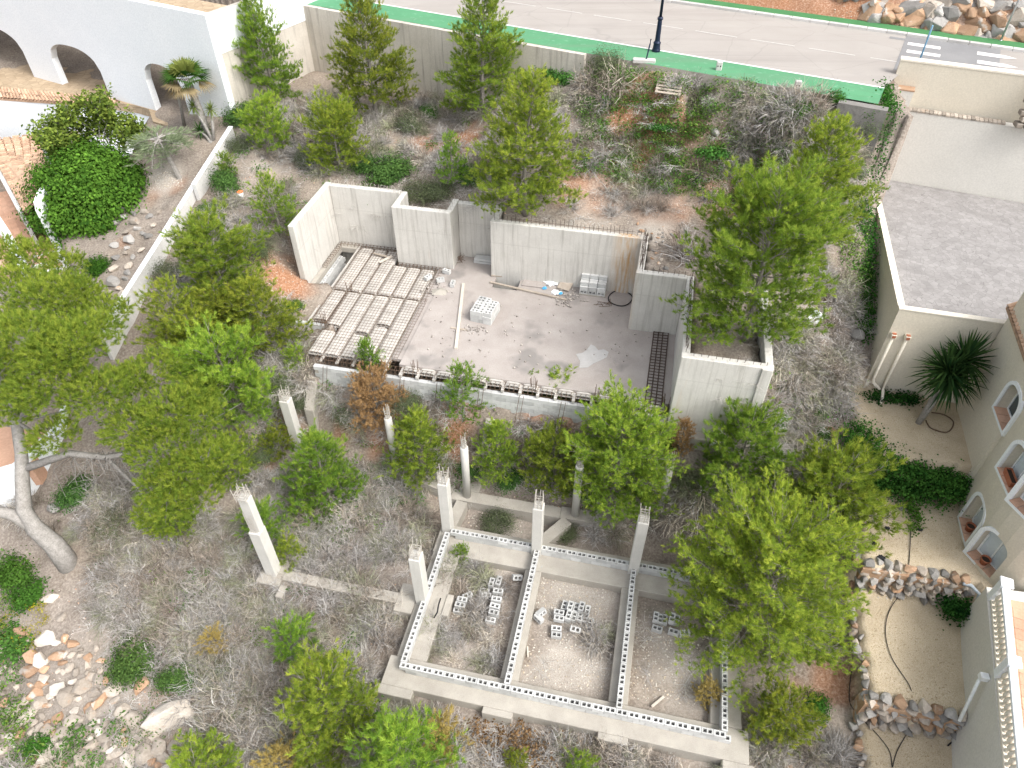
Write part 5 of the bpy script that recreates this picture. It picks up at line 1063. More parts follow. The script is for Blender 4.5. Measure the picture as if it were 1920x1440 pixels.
def pine(seed, h, rad, nl, step=.2, shoots=4, z0=.12, K=24, lean=(0,0), env=None, gap=.0):
    r = np.random.default_rng(seed); rr = random.Random(seed); tb = MB(); P = []; D = []; Ls = []; hi = []
    tr = [Vector((lean[0]*t**1.5*h+.05*h*math.sin(t*5+seed)*.3, lean[1]*t**1.5*h+.05*h*math.cos(t*4+seed)*.3, h*t)) for t in np.linspace(0,1,9)]
    r0 = .022*h+.02; tb.tube(tr, [r0*(1-.88*t) for t in np.linspace(0,1,9)], 8)
    env = env or [(0,.55),(.12,.8),(.3,1.0),(.5,.92),(.72,.66),(.9,.36),(1,.15)]
    ex, ey = zip(*env)
    for i in range(nl):
        t = z0+(1-z0)*((i+.5)/nl)**.9; k = t*8; a = tr[int(min(7,k))].lerp(tr[int(min(7,k))+1], k-int(min(7,k)))
        az = i*2.399963+rr.uniform(-.5,.5); el = R(-4+62*t**1.6+rr.uniform(-9,9)); ll = rad*np.interp(t, ex, ey)*rr.uniform(.72,1.12)
        if rr.random() < gap: continue
        pts = [a]; d = Vector((math.cos(az)*math.cos(el), math.sin(az)*math.cos(el), math.sin(el))); n = 4
        for s in range(1,n+1): dd = (d+Vector((0,0,.28*(s/n)**1.5))+Vector((rr.uniform(-.1,.1),rr.uniform(-.1,.1),rr.uniform(-.05,.05)))).normalized(); pts.append(pts[-1]+dd*ll/n)
        tb.tube(pts, [max(.008,.22*r0*(1-t*.6)*(1-.85*s/n)) for s in range(n+1)], 5, cap=False)
        m = max(3, int(ll*.80/(step*.68)))
        for j in range(m+1):
            f = .20+.80*j/m; kk = f*n; q = pts[int(min(n-1,kk))].lerp(pts[int(min(n-1,kk))+1], kk-int(min(n-1,kk))); sd = -1 if j%2 else 1
            ang = rr.uniform(.5,1.15)*sd if j < m else 0; tl = ll*(.42-.22*f)*rr.uniform(.6,1.15)+.08
            hd = Vector((math.cos(az+ang)*math.cos(el*.7), math.sin(az+ang)*math.cos(el*.7), math.sin(el*.7)+rr.uniform(.0,.35))).normalized(); e = q+hd*tl
            tb.tube([q,e], [.008,.004], 3, cap=False)
            ns = max(3, int(round(tl/.075*shoots/4)))
            for s in range(ns):
                g = 1-.75*s/ns*rr.uniform(.8,1); pp = q.lerp(e, g); dv = (hd*.7+Vector((rr.gauss(0,.55),rr.gauss(0,.55),.45+rr.gauss(0,.3)))).normalized()
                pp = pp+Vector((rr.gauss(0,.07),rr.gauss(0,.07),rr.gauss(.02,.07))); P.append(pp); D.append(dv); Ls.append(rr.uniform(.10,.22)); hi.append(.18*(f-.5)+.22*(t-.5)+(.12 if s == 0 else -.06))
    P, D, Ls, hi = np.array(P), np.array(D), np.array(Ls), np.array(hi)
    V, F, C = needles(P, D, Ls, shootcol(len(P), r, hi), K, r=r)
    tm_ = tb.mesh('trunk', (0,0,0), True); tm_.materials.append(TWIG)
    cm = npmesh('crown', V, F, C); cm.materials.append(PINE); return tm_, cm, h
cone = [(0,.7),(.1,.92),(.25,1.0),(.45,.92),(.65,.72),(.85,.44),(1,.2)]
dome = [(0,.45),(.2,.88),(.4,1.0),(.6,1.0),(.8,.82),(.93,.56),(1,.3)]
TPL = {'s0': pine(1,1.5,.72,22,.15,4,.08,30,env=dome), 's1': pine(2,2.4,.95,30,.15,4,.1,30,env=cone), 's2': pine(3,2.2,1.15,32,.15,4,.08,30,env=dome),
 'm0': pine(4,3.2,1.25,44,.15,4,.08,30,env=cone), 'm1': pine(5,3.0,1.5,44,.16,4,.1,30,env=dome), 'm2': pine(6,3.4,1.35,34,.2,4,.12,30,env=cone,gap=.15), 
 'l0': pine(7,5.4,1.9,64,.17,4,.08,30,env=cone), 'l1': pine(8,5.6,2.05,66,.17,4,.10,30,env=cone,lean=(.03,.02)), 'l2': pine(9,5.2,2.3,66,.18,4,.10,30,env=dome), 'x0': pine(10,6.6,3.3,84,.2,4,.10,26,env=dome)}
DEAD = None
def foliage_fixed(name, c1, c2):
    return mat(name, c1, c2, 5, 30, .9, .0)
DEADM = foliage_fixed('dead_pine_needles', (.27,.155,.06), (.42,.27,.13)); DEADY = foliage_fixed('yellowing_pine_needles', (.30,.22,.06), (.42,.33,.11))
def place_pine(px, py, h, tpl, label, wide=1.0, dead=None, rot=None, name='pine_tree', group='young pines on the plot', zoff=-.05):
    tm_, cm, h0 = TPL[tpl]; s_ = h/h0; b_ = hit(px, py); t_ = thing(name, label, 'tree', b_+Vector((0,0,zoff)), rot if rot is not None else random.uniform(0,6.28), group); t_.scale = (s_*wide, s_*wide, s_)
    link('trunk', tm_, None, t_); c = link('crown', cm, None, t_)
    if dead: c.material_slots[0].link = 'OBJECT'; c.material_slots[0].material = dead
    return t_
PINES = [
 (515,190,5.6,'l0','tall slim pine in the corner between white house and road wall',.78), (705,222,6.2,'l1','tall pine standing against the streaked road wall left of another',.9), (908,212,5.8,'l0','tall cone-shaped pine against the road wall near leafy creepers',.98), (985,402,6.2,'l1','tall broad pine growing right behind the retaining wall',1.02),
 (512,288,2.5,'s2','small bright pine below the corner pine by white house',.9), (640,322,3.2,'m1','round pine on the upper bank behind the left retaining wall',.95), (850,352,2.6,'m2','thin young pine beside the dark scrub behind the wall recess',.8), (528,450,3.2,'m2','thin young pine outside the left retaining wall',.95),
 (428,566,3.7,'m1','spreading pine beside the boundary wall above the sparse one',1.05), (352,655,3.4,'m2','sparse see-through pine at the lower end of boundary wall',1.1), (505,655,3.6,'m0','bright pine left of the short block wall',1.08), (455,790,4.2,'m1','pine between the big leaning pine and slab corner',.95),
 (622,945,4.0,'m0','bright pine right of the square column below the slab',.95), (700,722,2.3,'s1','thin young pine poking up at the slab front edge',.7), (790,888,3.5,'m0','bright pine between two round columns and stub piers',.95), (870,790,3.0,'m2','airy pine growing against the front block wall',.85),
 (935,890,3.0,'m0','bright pine beside the stub pier right of red earth',.82), (1145,955,5.3,'l2','big bushy pine in front of the slab hiding a round column',.98), (1035,918,2.9,'m1','dark pine left of the big bushy pine below slab',.9), (1392,640,6.0,'l2','big bright pine inside the filled box of concrete wall',1.0),
 (1495,485,5.8,'l1','tall pine on the bank beside the garage',.98), (1370,918,3.6,'m1','pine in front of the right concrete wall end',.98), (1525,1005,4.0,'m1','dark spreading pine between ivy hedge and biggest pine',1.0), (1392,1200,6.2,'x0','biggest pine overhanging the rooms beside gravel terraces',1.02),
 (1452,1372,1.9,'s2','small round pine below the biggest pine near the rooms',1.05), (638,1360,3.2,'m1','bright pine in the grey brush left of the footing corner',.95), (560,1222,1.5,'s0','tiny bright pine in the grey brush',1.1), (770,1475,3.8,'m0','bright pine at the front left corner of the footing',1.05),
 (400,1475,2.0,'s2','bright pine low in the brush below the big boulder',1.1), (550,1054,1.2,'s0','tiny pine next to the lone tall column base',1.0), (500,1005,1.5,'s0','tiny dull pine behind the lone tall column',1.15), (865,1052,.85,'s0','tiny pine seedling inside the weedy left room',.8),
 (970,1440,.8,'s0','tiny pine seedling among brown leaves in front of footing',1.0), (1085,1450,.9,'s0','tiny pine seedling in front of the footing centre',1.2), (600,1450,1.3,'s0','tiny pine beside the dead tan shrub at plot edge',1.1), (335,1000,1.6,'s2','low bright pine under the big leaning pine crown',1.2),
 (560,690,1.0,'s0','tiny pine sprouting at the slab corner',1.0), (430,330,1.0,'s0','tiny pine at the boundary wall near white house',1.0),(430,640,2.4,'m1','low round pine between the sparse pine and the bright one',1.1),(395,690,2.6,'m1','pine half hidden behind the big leaning pine crown',1.1),(530,850,1.3,'s0','low pine beside the left square column',1.1),(440,900,2.0,'s2','dull pine between big pine crown and lone tall column',1.2), (1000,745,1.3,'s1','thin pine sapling against the front block wall centre',1.1), (1045,750,1.3,'s0','dull pine sapling against the front block wall',1.2)]
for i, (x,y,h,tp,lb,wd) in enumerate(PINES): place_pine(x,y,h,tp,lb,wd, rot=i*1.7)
place_pine(712,800,2.7,'m1','dead pine with brown needles in front of the slab',.85,DEADM,.4); place_pine(1272,850,1.7,'s1','dead brown pine sapling below the right concrete wall',.8,DEADM,1.4); place_pine(1235,865,.9,'s0','small dead brown shrub beside the round column',1.0,DEADM,2.0)
place_pine(825,1400,1.3,'s0','yellow-brown dying pine beside the footing corner pine',1.2,DEADY,.4); place_pine(540,1450,1.2,'s0','dead tan shrub in the brush at the plot edge',1.3,DEADY,2.4); place_pine(1322,1315,.9,'s0','yellowish pine seedling inside the shaded right room',1.0,DEADY,2.9); place_pine(410,1215,.8,'s0','dead tan shrub above the two dark green bushes',1.4,DEADY,.9)
# the big leaning pine at the left: bent trunk, limbs, umbrella clumps of foliage
def big_left():
    r = np.random.default_rng(77); rr = random.Random(77); b_ = hit(128,1052); t_ = thing('leaning_pine', 'big old pine with thick bent grey trunk leaning over the plot', 'tree', b_)
    tb = MB(); Lp = lambda x,y,z: at(x,y,z)-b_
    path = [Vector((.05,-.1,-.3)), Lp(100,1020,.0), Lp(65,990,.9), Lp(45,955,1.6), Lp(42,900,2.6), Lp(40,850,3.4), Lp(30,790,4.4), Lp(10,725,5.4), Lp(-10,660,6.2)]
    tb.tube(path, [.44,.38,.33,.28,.25,.22,.19,.16,.12], 12); tb.tube([Lp(62,988,.9),Lp(25,965,1.4),Lp(-20,955,1.8),Lp(-60,930,2.6)], [.27,.24,.2,.16], 10)
    clumps = [(100,560,7.0,1.5),(40,640,7.4,1.5),(150,640,7.2,1.5),(90,720,6.6,1.4),(180,740,6.2,1.25),(30,760,6.0,1.1),(140,560,6.6,1.2),(20,540,6.8,1.3),(190,590,6.4,1.1),(110,660,7.4,1.3),(100,820,4.9,.9),
      (285,700,5.6,1.15),(320,770,5.4,1.15),(255,800,5.2,1.15),(300,840,4.8,1.15),(375,790,4.9,1.0),(390,860,4.4,.95),(345,890,4.2,1.0),(330,940,3.6,.9),(300,910,3.9,.8),(370,740,5.0,.9),(230,720,5.8,1.0),(-20,700,6.4,1.2),(-10,620,6.6,1.2),(60,480,6.6,1.0),(120,500,6.4,1.0),(20,470,6.4,.9),(280,965,2.8,.6),(380,930,3.3,.7)]
    P = []; D = []; Ls = []; hi = []
    lim = [Lp(42,880,2.9), Lp(130,850,3.3), Lp(200,858,3.6), Lp(265,845,4.0)]; tb.tube(lim, [.17,.14,.11,.08], 8)
    for (x,y,z,rad) in clumps:
        c = Lp(x,y,z); root = (lim[2] if x < 290 and y > 840 else lim[3]) if x > 215 and y > 680 else path[6 if y > 650 else 7] if x > 0 else path[7]
        md = root.lerp(c,.55)+Vector((rr.uniform(-.3,.3),rr.uniform(-.3,.3),-.35)); tb.tube([root,md,c+Vector((0,0,-.25*rad))], [.075,.05,.02], 6, cap=False)
        for k in range(int(14*rad)):
            e = c+Vector((rr.gauss(0,.5),rr.gauss(0,.5),rr.uniform(-.2,.2)))*rad; tb.tube([md.lerp(c,rr.uniform(.2,1)),e], [.018,.007], 3, cap=False)
        n = int(380*rad**2); d = unit(r.normal(size=(n,3))); d[:,2] = np.abs(d[:,2])*.9-.25; d = unit(d); q = np.array(c)+d*np.array([1,1,.55])*rad*(r.random((n,1))**.35)
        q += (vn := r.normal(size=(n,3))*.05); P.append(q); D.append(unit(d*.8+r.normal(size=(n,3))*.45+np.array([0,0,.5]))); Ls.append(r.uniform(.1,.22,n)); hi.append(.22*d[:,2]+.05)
    for k in range(60):   # bare grey dead twigs under the crown
        a = lim[1].lerp(lim[3], rr.random()); tb.tube([a,a+Vector((rr.uniform(-.5,.9),rr.uniform(-1.1,.2),rr.uniform(-.9,.1))),a+Vector((rr.uniform(-.7,1.3),rr.uniform(-1.6,.2),rr.uniform(-1.4,0)))], [.022,.014,.006], 3, cap=False)
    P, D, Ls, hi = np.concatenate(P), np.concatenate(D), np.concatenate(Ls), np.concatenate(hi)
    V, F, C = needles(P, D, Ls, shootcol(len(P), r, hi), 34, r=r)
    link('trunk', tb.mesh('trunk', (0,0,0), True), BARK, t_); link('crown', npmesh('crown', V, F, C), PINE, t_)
big_left()
# ---------------- broad leaved plants
def leaves(P, Nn, C, l=.09, w_=.05, r=None):
    r = r or rng; n = len(P); t = unit(np.cross(Nn, unit(r.normal(size=(n,3))))); b_ = np.cross(Nn, t); s = r.uniform(.7,1.3,(n,1))
    tip = P+t*l*s; V = np.stack([P, P+t*l*s*.5+b_*w_*.5*s+Nn*.01, tip, P+t*l*s*.5-b_*w_*.5*s+Nn*.01], 1).reshape(-1,3)
    F = np.arange(len(V)).reshape(-1,4); return V, F, np.repeat(C*r.uniform(.75,1.25,(n,1)), 4, 0)
def bush(seed, n, dims, cl=40, l=.09, w_=.05, c1=(.03,.07,.015), c2=(.09,.16,.03), low=.15, shell=.35, clr=.25, stems=6):
    r = np.random.default_rng(seed); d = unit(r.normal(size=(cl,3))); d[:,2] = np.abs(d[:,2]); cc_ = d*np.array(dims)*(r.random((cl,1))**shell); cc_[:,2] = cc_[:,2]+dims[2]*low
    k = r.integers(0,cl,n); off = r.normal(size=(n,3))*clr*np.array([1,1,.8]); P = cc_[k]+off; P[:,2] = np.maximum(P[:,2],.02)
    Nn = unit(off*1.5/clr*.5+d[k]*.6+np.array([0,0,.7])+r.normal(size=(n,3))*.4); a = np.clip(r.random((n,1))*.6+.5*r.random((cl,1))[k]-.1+.15*d[k,2:3], 0, 1)
    V, F, C = leaves(P, Nn, np.array(c1)+(np.array(c2)-np.array(c1))*a, l, w_, r); me = npmesh('foliage', V, F, C); me.materials.append(LEAF)
    tb = MB()
    for i in range(stems): q = cc_[r.integers(0,cl)]; tb.tube([(0,0,-.1),(q[0]*.4,q[1]*.4,q[2]*.5),tuple(q)], [.03,.02,.008], 4, cap=False)
    sm_ = tb.mesh('stems'); sm_.materials.append(TWIG); return me, sm_
def plant(name, label, cat, loc, meshes, scale=1.0, rz=0.0, group=None):
    t_ = thing(name, label, cat, loc, rz, group); t_.scale = (scale,)*3 if not hasattr(scale,'__len__') else scale
    link('foliage', meshes[0], None, t_); link('stems', meshes[1], None, t_); return t_
BU = {'dark': bush(21,5200,(.95,.8,.7),52,.095,.06,(.035,.085,.025),(.12,.22,.055),clr=.24,shell=.55), 'green': bush(22,1700,(.6,.6,.42),34,.09,.06,(.03,.09,.015),(.09,.21,.035),clr=.16), 'olive': bush(23,4600,(.8,.8,.7),60,.07,.028,(.07,.09,.05),(.19,.23,.12),clr=.2), 'low': bush(24,1500,(.9,.8,.22),40,.11,.08,(.03,.10,.02),(.10,.24,.05),clr=.15)}
rt_ = bush(25,44000,(2.55,2.55,2.3),330,.13,.08,(.03,.095,.016),(.135,.30,.04),low=.5,shell=.16,clr=.26,stems=14)
g0 = hit(195,455); t_ = plant('round_tree', 'dense round dark green tree hiding the white house terrace', 'tree', at(200,425,3.2), rt_, (1.28,1.28,1.36)); t_.location.z = 2.9
m_ = MB(); m_.tube([(0,0,-1.0),(.05,0,.3),(.02,.05,1.6)], [.16,.13,.08], 8); link('trunk', m_.mesh('trunk'), BARK, t_)
sm2 = bush(26,2600,(.62,.62,.55),50,.09,.055,(.02,.07,.012),(.075,.18,.025),clr=.15); plant('round_shrub', 'clipped dark green shrub below the round tree', 'shrub', hit(185,508), sm2)
# citrus-like open tree with visible twigs in front of the white walls
def open_tree():
    r = np.random.default_rng(31); rr = random.Random(31); b_ = at(205,345,4.9); t_ = thing('leafy_tree', 'slender open leafy tree in front of the white walls', 'tree', b_); t_.scale = (1.7,1.7,1.5); tb = MB(); P = []
    def grow(p, d, ln, rad, lv):
        e = p+d*ln; tb.tube([p, p.lerp(e,.5)+Vector((rr.uniform(-.05,.05),rr.uniform(-.05,.05),0)), e], [rad, rad*.8, rad*.6], 5, cap=False)
        if lv >= 2: P.extend([p.lerp(e, rr.uniform(.3,1.1)) for _ in range(3)])
        if lv < 4:
            for k in range(3): grow(e if k else p.lerp(e,.7), (d+Vector((rr.uniform(-.75,.75),rr.uniform(-.75,.75),rr.uniform(-.15,.5)))).normalized(), ln*rr.uniform(.6,.85), rad*.6, lv+1)
    grow(Vector((0,0,-.3)), Vector((-.12,0,1)).normalized(), 1.1, .06, 0); grow(Vector((.1,0,-.3)), Vector((.25,.1,1)).normalized(), 1.2, .05, 0)
    P = np.array([tuple(p) for p in P]); k = np.repeat(P, 13, 0)+r.normal(size=(len(P)*13,3))*.14; n = len(k); a = r.random((n,1))
    V, F, C = leaves(k, unit(r.normal(size=(n,3))+np.array([0,0,.8])), np.array([.075,.125,.025])+np.array([.16,.18,.03])*a**1.3, .13, .075, r)
    link('foliage', npmesh('foliage', V, F, C), LEAF, t_); link('limbs', tb.mesh('limbs'), BARK, t_)
open_tree()
def feathery():
    r = np.random.default_rng(33); b_ = hit(338,335); t_ = thing('tamarisk', 'feathery pale green tamarisk beside the boundary wall', 'shrub', b_); t_.scale = (1.7,1.7,1.5); tb = MB(); P = []; D = []
    tb.tube([(0,0,-.1),(-.15,.05,.7),(-.3,.1,1.4)], [.09,.07,.05], 7)
    for i in range(34):
        a = i*2.4; l = r.uniform(.6,1.25); p0 = Vector((-.3,.1,r.uniform(.9,1.5))); d = Vector((math.cos(a),math.sin(a),r.uniform(.1,.7))).normalized(); pts = [p0+d*l*f+Vector((0,0,-.55*f*f*l)) for f in (0,.35,.7,1)]
        tb.tube(pts, [.025,.018,.012,.006], 4, cap=False)
        for k in range(16): f = r.uniform(.2,1); q = pts[0].lerp(pts[3], f)+Vector((0,0,.12*math.sin(f*3.1))); P.append(q); D.append((d+Vector((r.normal()*.5,r.normal()*.5,-.15))).normalized())
    P, D = np.array(P), np.array(D); C = np.array([.20,.26,.15])+r.random((len(P),1))*np.array([.14,.16,.10]); V, F, C = needles(P, D, np.full(len(P),.3), C, 22, .10, .014, (.2,.6), r)
    link('foliage', npmesh('foliage', V, F, C), LEAF, t_); link('limbs', tb.mesh('limbs'), BARK, t_)
feathery()
# ---------------- palm and yuccas: blades of real strap leaves
def rosette(tb_list, c, n, l, w_, up, cols, r, droop=.5, mi=None):
    V = []; F = []; C = []
    for i in range(n):
        a = i*2.399963+r.uniform(-.2,.2); e = up[0]+(up[1]-up[0])*((i+.5)/n); d = np.array([math.cos(a)*math.cos(e),math.sin(a)*math.cos(e),math.sin(e)]); s = np.array([-math.sin(a),math.cos(a),0])
        ll = l*r.uniform(.8,1.15); col_ = cols[0]+(cols[1]-cols[0])*r.random(); o = len(V)
        for k,f in enumerate((0,.33,.66,1)):
            p = c+d*ll*f+np.array([0,0,-droop*ll*f*f*max(0,.9-math.sin(e))]); ww = w_*(.6,1,.75,.06)[k]
            V += [p-s*ww/2, p+np.array([0,0,-.12*ww]), p+s*ww/2]; C += [col_]*3
        for k in range(3):
            b_ = o+k*3; F += [(b_,b_+1,b_+4,b_+3),(b_+1,b_+2,b_+5,b_+4)]
    return V, F, C
def merge(parts):
    V = []; F = []; C = []
    for v,f,c in parts: o = len(V); V += v; F += [tuple(i+o for i in q) for q in f]; C += c
    return npmesh('leaves', np.array(V), np.array(F), np.array(C))
G1 = (np.array([.02,.07,.015]), np.array([.07,.16,.03])); GY = (np.array([.10,.15,.03]), np.array([.22,.26,.07])); GB = (np.array([.22,.17,.08]), np.array([.34,.28,.15]))
r_ = np.random.default_rng(41)
pb = hit(390,255); pt = thing('fan_palm', 'tall fan palm with shaggy trunk in front of white arcade wall', 'palm', pb); top_ = at(350,150,10.2)-pb
m_ = MB(); m_.tube([(0,0,-.2),tuple(top_*.35+Vector((.1,0,.0))),tuple(top_*.7+Vector((.05,0,.1))),tuple(top_)], [.2,.17,.19,.22], 10); link('trunk', m_.mesh('trunk', (0,0,0), True), BARK, pt)
V0 = []
def fan(c, d, R_, n, cols):
    d = unit(np.array(d)); s = unit(np.cross(d,[0,0,1.])); u = np.cross(s,d); V = []; F = []; C = []
    col_ = cols[0]+(cols[1]-cols[0])*r_.random()
    for k in range(n):
        a = (k/(n-1)-.5)*2.6; dd = unit(d*math.cos(a)+s*math.sin(a)+u*.1*math.cos(a*3)); w_ = np.cross(dd,u)*.03*R_; o = len(V); q = c+dd*R_*r_.uniform(.85,1.05)-np.array([0,0,.18*R_])
        V += [c, c+dd*R_*.55+w_*1.6, q, c+dd*R_*.55-w_*1.6]; F.append((o,o+1,o+2,o+3)); C += [col_*r_.uniform(.8,1.2)]*4
    return V, F, C
fr = []
tc = np.array(top_)
for i in range(26):
    a = i*2.4; e = 1.45-1.95*(i/26); d = np.array([math.cos(a)*math.cos(e),math.sin(a)*math.cos(e),math.sin(e)]); c = tc+d*(.35+.3*(i/26)); fr.append(fan(c, d+r_.normal(size=3)*.12, 1.0, 17, GY if i < 8 else G1 if i < 20 else GB))
    st = rosette(None, tc, 1, .6, .05, (e,e), GY, r_, 0); v_ = np.array(st[0]); 
link('fronds', merge(fr), LEAF, pt)
def yucca(label, base, heads, l, w_, n=60, cols=G1, name='yucca', droop=.25):
    t_ = thing(name, label, 'yucca', base); tb = MB(); pr_l = []
    for h_ in heads:
        h_ = Vector(h_); tb.tube([(0,0,-.15),tuple(h_*.5+Vector((.04,.02,0))),tuple(h_)], [.11,.08,.06], 8); pr_l.append(rosette(None, np.array(h_), n, l, w_, (-.75,1.3), cols, r_, droop))
    link('trunk', tb.mesh('trunk', (0,0,0), True), BARK, t_); link('leaves', merge(pr_l), LEAF, t_); return t_
yb = hit(1720,795); yh = at(1797,682,6.3)-yb; yucca('large yucca with thick leaning trunk in the gravel by garage', yb, [yh*.93+Vector((-.35,-.1,.0)), yh+Vector((.25,.1,.1)), yh*.86+Vector((-.1,-.25,-.1))], 1.2, .095, 130, (np.array([.015,.05,.018]),np.array([.06,.125,.035])))
y2 = hit(400,265); yucca('slim yucca with two leafy heads beside the fan palm', y2, [at(362,200,8.9)-y2, at(395,205,8.8)-y2], .5, .06, 48, GY); y3 = hit(398,270); yucca('short yucca clump at the foot of fan palm', y3, [at(375,245,7.6)-y3, at(385,240,7.7)-y3], .55, .06, 40, G1)
y4 = hit(345,235); yucca('thin tall yucca with yellow green head under the fan palm', y4, [at(330,165,9.6)-y4], .5, .05, 40, GY)
# ---------------- shrubs and creepers
SH = [('green',1632,222,1.0,'green shrub in the gap between plot and garage rear wall'),('olive',1622,262,1.1,'olive shrub against the garage side below its rear wall'),('olive',600,232,1.0,'olive scrub between the corner pine and tall wall pine'),('olive',770,240,1.1,'olive scrub in front of the streaked road wall'),('olive',575,305,.9,'olive scrub left of the round pine on upper bank'),('dark',690,315,.9,'dark scrub right of the round pine on upper bank'),('dark',885,335,.85,'dark scrub beside the broad pine behind retaining wall'),
 ('olive',480,480,1.0,'olive scrub beside the red earth outside left retaining wall'),('olive',400,620,1.0,'olive scrub among pines below the boundary wall'),('olive',520,715,1.0,'olive scrub outside the slab left corner'),('olive',490,860,.9,'olive scrub left of the square column below slab'),('green',740,955,.8,'green shrub in grey brush left of the rear corner column'),
 ('olive',605,985,.7,'blue-green tuft in the brush above the ground beam'),('dark',1100,920,.9,'dark scrub under the big bushy pine'),('olive',1290,905,.8,'olive scrub beside the round column at the right'),('olive',1060,1005,.7,'brown-green scrub beside the diagonal footing'),('dark',425,352,1.05,'round glossy dark shrub inside the plot at the boundary wall'),('dark',395,398,.7,'low dark shrub leaning on the boundary wall below the round one'),('dark',455,225,1.2,'dark shrub in the corner under the tall corner pine'),('olive',1135,135,1.15,'grey-green leafy bush at the edge of green pavement'),
 ('dark',735,330,1.15,'dark scrub bush behind the left retaining wall nearest the round pine'),('olive',790,372,1.3,'dull olive bush inside the hollow of stepped wall'),('olive',830,365,1.0,'small olive bush beside the thin young pine at the wall recess'),('green',805,215,1.1,'bright green shrub beneath the road wall between two tall pines'),
 ('green',1242,828,1.0,'bright green creeper beside the foot of right concrete wall'),('green',1452,785,.9,'bright green shrub in the brush right of front concrete wall'),('green',1525,772,.75,'round bright green tuft in the brush near ivy hedge'),('green',1540,815,.6,'small green tuft between round tuft and ivy hedge'),
 ('dark',250,1245,.95,'dark green bush in the brush above the pale boulders'),('dark',335,1280,.75,'second darker bush in the brush beside the big boulder'),('olive',420,1260,.7,'olive bush in the brush below the dead tan shrub'),('olive',215,985,.95,'grey-green bush under the big leaning pine'),
 ('green',550,580,.75,'green shrub at the foot of left retaining wall'),('olive',560,760,.9,'olive bush at the foot of the slab left corner'),('olive',650,790,.8,'blue-green bush below the slab near red earth'),('olive',765,760,.9,'blue-green bush right of the dead brown pine'),('dark',880,885,.55,'dark shrub between round column and stub pier'),
 ('dark',960,900,.8,'dark scrub between bright pine and dark pine below slab'),('olive',320,520,1.0,'olive scrub leaning on the boundary wall lower stretch'),('olive',450,280,.8,'olive scrub beside the small bright pine'),('green',1210,930,.6,'dark green tuft behind the rear square column'),('olive',935,985,.9,'olive weed clump inside the bay footing'),
 ('green',1530,1330,.9,'green leafy shrub right of small round pine near the rooms'),('green',30,1080,1.4,'dense green bush left of the bent trunk'),('green',60,1120,1.1,'green bush below the bent trunk at the plot edge'),('low',20,1200,1.3,'yellow-green weed patch at the rocky plot edge'),('green',75,1400,.8,'green shrub among the pale boulders'),('dark',145,930,1.0,'dark shrub in the shade behind the bent trunk'),
 ('low',1060,150,1.15,'broad-leaved green creeper patch at the end of road wall'),('low',1030,135,.9,'pale broad-leaved weed patch against the road wall'),('low',1330,290,.9,'bright green weed patch on the slope below the pallet'),('green',1500,215,.8,'green weed clump below the upright post above grey brush'),('green',1560,205,.9,'green prickly weed clump beside the rough stone wall'),('low',1240,240,.7,'low green weed patch beside the red earth slide')]
for i,(k,x,y,s,lb) in enumerate(SH): plant({'dark':'dark_shrub','green':'green_shrub','olive':'olive_shrub','low':'weed_patch'}[k], lb, 'shrub' if k != 'low' else 'weeds', hit(x,y), BU[k], (s*random.uniform(.85,1.2),s*random.uniform(.75,1.05),s*random.uniform(.75,1.05)), i*1.3, 'shrubs and weed patches on the slopes')
# ivy hedge over the drop between the gravel beds, ivy strip along the garage, tufts
def ivy(label, pts, n, l=.09, w_=.075, c1=(.012,.05,.012), c2=(.055,.15,.03), thick=.3, name='ivy_hedge', seed=50):
    r = np.random.default_rng(seed); P = np.array([tuple(p) for p in pts]); k = r.integers(0,len(P)-1,n); f = r.random((n,1)); c = P[k]+(P[k+1]-P[k])*f; loc = Vector(P[0]); q = c-P[0]+r.normal(size=(n,3))*np.array([thick,thick,thick*.55])
    cl = np.sin(q[:,:1]*5)*np.sin(q[:,1:2]*6+q[:,2:3]*7); a = np.clip(.45+.35*cl+r.normal(size=(n,1))*.22,0,1)
    V, F, C = leaves(q, unit(r.normal(size=(n,3))*.7+np.array([-.1,-.4,.8])), np.array(c1)+(np.array(c2)-np.array(c1))*a, l, w_, r); t_ = thing(name, label, 'ivy', loc)
    link('foliage', npmesh('foliage', V, F, C), LEAF, t_); tb = MB()
    for i in range(len(P)-1): tb.tube([tuple(P[i]-P[0]), tuple((P[i]+P[i+1])/2-P[0]+np.array([.05,.05,-.1])), tuple(P[i+1]-P[0])], .015, 4, cap=False)
    link('stems', tb.mesh('stems'), TWIG, t_)
ivy('dense dark ivy hedge spilling over the drop between gravel beds', [B(15.75,11.6,3.5),B(15.85,10.9,3.4),B(16.2,10.5,3.3),B(16.9,10.35,3.2),B(17.6,10.3,3.1),B(18.4,10.25,3.0),B(19.2,10.2,3.0),B(19.5,10.1,2.6),B(18.6,9.95,2.4),B(17.6,10.0,2.3),B(16.6,10.05,2.4),B(15.9,10.2,2.4)], 15000, thick=.36, c1=(.022,.08,.016), c2=(.095,.23,.042))
ivy('ivy strip creeping along the foot of garage front wall', [B(16.4,13.6,3.6),B(17.0,13.7,3.6),B(17.7,13.7,3.6),B(18.2,13.8,3.7)], 1300, thick=.18, seed=51)
ivy('long green ivy strip at the foot of garage side wall', [Vector((*B(15.95,v_)[:2], float(zat(*B(15.9,v_)[:2]))+.15)) for v_ in (15.2,16.8,18.4,20,21.6,23.2,24.8,26.3)], 4200, thick=.2, c1=(.025,.085,.015), c2=(.08,.21,.035), seed=52)
ivy('ivy tuft growing around the grey drain pipe', [B(18.6,5.75,1.3),B(19.0,5.6,1.2),B(19.05,5.4,1.6),B(18.8,5.5,.9)], 1500, thick=.2, seed=53)
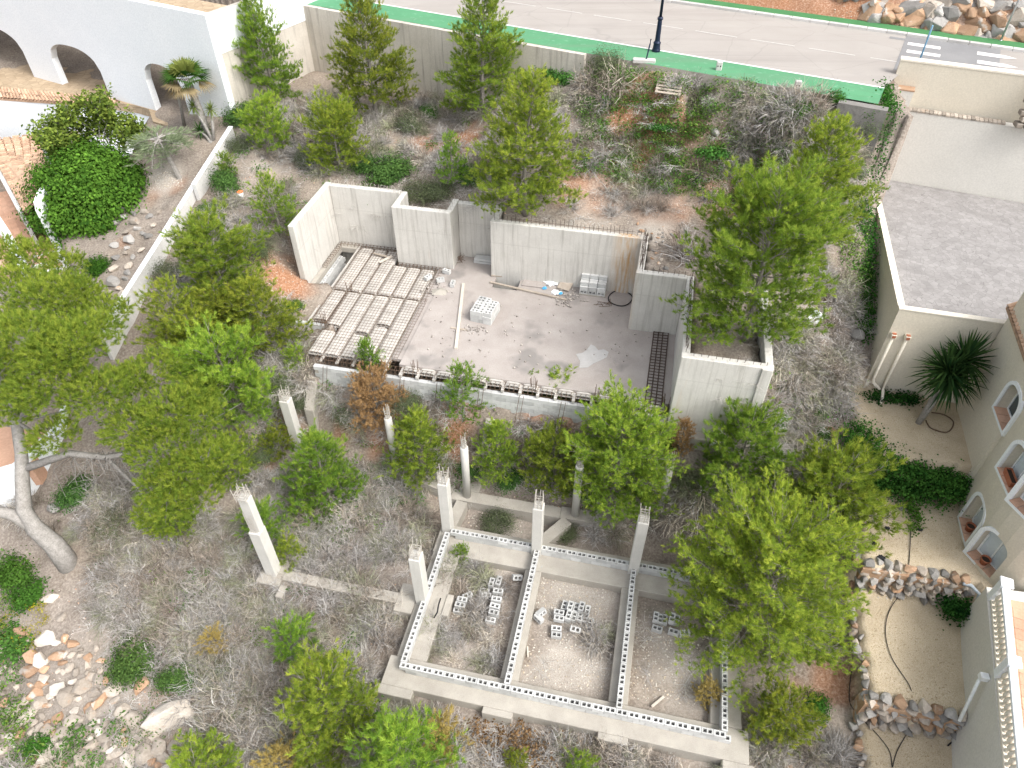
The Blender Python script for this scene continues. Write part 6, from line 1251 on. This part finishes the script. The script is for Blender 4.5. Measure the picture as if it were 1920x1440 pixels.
ivy('light green climbing weed on the upper gravel beside the hedge', [B(17.6,9.6,2.2),B(17.75,9.0,2.2),B(17.9,8.7,2.2),B(17.5,8.0,2.15)], 420, c1=(.05,.13,.02), c2=(.14,.26,.04), thick=.16, name='climbing_weed', seed=54)
# ---------------- stones
def rock_mesh(seed, n=22, flatn=.75):
    r = random.Random(seed); bm = bmesh.new()
    for i in range(n):
        v = Vector((r.gauss(0,1),r.gauss(0,1),r.gauss(0,1))).normalized()*r.uniform(.75,1.05); bm.verts.new((v.x*.5*r.uniform(.9,1.1), v.y*.38, v.z*.34*flatn))
    g = bmesh.ops.convex_hull(bm, input=bm.verts); bmesh.ops.delete(bm, geom=[x for x in g['geom_interior'] if isinstance(x, bmesh.types.BMVert)], context='VERTS')
    bmesh.ops.recalc_face_normals(bm, faces=bm.faces)
    bmesh.ops.bevel(bm, geom=list(bm.edges), offset=.025, segments=1, affect='EDGES', clamp_overlap=True)
    for v in bm.verts: v.co += v.co.normalized()*mnoise.noise(v.co*6+Vector((seed,0,0)))*.03
    me = bpy.data.meshes.new('rock'); bm.to_mesh(me); bm.free(); return me
ROCKS = {k: [rock_mesh(s) for s in ss] for k, ss in (('w',range(1,7)),('g',range(11,15)),('o',range(21,25)),('p',range(31,35)))}
STONEP = mat('pale_limestone', (.46,.40,.335), (.62,.57,.51), 1.4, 14, .95, .5, .03, streak=(.46,.29,.17), streak_amt=(.60,.74), streak_scale=(1.3,1.3,1.3))
for k, m in (('w',STONEC),('g',STONEG),('o',STONEO),('p',STONEP)):
    for me in ROCKS[k]: me.materials.append(m)
def rock(P, size, kind, label, group, sq=(1,1,1), rz=None):
    o = link('rock', random.choice(ROCKS[kind]), None, None, Vector(P)+Vector((0,0,size*.10)), 0); o.rotation_euler = (random.uniform(-.3,.3),random.uniform(-.3,.3),random.uniform(0,6.28) if rz is None else rz)
    o.scale = (size*sq[0],size*sq[1],size*sq[2]); return tag(o, label, 'rock', group)
def pxpoly(pl, n, seed):
    r = np.random.default_rng(seed); xs, ys = [p[0] for p in pl], [p[1] for p in pl]; X = r.uniform(min(xs),max(xs),n*4); Y = r.uniform(min(ys),max(ys),n*4); k = inpoly(X,Y,pl); return X[k][:n], Y[k][:n]
def field(pl, n, s0, s1, kinds, label, group, seed, sep=.8):
    X, Y = pxpoly(pl, n*5, seed); P = hits(X, Y); r = random.Random(seed); done = []
    for p in P:
        s_ = s0+(s1-s0)*r.random()**2
        if any((p[0]-q[0])**2+(p[1]-q[1])**2 < ((s_+q[2])*.5*sep)**2 for q in done): continue
        done.append((p[0],p[1],s_)); rock(p, s_, r.choice(kinds), label, group, (1,r.uniform(.8,1.15),r.uniform(.7,1.1)))
        if len(done) >= n: break
BIG = [(330,1345,2.3,'p','largest pale boulder lying in the rock pile beside grey brush'),(80,1242,.85,'p','pale boulder at the top of the rock pile'),(97,1125,.8,'p','flat pale boulder between the bent trunk and rock pile'),(240,1432,.75,'p','white boulder near the bottom of rock pile by bright pine'),(268,1288,.85,'o','ochre boulder just below the dark green bush'),(82,1285,.6,'o','ochre boulder right under the pale top boulder'),(118,1160,.5,'w','small white stone beside the flat pale boulder'),
 (105,955,.95,'g','large grey boulder behind the bent trunk'),(128,940,.75,'g','upright grey boulder leaning on the large one behind trunk'),(160,915,.6,'g','grey boulder under the pine limb'),(1605,632,.95,'g','big grey boulder at the foot of garage side wall'),(1612,675,.6,'w','pale stone below the big grey boulder at garage'),(1555,715,.6,'w','pale boulder in the brush above the green tufts'),(1510,735,.55,'o','ochre boulder in the brush right of front wall'),(1555,815,.8,'o','ochre boulder half buried beside ivy hedge'),(1490,790,.45,'w','small pale stone near the round green tuft'),(1525,835,.4,'w','small white stone below the round green tuft'),
 (370,635,.7,'o','ochre boulder under the sparse see-through pine'),(355,640,.5,'w','pale stone beside ochre boulder under sparse pine'),(785,296,.6,'w','white stone on the bank behind the retaining wall'),(1265,225,.55,'w','pale stone at the edge of red earth slide'),(1228,302,.5,'w','white stone alone in the slope weeds'),(1395,590-30,.5,'g','grey stone near the filled concrete box'),(1108,145,.5,'w','pale stone below the broad-leaved creeper'),(1445,730,.4,'w','pale stone at the foot of front concrete wall end'),(1690,955,.45,'g','round grey stone on the upper gravel bed'),(1340,250,.7,'g','grey stump-like stone in the dry brush of slope'),(1520,1400-40,.45,'g','grey stone beside the green leafy shrub')]
for x,y,s_,k,lb in BIG: rock(hit(x,y), s_, k, lb, 'boulders', (1,.8 if s_ > 1.5 else .95,1.0), .35 if s_ > 1.5 else None)
field([(0,1190),(60,1180),(180,1210),(235,1330),(330,1400),(330,1440),(0,1440)], 150, .36,1.05, 'wwwpo', 'pale angular limestone in the loose rock pile below the bent trunk', 'loose rock pile at the plot edge', 61, .5)
field([(225,395),(300,400),(270,470),(215,590),(195,560),(215,470)], 30, .5,1.05, 'gggw', 'grey garden rock between the round tree and boundary wall', 'rockery of the white house garden', 63,.8)
field([(1395,1345),(1440,1400),(1480,1440),(1410,1440),(1395,1400)], 26, .2,.42, 'wwo', 'pale rubble stone heaped beside the footing end near gravel terraces', 'rubble heap by the footing', 64,.7)
field([(1480,1420),(1570,1400),(1600,1440),(1480,1440)], 16, .2,.4, 'wo', 'rubble stone at the foot of lowest terrace', 'rubble by the lowest terrace', 65,.7)
field([(1460,560),(1540,540),(1560,600),(1480,620)], 22, .15,.42, 'wwo', 'rubble stone around the discarded basin', 'rubble around the basin', 66,.75)
field([(1180,415),(1215,420),(1260,440),(1245,520),(1215,500),(1210,440)], 28, .16,.36, 'wwgo', 'pale rubble stone behind the corner of rear retaining wall', 'rubble behind the rear wall', 67,.75)
field([(1050,190),(1085,195),(1060,212),(1035,212)], 7, .3,.6, 'w', 'pale broken concrete lump on the terrace edge of slope', 'broken concrete on the slope', 68,.6)
# roadside rock face: boulders bedded in the bank
X, Y = pxpoly([(1560,-20),(1920,-40),(1960,70),(1900,82),(1700,45),(1600,22)], 90, 71); 
rf_p = hits(X, Y); rf = thing('rocky_outcrop', 'roadside outcrop of fractured grey and ochre limestone boulders', 'outcrop', rf_p[0])
for p in rf_p:
    o = link('boulder', random.choice(ROCKS[random.choice('ggwooo')]), None, rf, Vector(p)-rf.location-Vector((0,0,.25))); s_ = random.uniform(.9,2.3); o.scale = (s_,s_*.9,s_*1.1); o.rotation_euler = (random.uniform(-.4,.4),random.uniform(-.4,.4),random.uniform(0,6.28))
# dry stone walls of the gravel terraces: every stone a part
def dry_wall(label, u0, u1, v, z0, z1, seed):
    t_ = fthing('dry_stone_wall', label, 'wall', u0, v, z0); r = random.Random(seed); z = z0+.02; row = 0
    while z < z1+.02:
        u = u0+r.uniform(-.1,.1); hh = r.uniform(.2,.3)
        while u < u1:
            w2 = r.uniform(.24,.5); k = r.choice('wgwgo'); o = link('stone', r.choice(ROCKS[k]), None, t_, (u+w2/2-u0, .06*row-.12+r.uniform(-.05,.05), z+hh/2-z0)); o.scale = (w2*1.12, .75, hh/.5*1.25); o.rotation_euler = (r.uniform(-.15,.15),r.uniform(-.2,.2),r.uniform(-.25,.25)); u += w2
        z += hh*.86; row += 1
    m_ = MB(); m_.prism([(0,-.02),(u1-u0,-.02),(u1-u0,.5),(0,.5)], -.1, z1-z0-.08); link('rubble_core', m_.mesh('rubble_core'), STONEO, t_)
dry_wall('upper dry stone wall below the upper gravel bed', 15.65, 19.15, 6.15, .75, 1.95, 81); dry_wall('lower dry stone wall holding the middle gravel terrace', 15.5, 18.5, 1.7, -.4, .75, 82)
ed_ = fthing('stone_edging', 'line of rough stones edging the gravel terraces beside the plot', 'stone edging', 15.6, 0, .2); r = random.Random(83)
for i in range(46):
    v = -1+i*.24; zz = 1.9 if v > 6.2 else .7 if v > 1.75 else -.4; o = link('stone', r.choice(ROCKS[r.choice('wgo')]), None, ed_, (r.uniform(-.15,.1), v, zz-.2+r.uniform(-.15,.05))); s_ = r.uniform(.3,.5); o.scale = (s_,s_,s_*1.5); o.rotation_euler = (r.uniform(-.3,.3),r.uniform(-.3,.3),r.uniform(0,6))
# ---------------- dry brush, weeds, litter and pebbles (nobody could count them)
def brush_tpl(seed, n, rad, h, curve, w_=.011):
    r = np.random.default_rng(seed); V = []; F = []; C = []
    def strand(p, d, l, w0, g):
        q = [p]; dd = d.copy()
        for k in range(3): dd = unit(dd+r.normal(size=3)*.22+np.array([0,0,-curve*.25])); q.append(q[-1]+dd*l/3)
        s = unit(np.cross(d, unit(r.normal(size=3)))); o = len(V)
        for k in range(4): ww = w0*(1-.25*k)*.5; V.extend([q[k]-s*ww, q[k]+s*ww])
        for k in range(3): F.append((o+2*k,o+2*k+1,o+2*k+3,o+2*k+2))
        C.extend([g]*8); return q, dd
    for i in range(n):
        a = r.uniform(0,6.28); e = r.uniform(.1,1.35); d = np.array([math.cos(a)*math.cos(e),math.sin(a)*math.cos(e),math.sin(e)*h/rad]); d = unit(d); b_ = np.array([r.normal()*.12*rad,r.normal()*.12*rad,0])
        t = r.random(); g = np.array([.26,.235,.21])*(1-t)+np.array([.66,.635,.60])*t; q, dd = strand(b_, d, rad*r.uniform(.6,1.1), w_*1.2, g)
        for k in range(3): strand(q[1 + (k>0)], unit(dd+r.normal(size=3)*.55), rad*r.uniform(.25,.5), w_*.75, g*r.uniform(.85,1.1))
    return np.array(V), np.array(F), np.array(C)
BT = [brush_tpl(s, 84, .6, .55, c, .013) for s, c in ((1,.2),(2,.6),(3,.9),(4,.4),(5,1.1),(6,.7))]
def gn_scatter(name, T, P, sc, mat_, seed=1, zs=1.0, tilt=.15):
    """one stuff object: templates instanced on surveyed points by a geometry nodes tree"""
    r = np.random.default_rng(seed); tc_ = bpy.data.collections.new(name+'_templates')
    for i,(V,F,C) in enumerate(T):
        me = npmesh(name+'_template', V*np.array([1,1,zs]), F, C); me.materials.append(mat_); tc_.objects.link(bpy.data.objects.new(name+'_template', me))
    me = bpy.data.meshes.new(name); me.vertices.add(len(P)); me.vertices.foreach_set('co', np.ascontiguousarray(P, np.float32).ravel())
    for nm, ty, arr in (('rot','FLOAT_VECTOR',np.stack([r.normal(size=len(P))*tilt, r.normal(size=len(P))*tilt, r.uniform(0,6.28,len(P))],1)), ('scl','FLOAT',r.uniform(*sc,len(P))), ('pick','INT',r.integers(0,len(T),len(P)))):
        at_ = me.attributes.new(nm, ty, 'POINT'); at_.data.foreach_set('vector' if ty == 'FLOAT_VECTOR' else 'value', np.ascontiguousarray(arr, np.int32 if ty == 'INT' else np.float32).ravel())
    me.update(); ob = link(name, me, mat_); g = bpy.data.node_groups.new(name, 'GeometryNodeTree')
    g.interface.new_socket('Geometry', in_out='INPUT', socket_type='NodeSocketGeometry'); g.interface.new_socket('Geometry', in_out='OUTPUT', socket_type='NodeSocketGeometry')
    gi = g.nodes.new('NodeGroupInput'); go_ = g.nodes.new('NodeGroupOutput'); ip = g.nodes.new('GeometryNodeInstanceOnPoints'); ci = g.nodes.new('GeometryNodeCollectionInfo')
    ci.inputs['Collection'].default_value = tc_; ci.inputs['Separate Children'].default_value = True; ci.inputs['Reset Children'].default_value = True; ip.inputs['Pick Instance'].default_value = True
    def attr(nm, ty):
        n = g.nodes.new('GeometryNodeInputNamedAttribute'); n.data_type = ty; n.inputs[0].default_value = nm; return n.outputs[0]
    e2r = g.nodes.new('FunctionNodeEulerToRotation'); g.links.new(attr('rot','FLOAT_VECTOR'), e2r.inputs[0]); g.links.new(e2r.outputs[0], ip.inputs['Rotation'])
    g.links.new(attr('scl','FLOAT'), ip.inputs['Scale']); g.links.new(attr('pick','INT'), ip.inputs['Instance Index'])
    g.links.new(gi.outputs[0], ip.inputs['Points']); g.links.new(ci.outputs[0], ip.inputs['Instance']); g.links.new(ip.outputs[0], go_.inputs[0])
    m = ob.modifiers.new('scatter', 'NODES'); m.node_group = g; return tag(ob, None, None, None, 'stuff')
def scatter(name, T, P, sc, mat_, tilt=.15, seed=1, tint=None, zs=None):
    r = np.random.default_rng(seed); Vs = []; Fs = []; Cs = []; o = 0
    for i, p in enumerate(P):
        V, F, C = T[r.integers(len(T))]; s_ = r.uniform(*sc); a = r.uniform(0,6.28); ca, sa = math.cos(a), math.sin(a)
        M_ = np.array([[ca,-sa,0],[sa,ca,0],[0,0,1]])*s_; tx, ty = r.normal(size=2)*tilt; q = V@M_.T; q[:,2] = q[:,2]*(zs or 1)+q[:,0]*tx+q[:,1]*ty
        Vs.append(q+p); Fs.append(F+o); o += len(V); k = r.uniform(.78,1.15); Cs.append(C*k*(tint[r.integers(len(tint))] if tint is not None else 1))
    ob = link(name, npmesh(name, np.concatenate(Vs), np.concatenate(Fs), np.concatenate(Cs)), mat_); return tag(ob, None, None, None, 'stuff')
def regions(lst, seed):
    X = []; Y = []
    for k,(pl,n) in enumerate(lst): a, b_ = pxpoly(pl, n, seed+k); X.append(a); Y.append(b_)
    return hits(np.concatenate(X), np.concatenate(Y))
def outside(P):
    u = (P[:,0]-O0.x)*CA+(P[:,1]-O0.y)*SA; v = -(P[:,0]-O0.x)*SA+(P[:,1]-O0.y)*CA; k = ~inpoly(u,v,SLABPOLY); k &= ~((u > 15.4) & (v < 14.5)); k &= ~((v > -1.0) & (v < .5) & (u > -1) & (u < 12.2)); k &= ~((v > 4.9) & (v < 6.4) & (u > -.4) & (u < 11.6))
    dx, dy = P[:,0]-RO.x, P[:,1]-RO.y; q = dx*RN.x+dy*RN.y; return P[k & (q < -GW-.1) & (zat(P[:,0],P[:,1]) > -4)]
BR = [([(200,1010),(480,960),(760,1130),(740,1250),(560,1440),(330,1440),(300,1260),(170,1140)],300), ([(330,1180),(720,1180),(720,1420),(420,1420)],120), ([(460,880),(830,880),(820,1040),(640,1070),(470,960)],130), ([(700,1340),(1300,1440),(700,1440)],70),
 ([(1430,620),(1600,600),(1590,960),(1440,900)],150), ([(1240,870),(1450,900),(1440,1010),(1240,1000)],50), ([(1380,140),(1600,200),(1600,340),(1560,420),(1380,330)],120), ([(1000,180),(1300,150),(1420,330),(1280,420),(1060,410),(1080,300)],46), ([(560,180),(1000,200),(960,330),(600,330),(450,280)],120), ([(400,380),(560,340),(560,470),(480,520),(380,480)],60),
 ([(300,520),(560,560),(590,700),(520,830),(420,860),(350,700)],90), ([(600,730),(1250,790),(1240,900),(700,860)],38), ([(800,1040),(960,1060),(930,1250),(790,1240)],22), ([(1080,1180),(1140,1190),(1120,1220)],3), ([(1400,1380),(1560,1360),(1580,1440),(1440,1440)],26), ([(1540,400),(1600,430),(1590,600),(1540,560)],40), ([(0,950),(250,900),(330,960),(200,1040)],40), ([(1030,980),(1170,980),(1160,1010),(1040,1010)],12), ([(-100,1440),(1580,1440),(1700,1750),(-200,1750)],220)]
BR = [(p_, int(n_*3.0)) for p_, n_ in BR]
BT = [(V, F, C*np.array(k_)) for (V, F, C), k_ in zip(BT, ((.98,.98,.98),(.9,.91,.94),(1.0,.94,.83),(.68,.61,.54),(.88,.87,.86),(.70,.76,.54)))]
def patchy(P, thr, s=1.6, seed=31):
    rm = np.array([red[min(len(gy)-1,max(0,int((p[1]-GY0)/GS))), min(len(gx)-1,max(0,int((p[0]-GX0)/GS)))] for p in P]); P = P[(rm < .45) | (np.arange(len(P)) % 4 == 0)]
    n_ = vnoise(P[:,0],P[:,1],s,seed)+.6*vnoise(P[:,0],P[:,1],s*.45,seed+1); P = P[n_ > thr]
    for x,y,r_k,k,lb in BIG:
        if r_k > .6: c = hit(x,y); P = P[np.hypot(P[:,0]-c.x,P[:,1]-c.y) > r_k*.55+.3]
    return P
P = patchy(outside(regions(BR, 900)), -.17); gn_scatter('dry_brush', BT, P, (.8,1.7), DRY, 3)
P = outside(regions([([(330,1290),(560,1300),(540,1420),(360,1400)],12),([(1290,860),(1330,900),(1300,980)],5),([(1400,120),(1500,150),(1560,260),(1450,250)],12),([(1030,170),(1180,150),(1160,200)],6),([(1240,410),(1290,440),(1290,500)],4),([(560,180),(700,200),(680,300)],6)], 930)); gn_scatter('dry_brush', BT, P, (1.6,2.5), DRY, 4)
# low tangled litter of fallen twigs
LT = [brush_tpl(s, 22, .5, .10, .3, .009) for s in (31,32,33)]
P = outside(regions([([(170,1000),(780,900),(760,1440),(250,1440)],300), ([(440,180),(1600,180),(1600,480),(1000,420),(440,480)],260), ([(1380,600),(1610,560),(1600,1250),(1300,1000)],260), ([(300,500),(600,560),(1250,820),(1250,1000),(500,900)],300), ([(700,1330),(1560,1440),(700,1440)],80),([(790,1040),(1340,1090),(1340,1330),(790,1230)],26)], 960)); gn_scatter('twig_litter', LT, np.repeat(P,2,0)+np.random.default_rng(4).normal(size=(len(P)*2,3))*np.array([.4,.4,0]), (.8,1.7), DRY, 6, .35, .05)
# green weeds
def weed_tpl(seed, n, rad, c1, c2, l=.09, w_=.045):
    r = np.random.default_rng(seed); a = r.uniform(0,6.28,n); q = np.sqrt(r.random(n))*rad; P = np.stack([np.cos(a)*q, np.sin(a)*q, r.random(n)*.34+.02], 1)
    return leaves(P, unit(r.normal(size=(n,3))*.6+np.array([0,0,.8])), np.array(c1)+(np.array(c2)-np.array(c1))*r.random((n,1)), l, w_, r)
WT = [weed_tpl(1,70,.35,(.05,.13,.03),(.14,.28,.055)), weed_tpl(2,80,.45,(.07,.12,.04),(.16,.23,.08),.07,.03), weed_tpl(3,50,.28,(.08,.16,.03),(.2,.31,.06))]
P = outside(regions([([(1090,130),(1600,180),(1560,330),(1420,400),(1080,330)],900), ([(1380,700),(1600,700),(1590,900),(1440,870)],60), ([(1580,330),(1620,320),(1620,640),(1560,480)],80), ([(440,230),(900,230),(900,370),(440,420)],60), ([(300,540),(560,560),(520,900),(380,900)],60), ([(480,900),(820,900),(800,1040),(560,1030)],40), ([(0,1050),(60,1050),(60,1440),(0,1440)],60), ([(200,1060),(720,1100),(700,1400),(300,1300)],50), ([(600,720),(1240,800),(1230,960),(700,900)],60), ([(0,1330),(330,1330),(330,1440),(0,1440)],25)], 980)); scatter('weeds', WT, P, (.7,1.5), LEAF, .1, 7)
YT = [weed_tpl(9,40,.3,(.25,.25,.02),(.42,.38,.03),.06,.05)]; P = outside(regions([([(0,1180),(60,1080),(110,1160),(40,1280),(0,1300)],26)], 990)); scatter('yellow_flowers', YT, P, (.6,1), LEAF, .1, 8)
BLT = [weed_tpl(12,60,.4,(.10,.05,.025),(.30,.19,.11),.1,.06)]; P = outside(regions([([(860,1350),(1180,1390),(1140,1440),(900,1440)],34)], 995)); scatter('fallen_brown_leaves', BLT, P, (.8,1.3), LEAF, .1, 9)
# pebbles and rubble chips
def chip(seed):
    r = np.random.default_rng(seed); V = np.array([[1,0,0],[-1,0,0],[0,1,0],[0,-1,0],[0,0,1],[0,0,-1.]])*r.uniform(.6,1.2,(6,3))*.5+r.normal(size=(6,3))*.1; V[:,2] *= .6
    F = np.array([[0,2,4],[2,1,4],[1,3,4],[3,0,4],[2,0,5],[1,2,5],[3,1,5],[0,3,5]]); return V, F, np.tile(np.array([.5,.46,.41]),(6,1))
CH = [chip(s) for s in range(8)]; TI = [np.array([1.1,1.1,1.1]),np.array([1,.9,.8]),np.array([1.05,.78,.6]),np.array([.7,.68,.65])]
def keep(P): return P[zat(P[:,0],P[:,1]) > -4]
P = outside(regions([([(170,1000),(780,900),(760,1440),(0,1440),(0,1180)],1100), ([(440,180),(1600,180),(1600,480),(1000,420),(440,480)],1300), ([(1380,600),(1610,560),(1600,1250),(1300,1000)],600), ([(300,500),(600,560),(1250,820),(1250,1000),(500,900)],600), ([(1100,190),(1420,190),(1420,400),(1100,410)],900), ([(500,470),(560,470),(570,560),(500,560)],160),([(830,230),(900,250),(890,300),(830,300)],160),([(640,1330),(1560,1440),(640,1440)],240)], 1000)); scatter('pebbles', CH, P, (.04,.13), DRY, .2, 10, TI)
P = regions([([(990,1060),(1150,1085),(1140,1180),(980,1160)],420), ([(1190,1090),(1330,1190),(1340,1330),(1180,1310)],420), ([(840,1060),(960,1060),(930,1270),(790,1240)],260), ([(975,1180),(1150,1190),(1140,1310),(960,1270)],300), ([(850,960),(980,965),(980,1000),(860,985)],140), ([(1640,1090),(1700,1110),(1690,1130),(1640,1120)],30),([(1560,10),(1900,70),(1890,85),(1560,35)],160),([(270,325),(340,320),(345,350),(280,360)],220)], 1100); scatter('rubble_chips', CH, P, (.04,.12), DRY, .2, 11, TI[:2]+TI[:1])
P = regions([([(1625,930),(1790,940),(1800,1040),(1700,1060),(1625,1040)],900), ([(1640,1140),(1790,1180),(1780,1340),(1620,1290)],900), ([(1640,770),(1780,790),(1780,850),(1640,800)],350), ([(1620,1350),(1770,1400),(1770,1440),(1620,1440)],450)], 1200); scatter('gravel_chips', CH, P, (.025,.06), DRY, .2, 14, [np.array([.95,.8,.58]),np.array([.7,.56,.38]),np.array([1.15,1.02,.82])])
r = np.random.default_rng(5); Q = np.array([tuple(at(x,y,ZS+.03)) for x,y in zip(np.concatenate([r.normal(1062,14,130),r.normal(885,14,50),r.normal(815,12,30),r.uniform(800,1240,120)]), np.concatenate([r.normal(556,9,130),r.normal(617,5,50),r.normal(545,8,30),r.uniform(560,690,120)]))]); scatter('slab_rubble', CH, Q, (.05,.17), DRY, .2, 12, TI[:1]+[np.array([.8,.8,.8])])
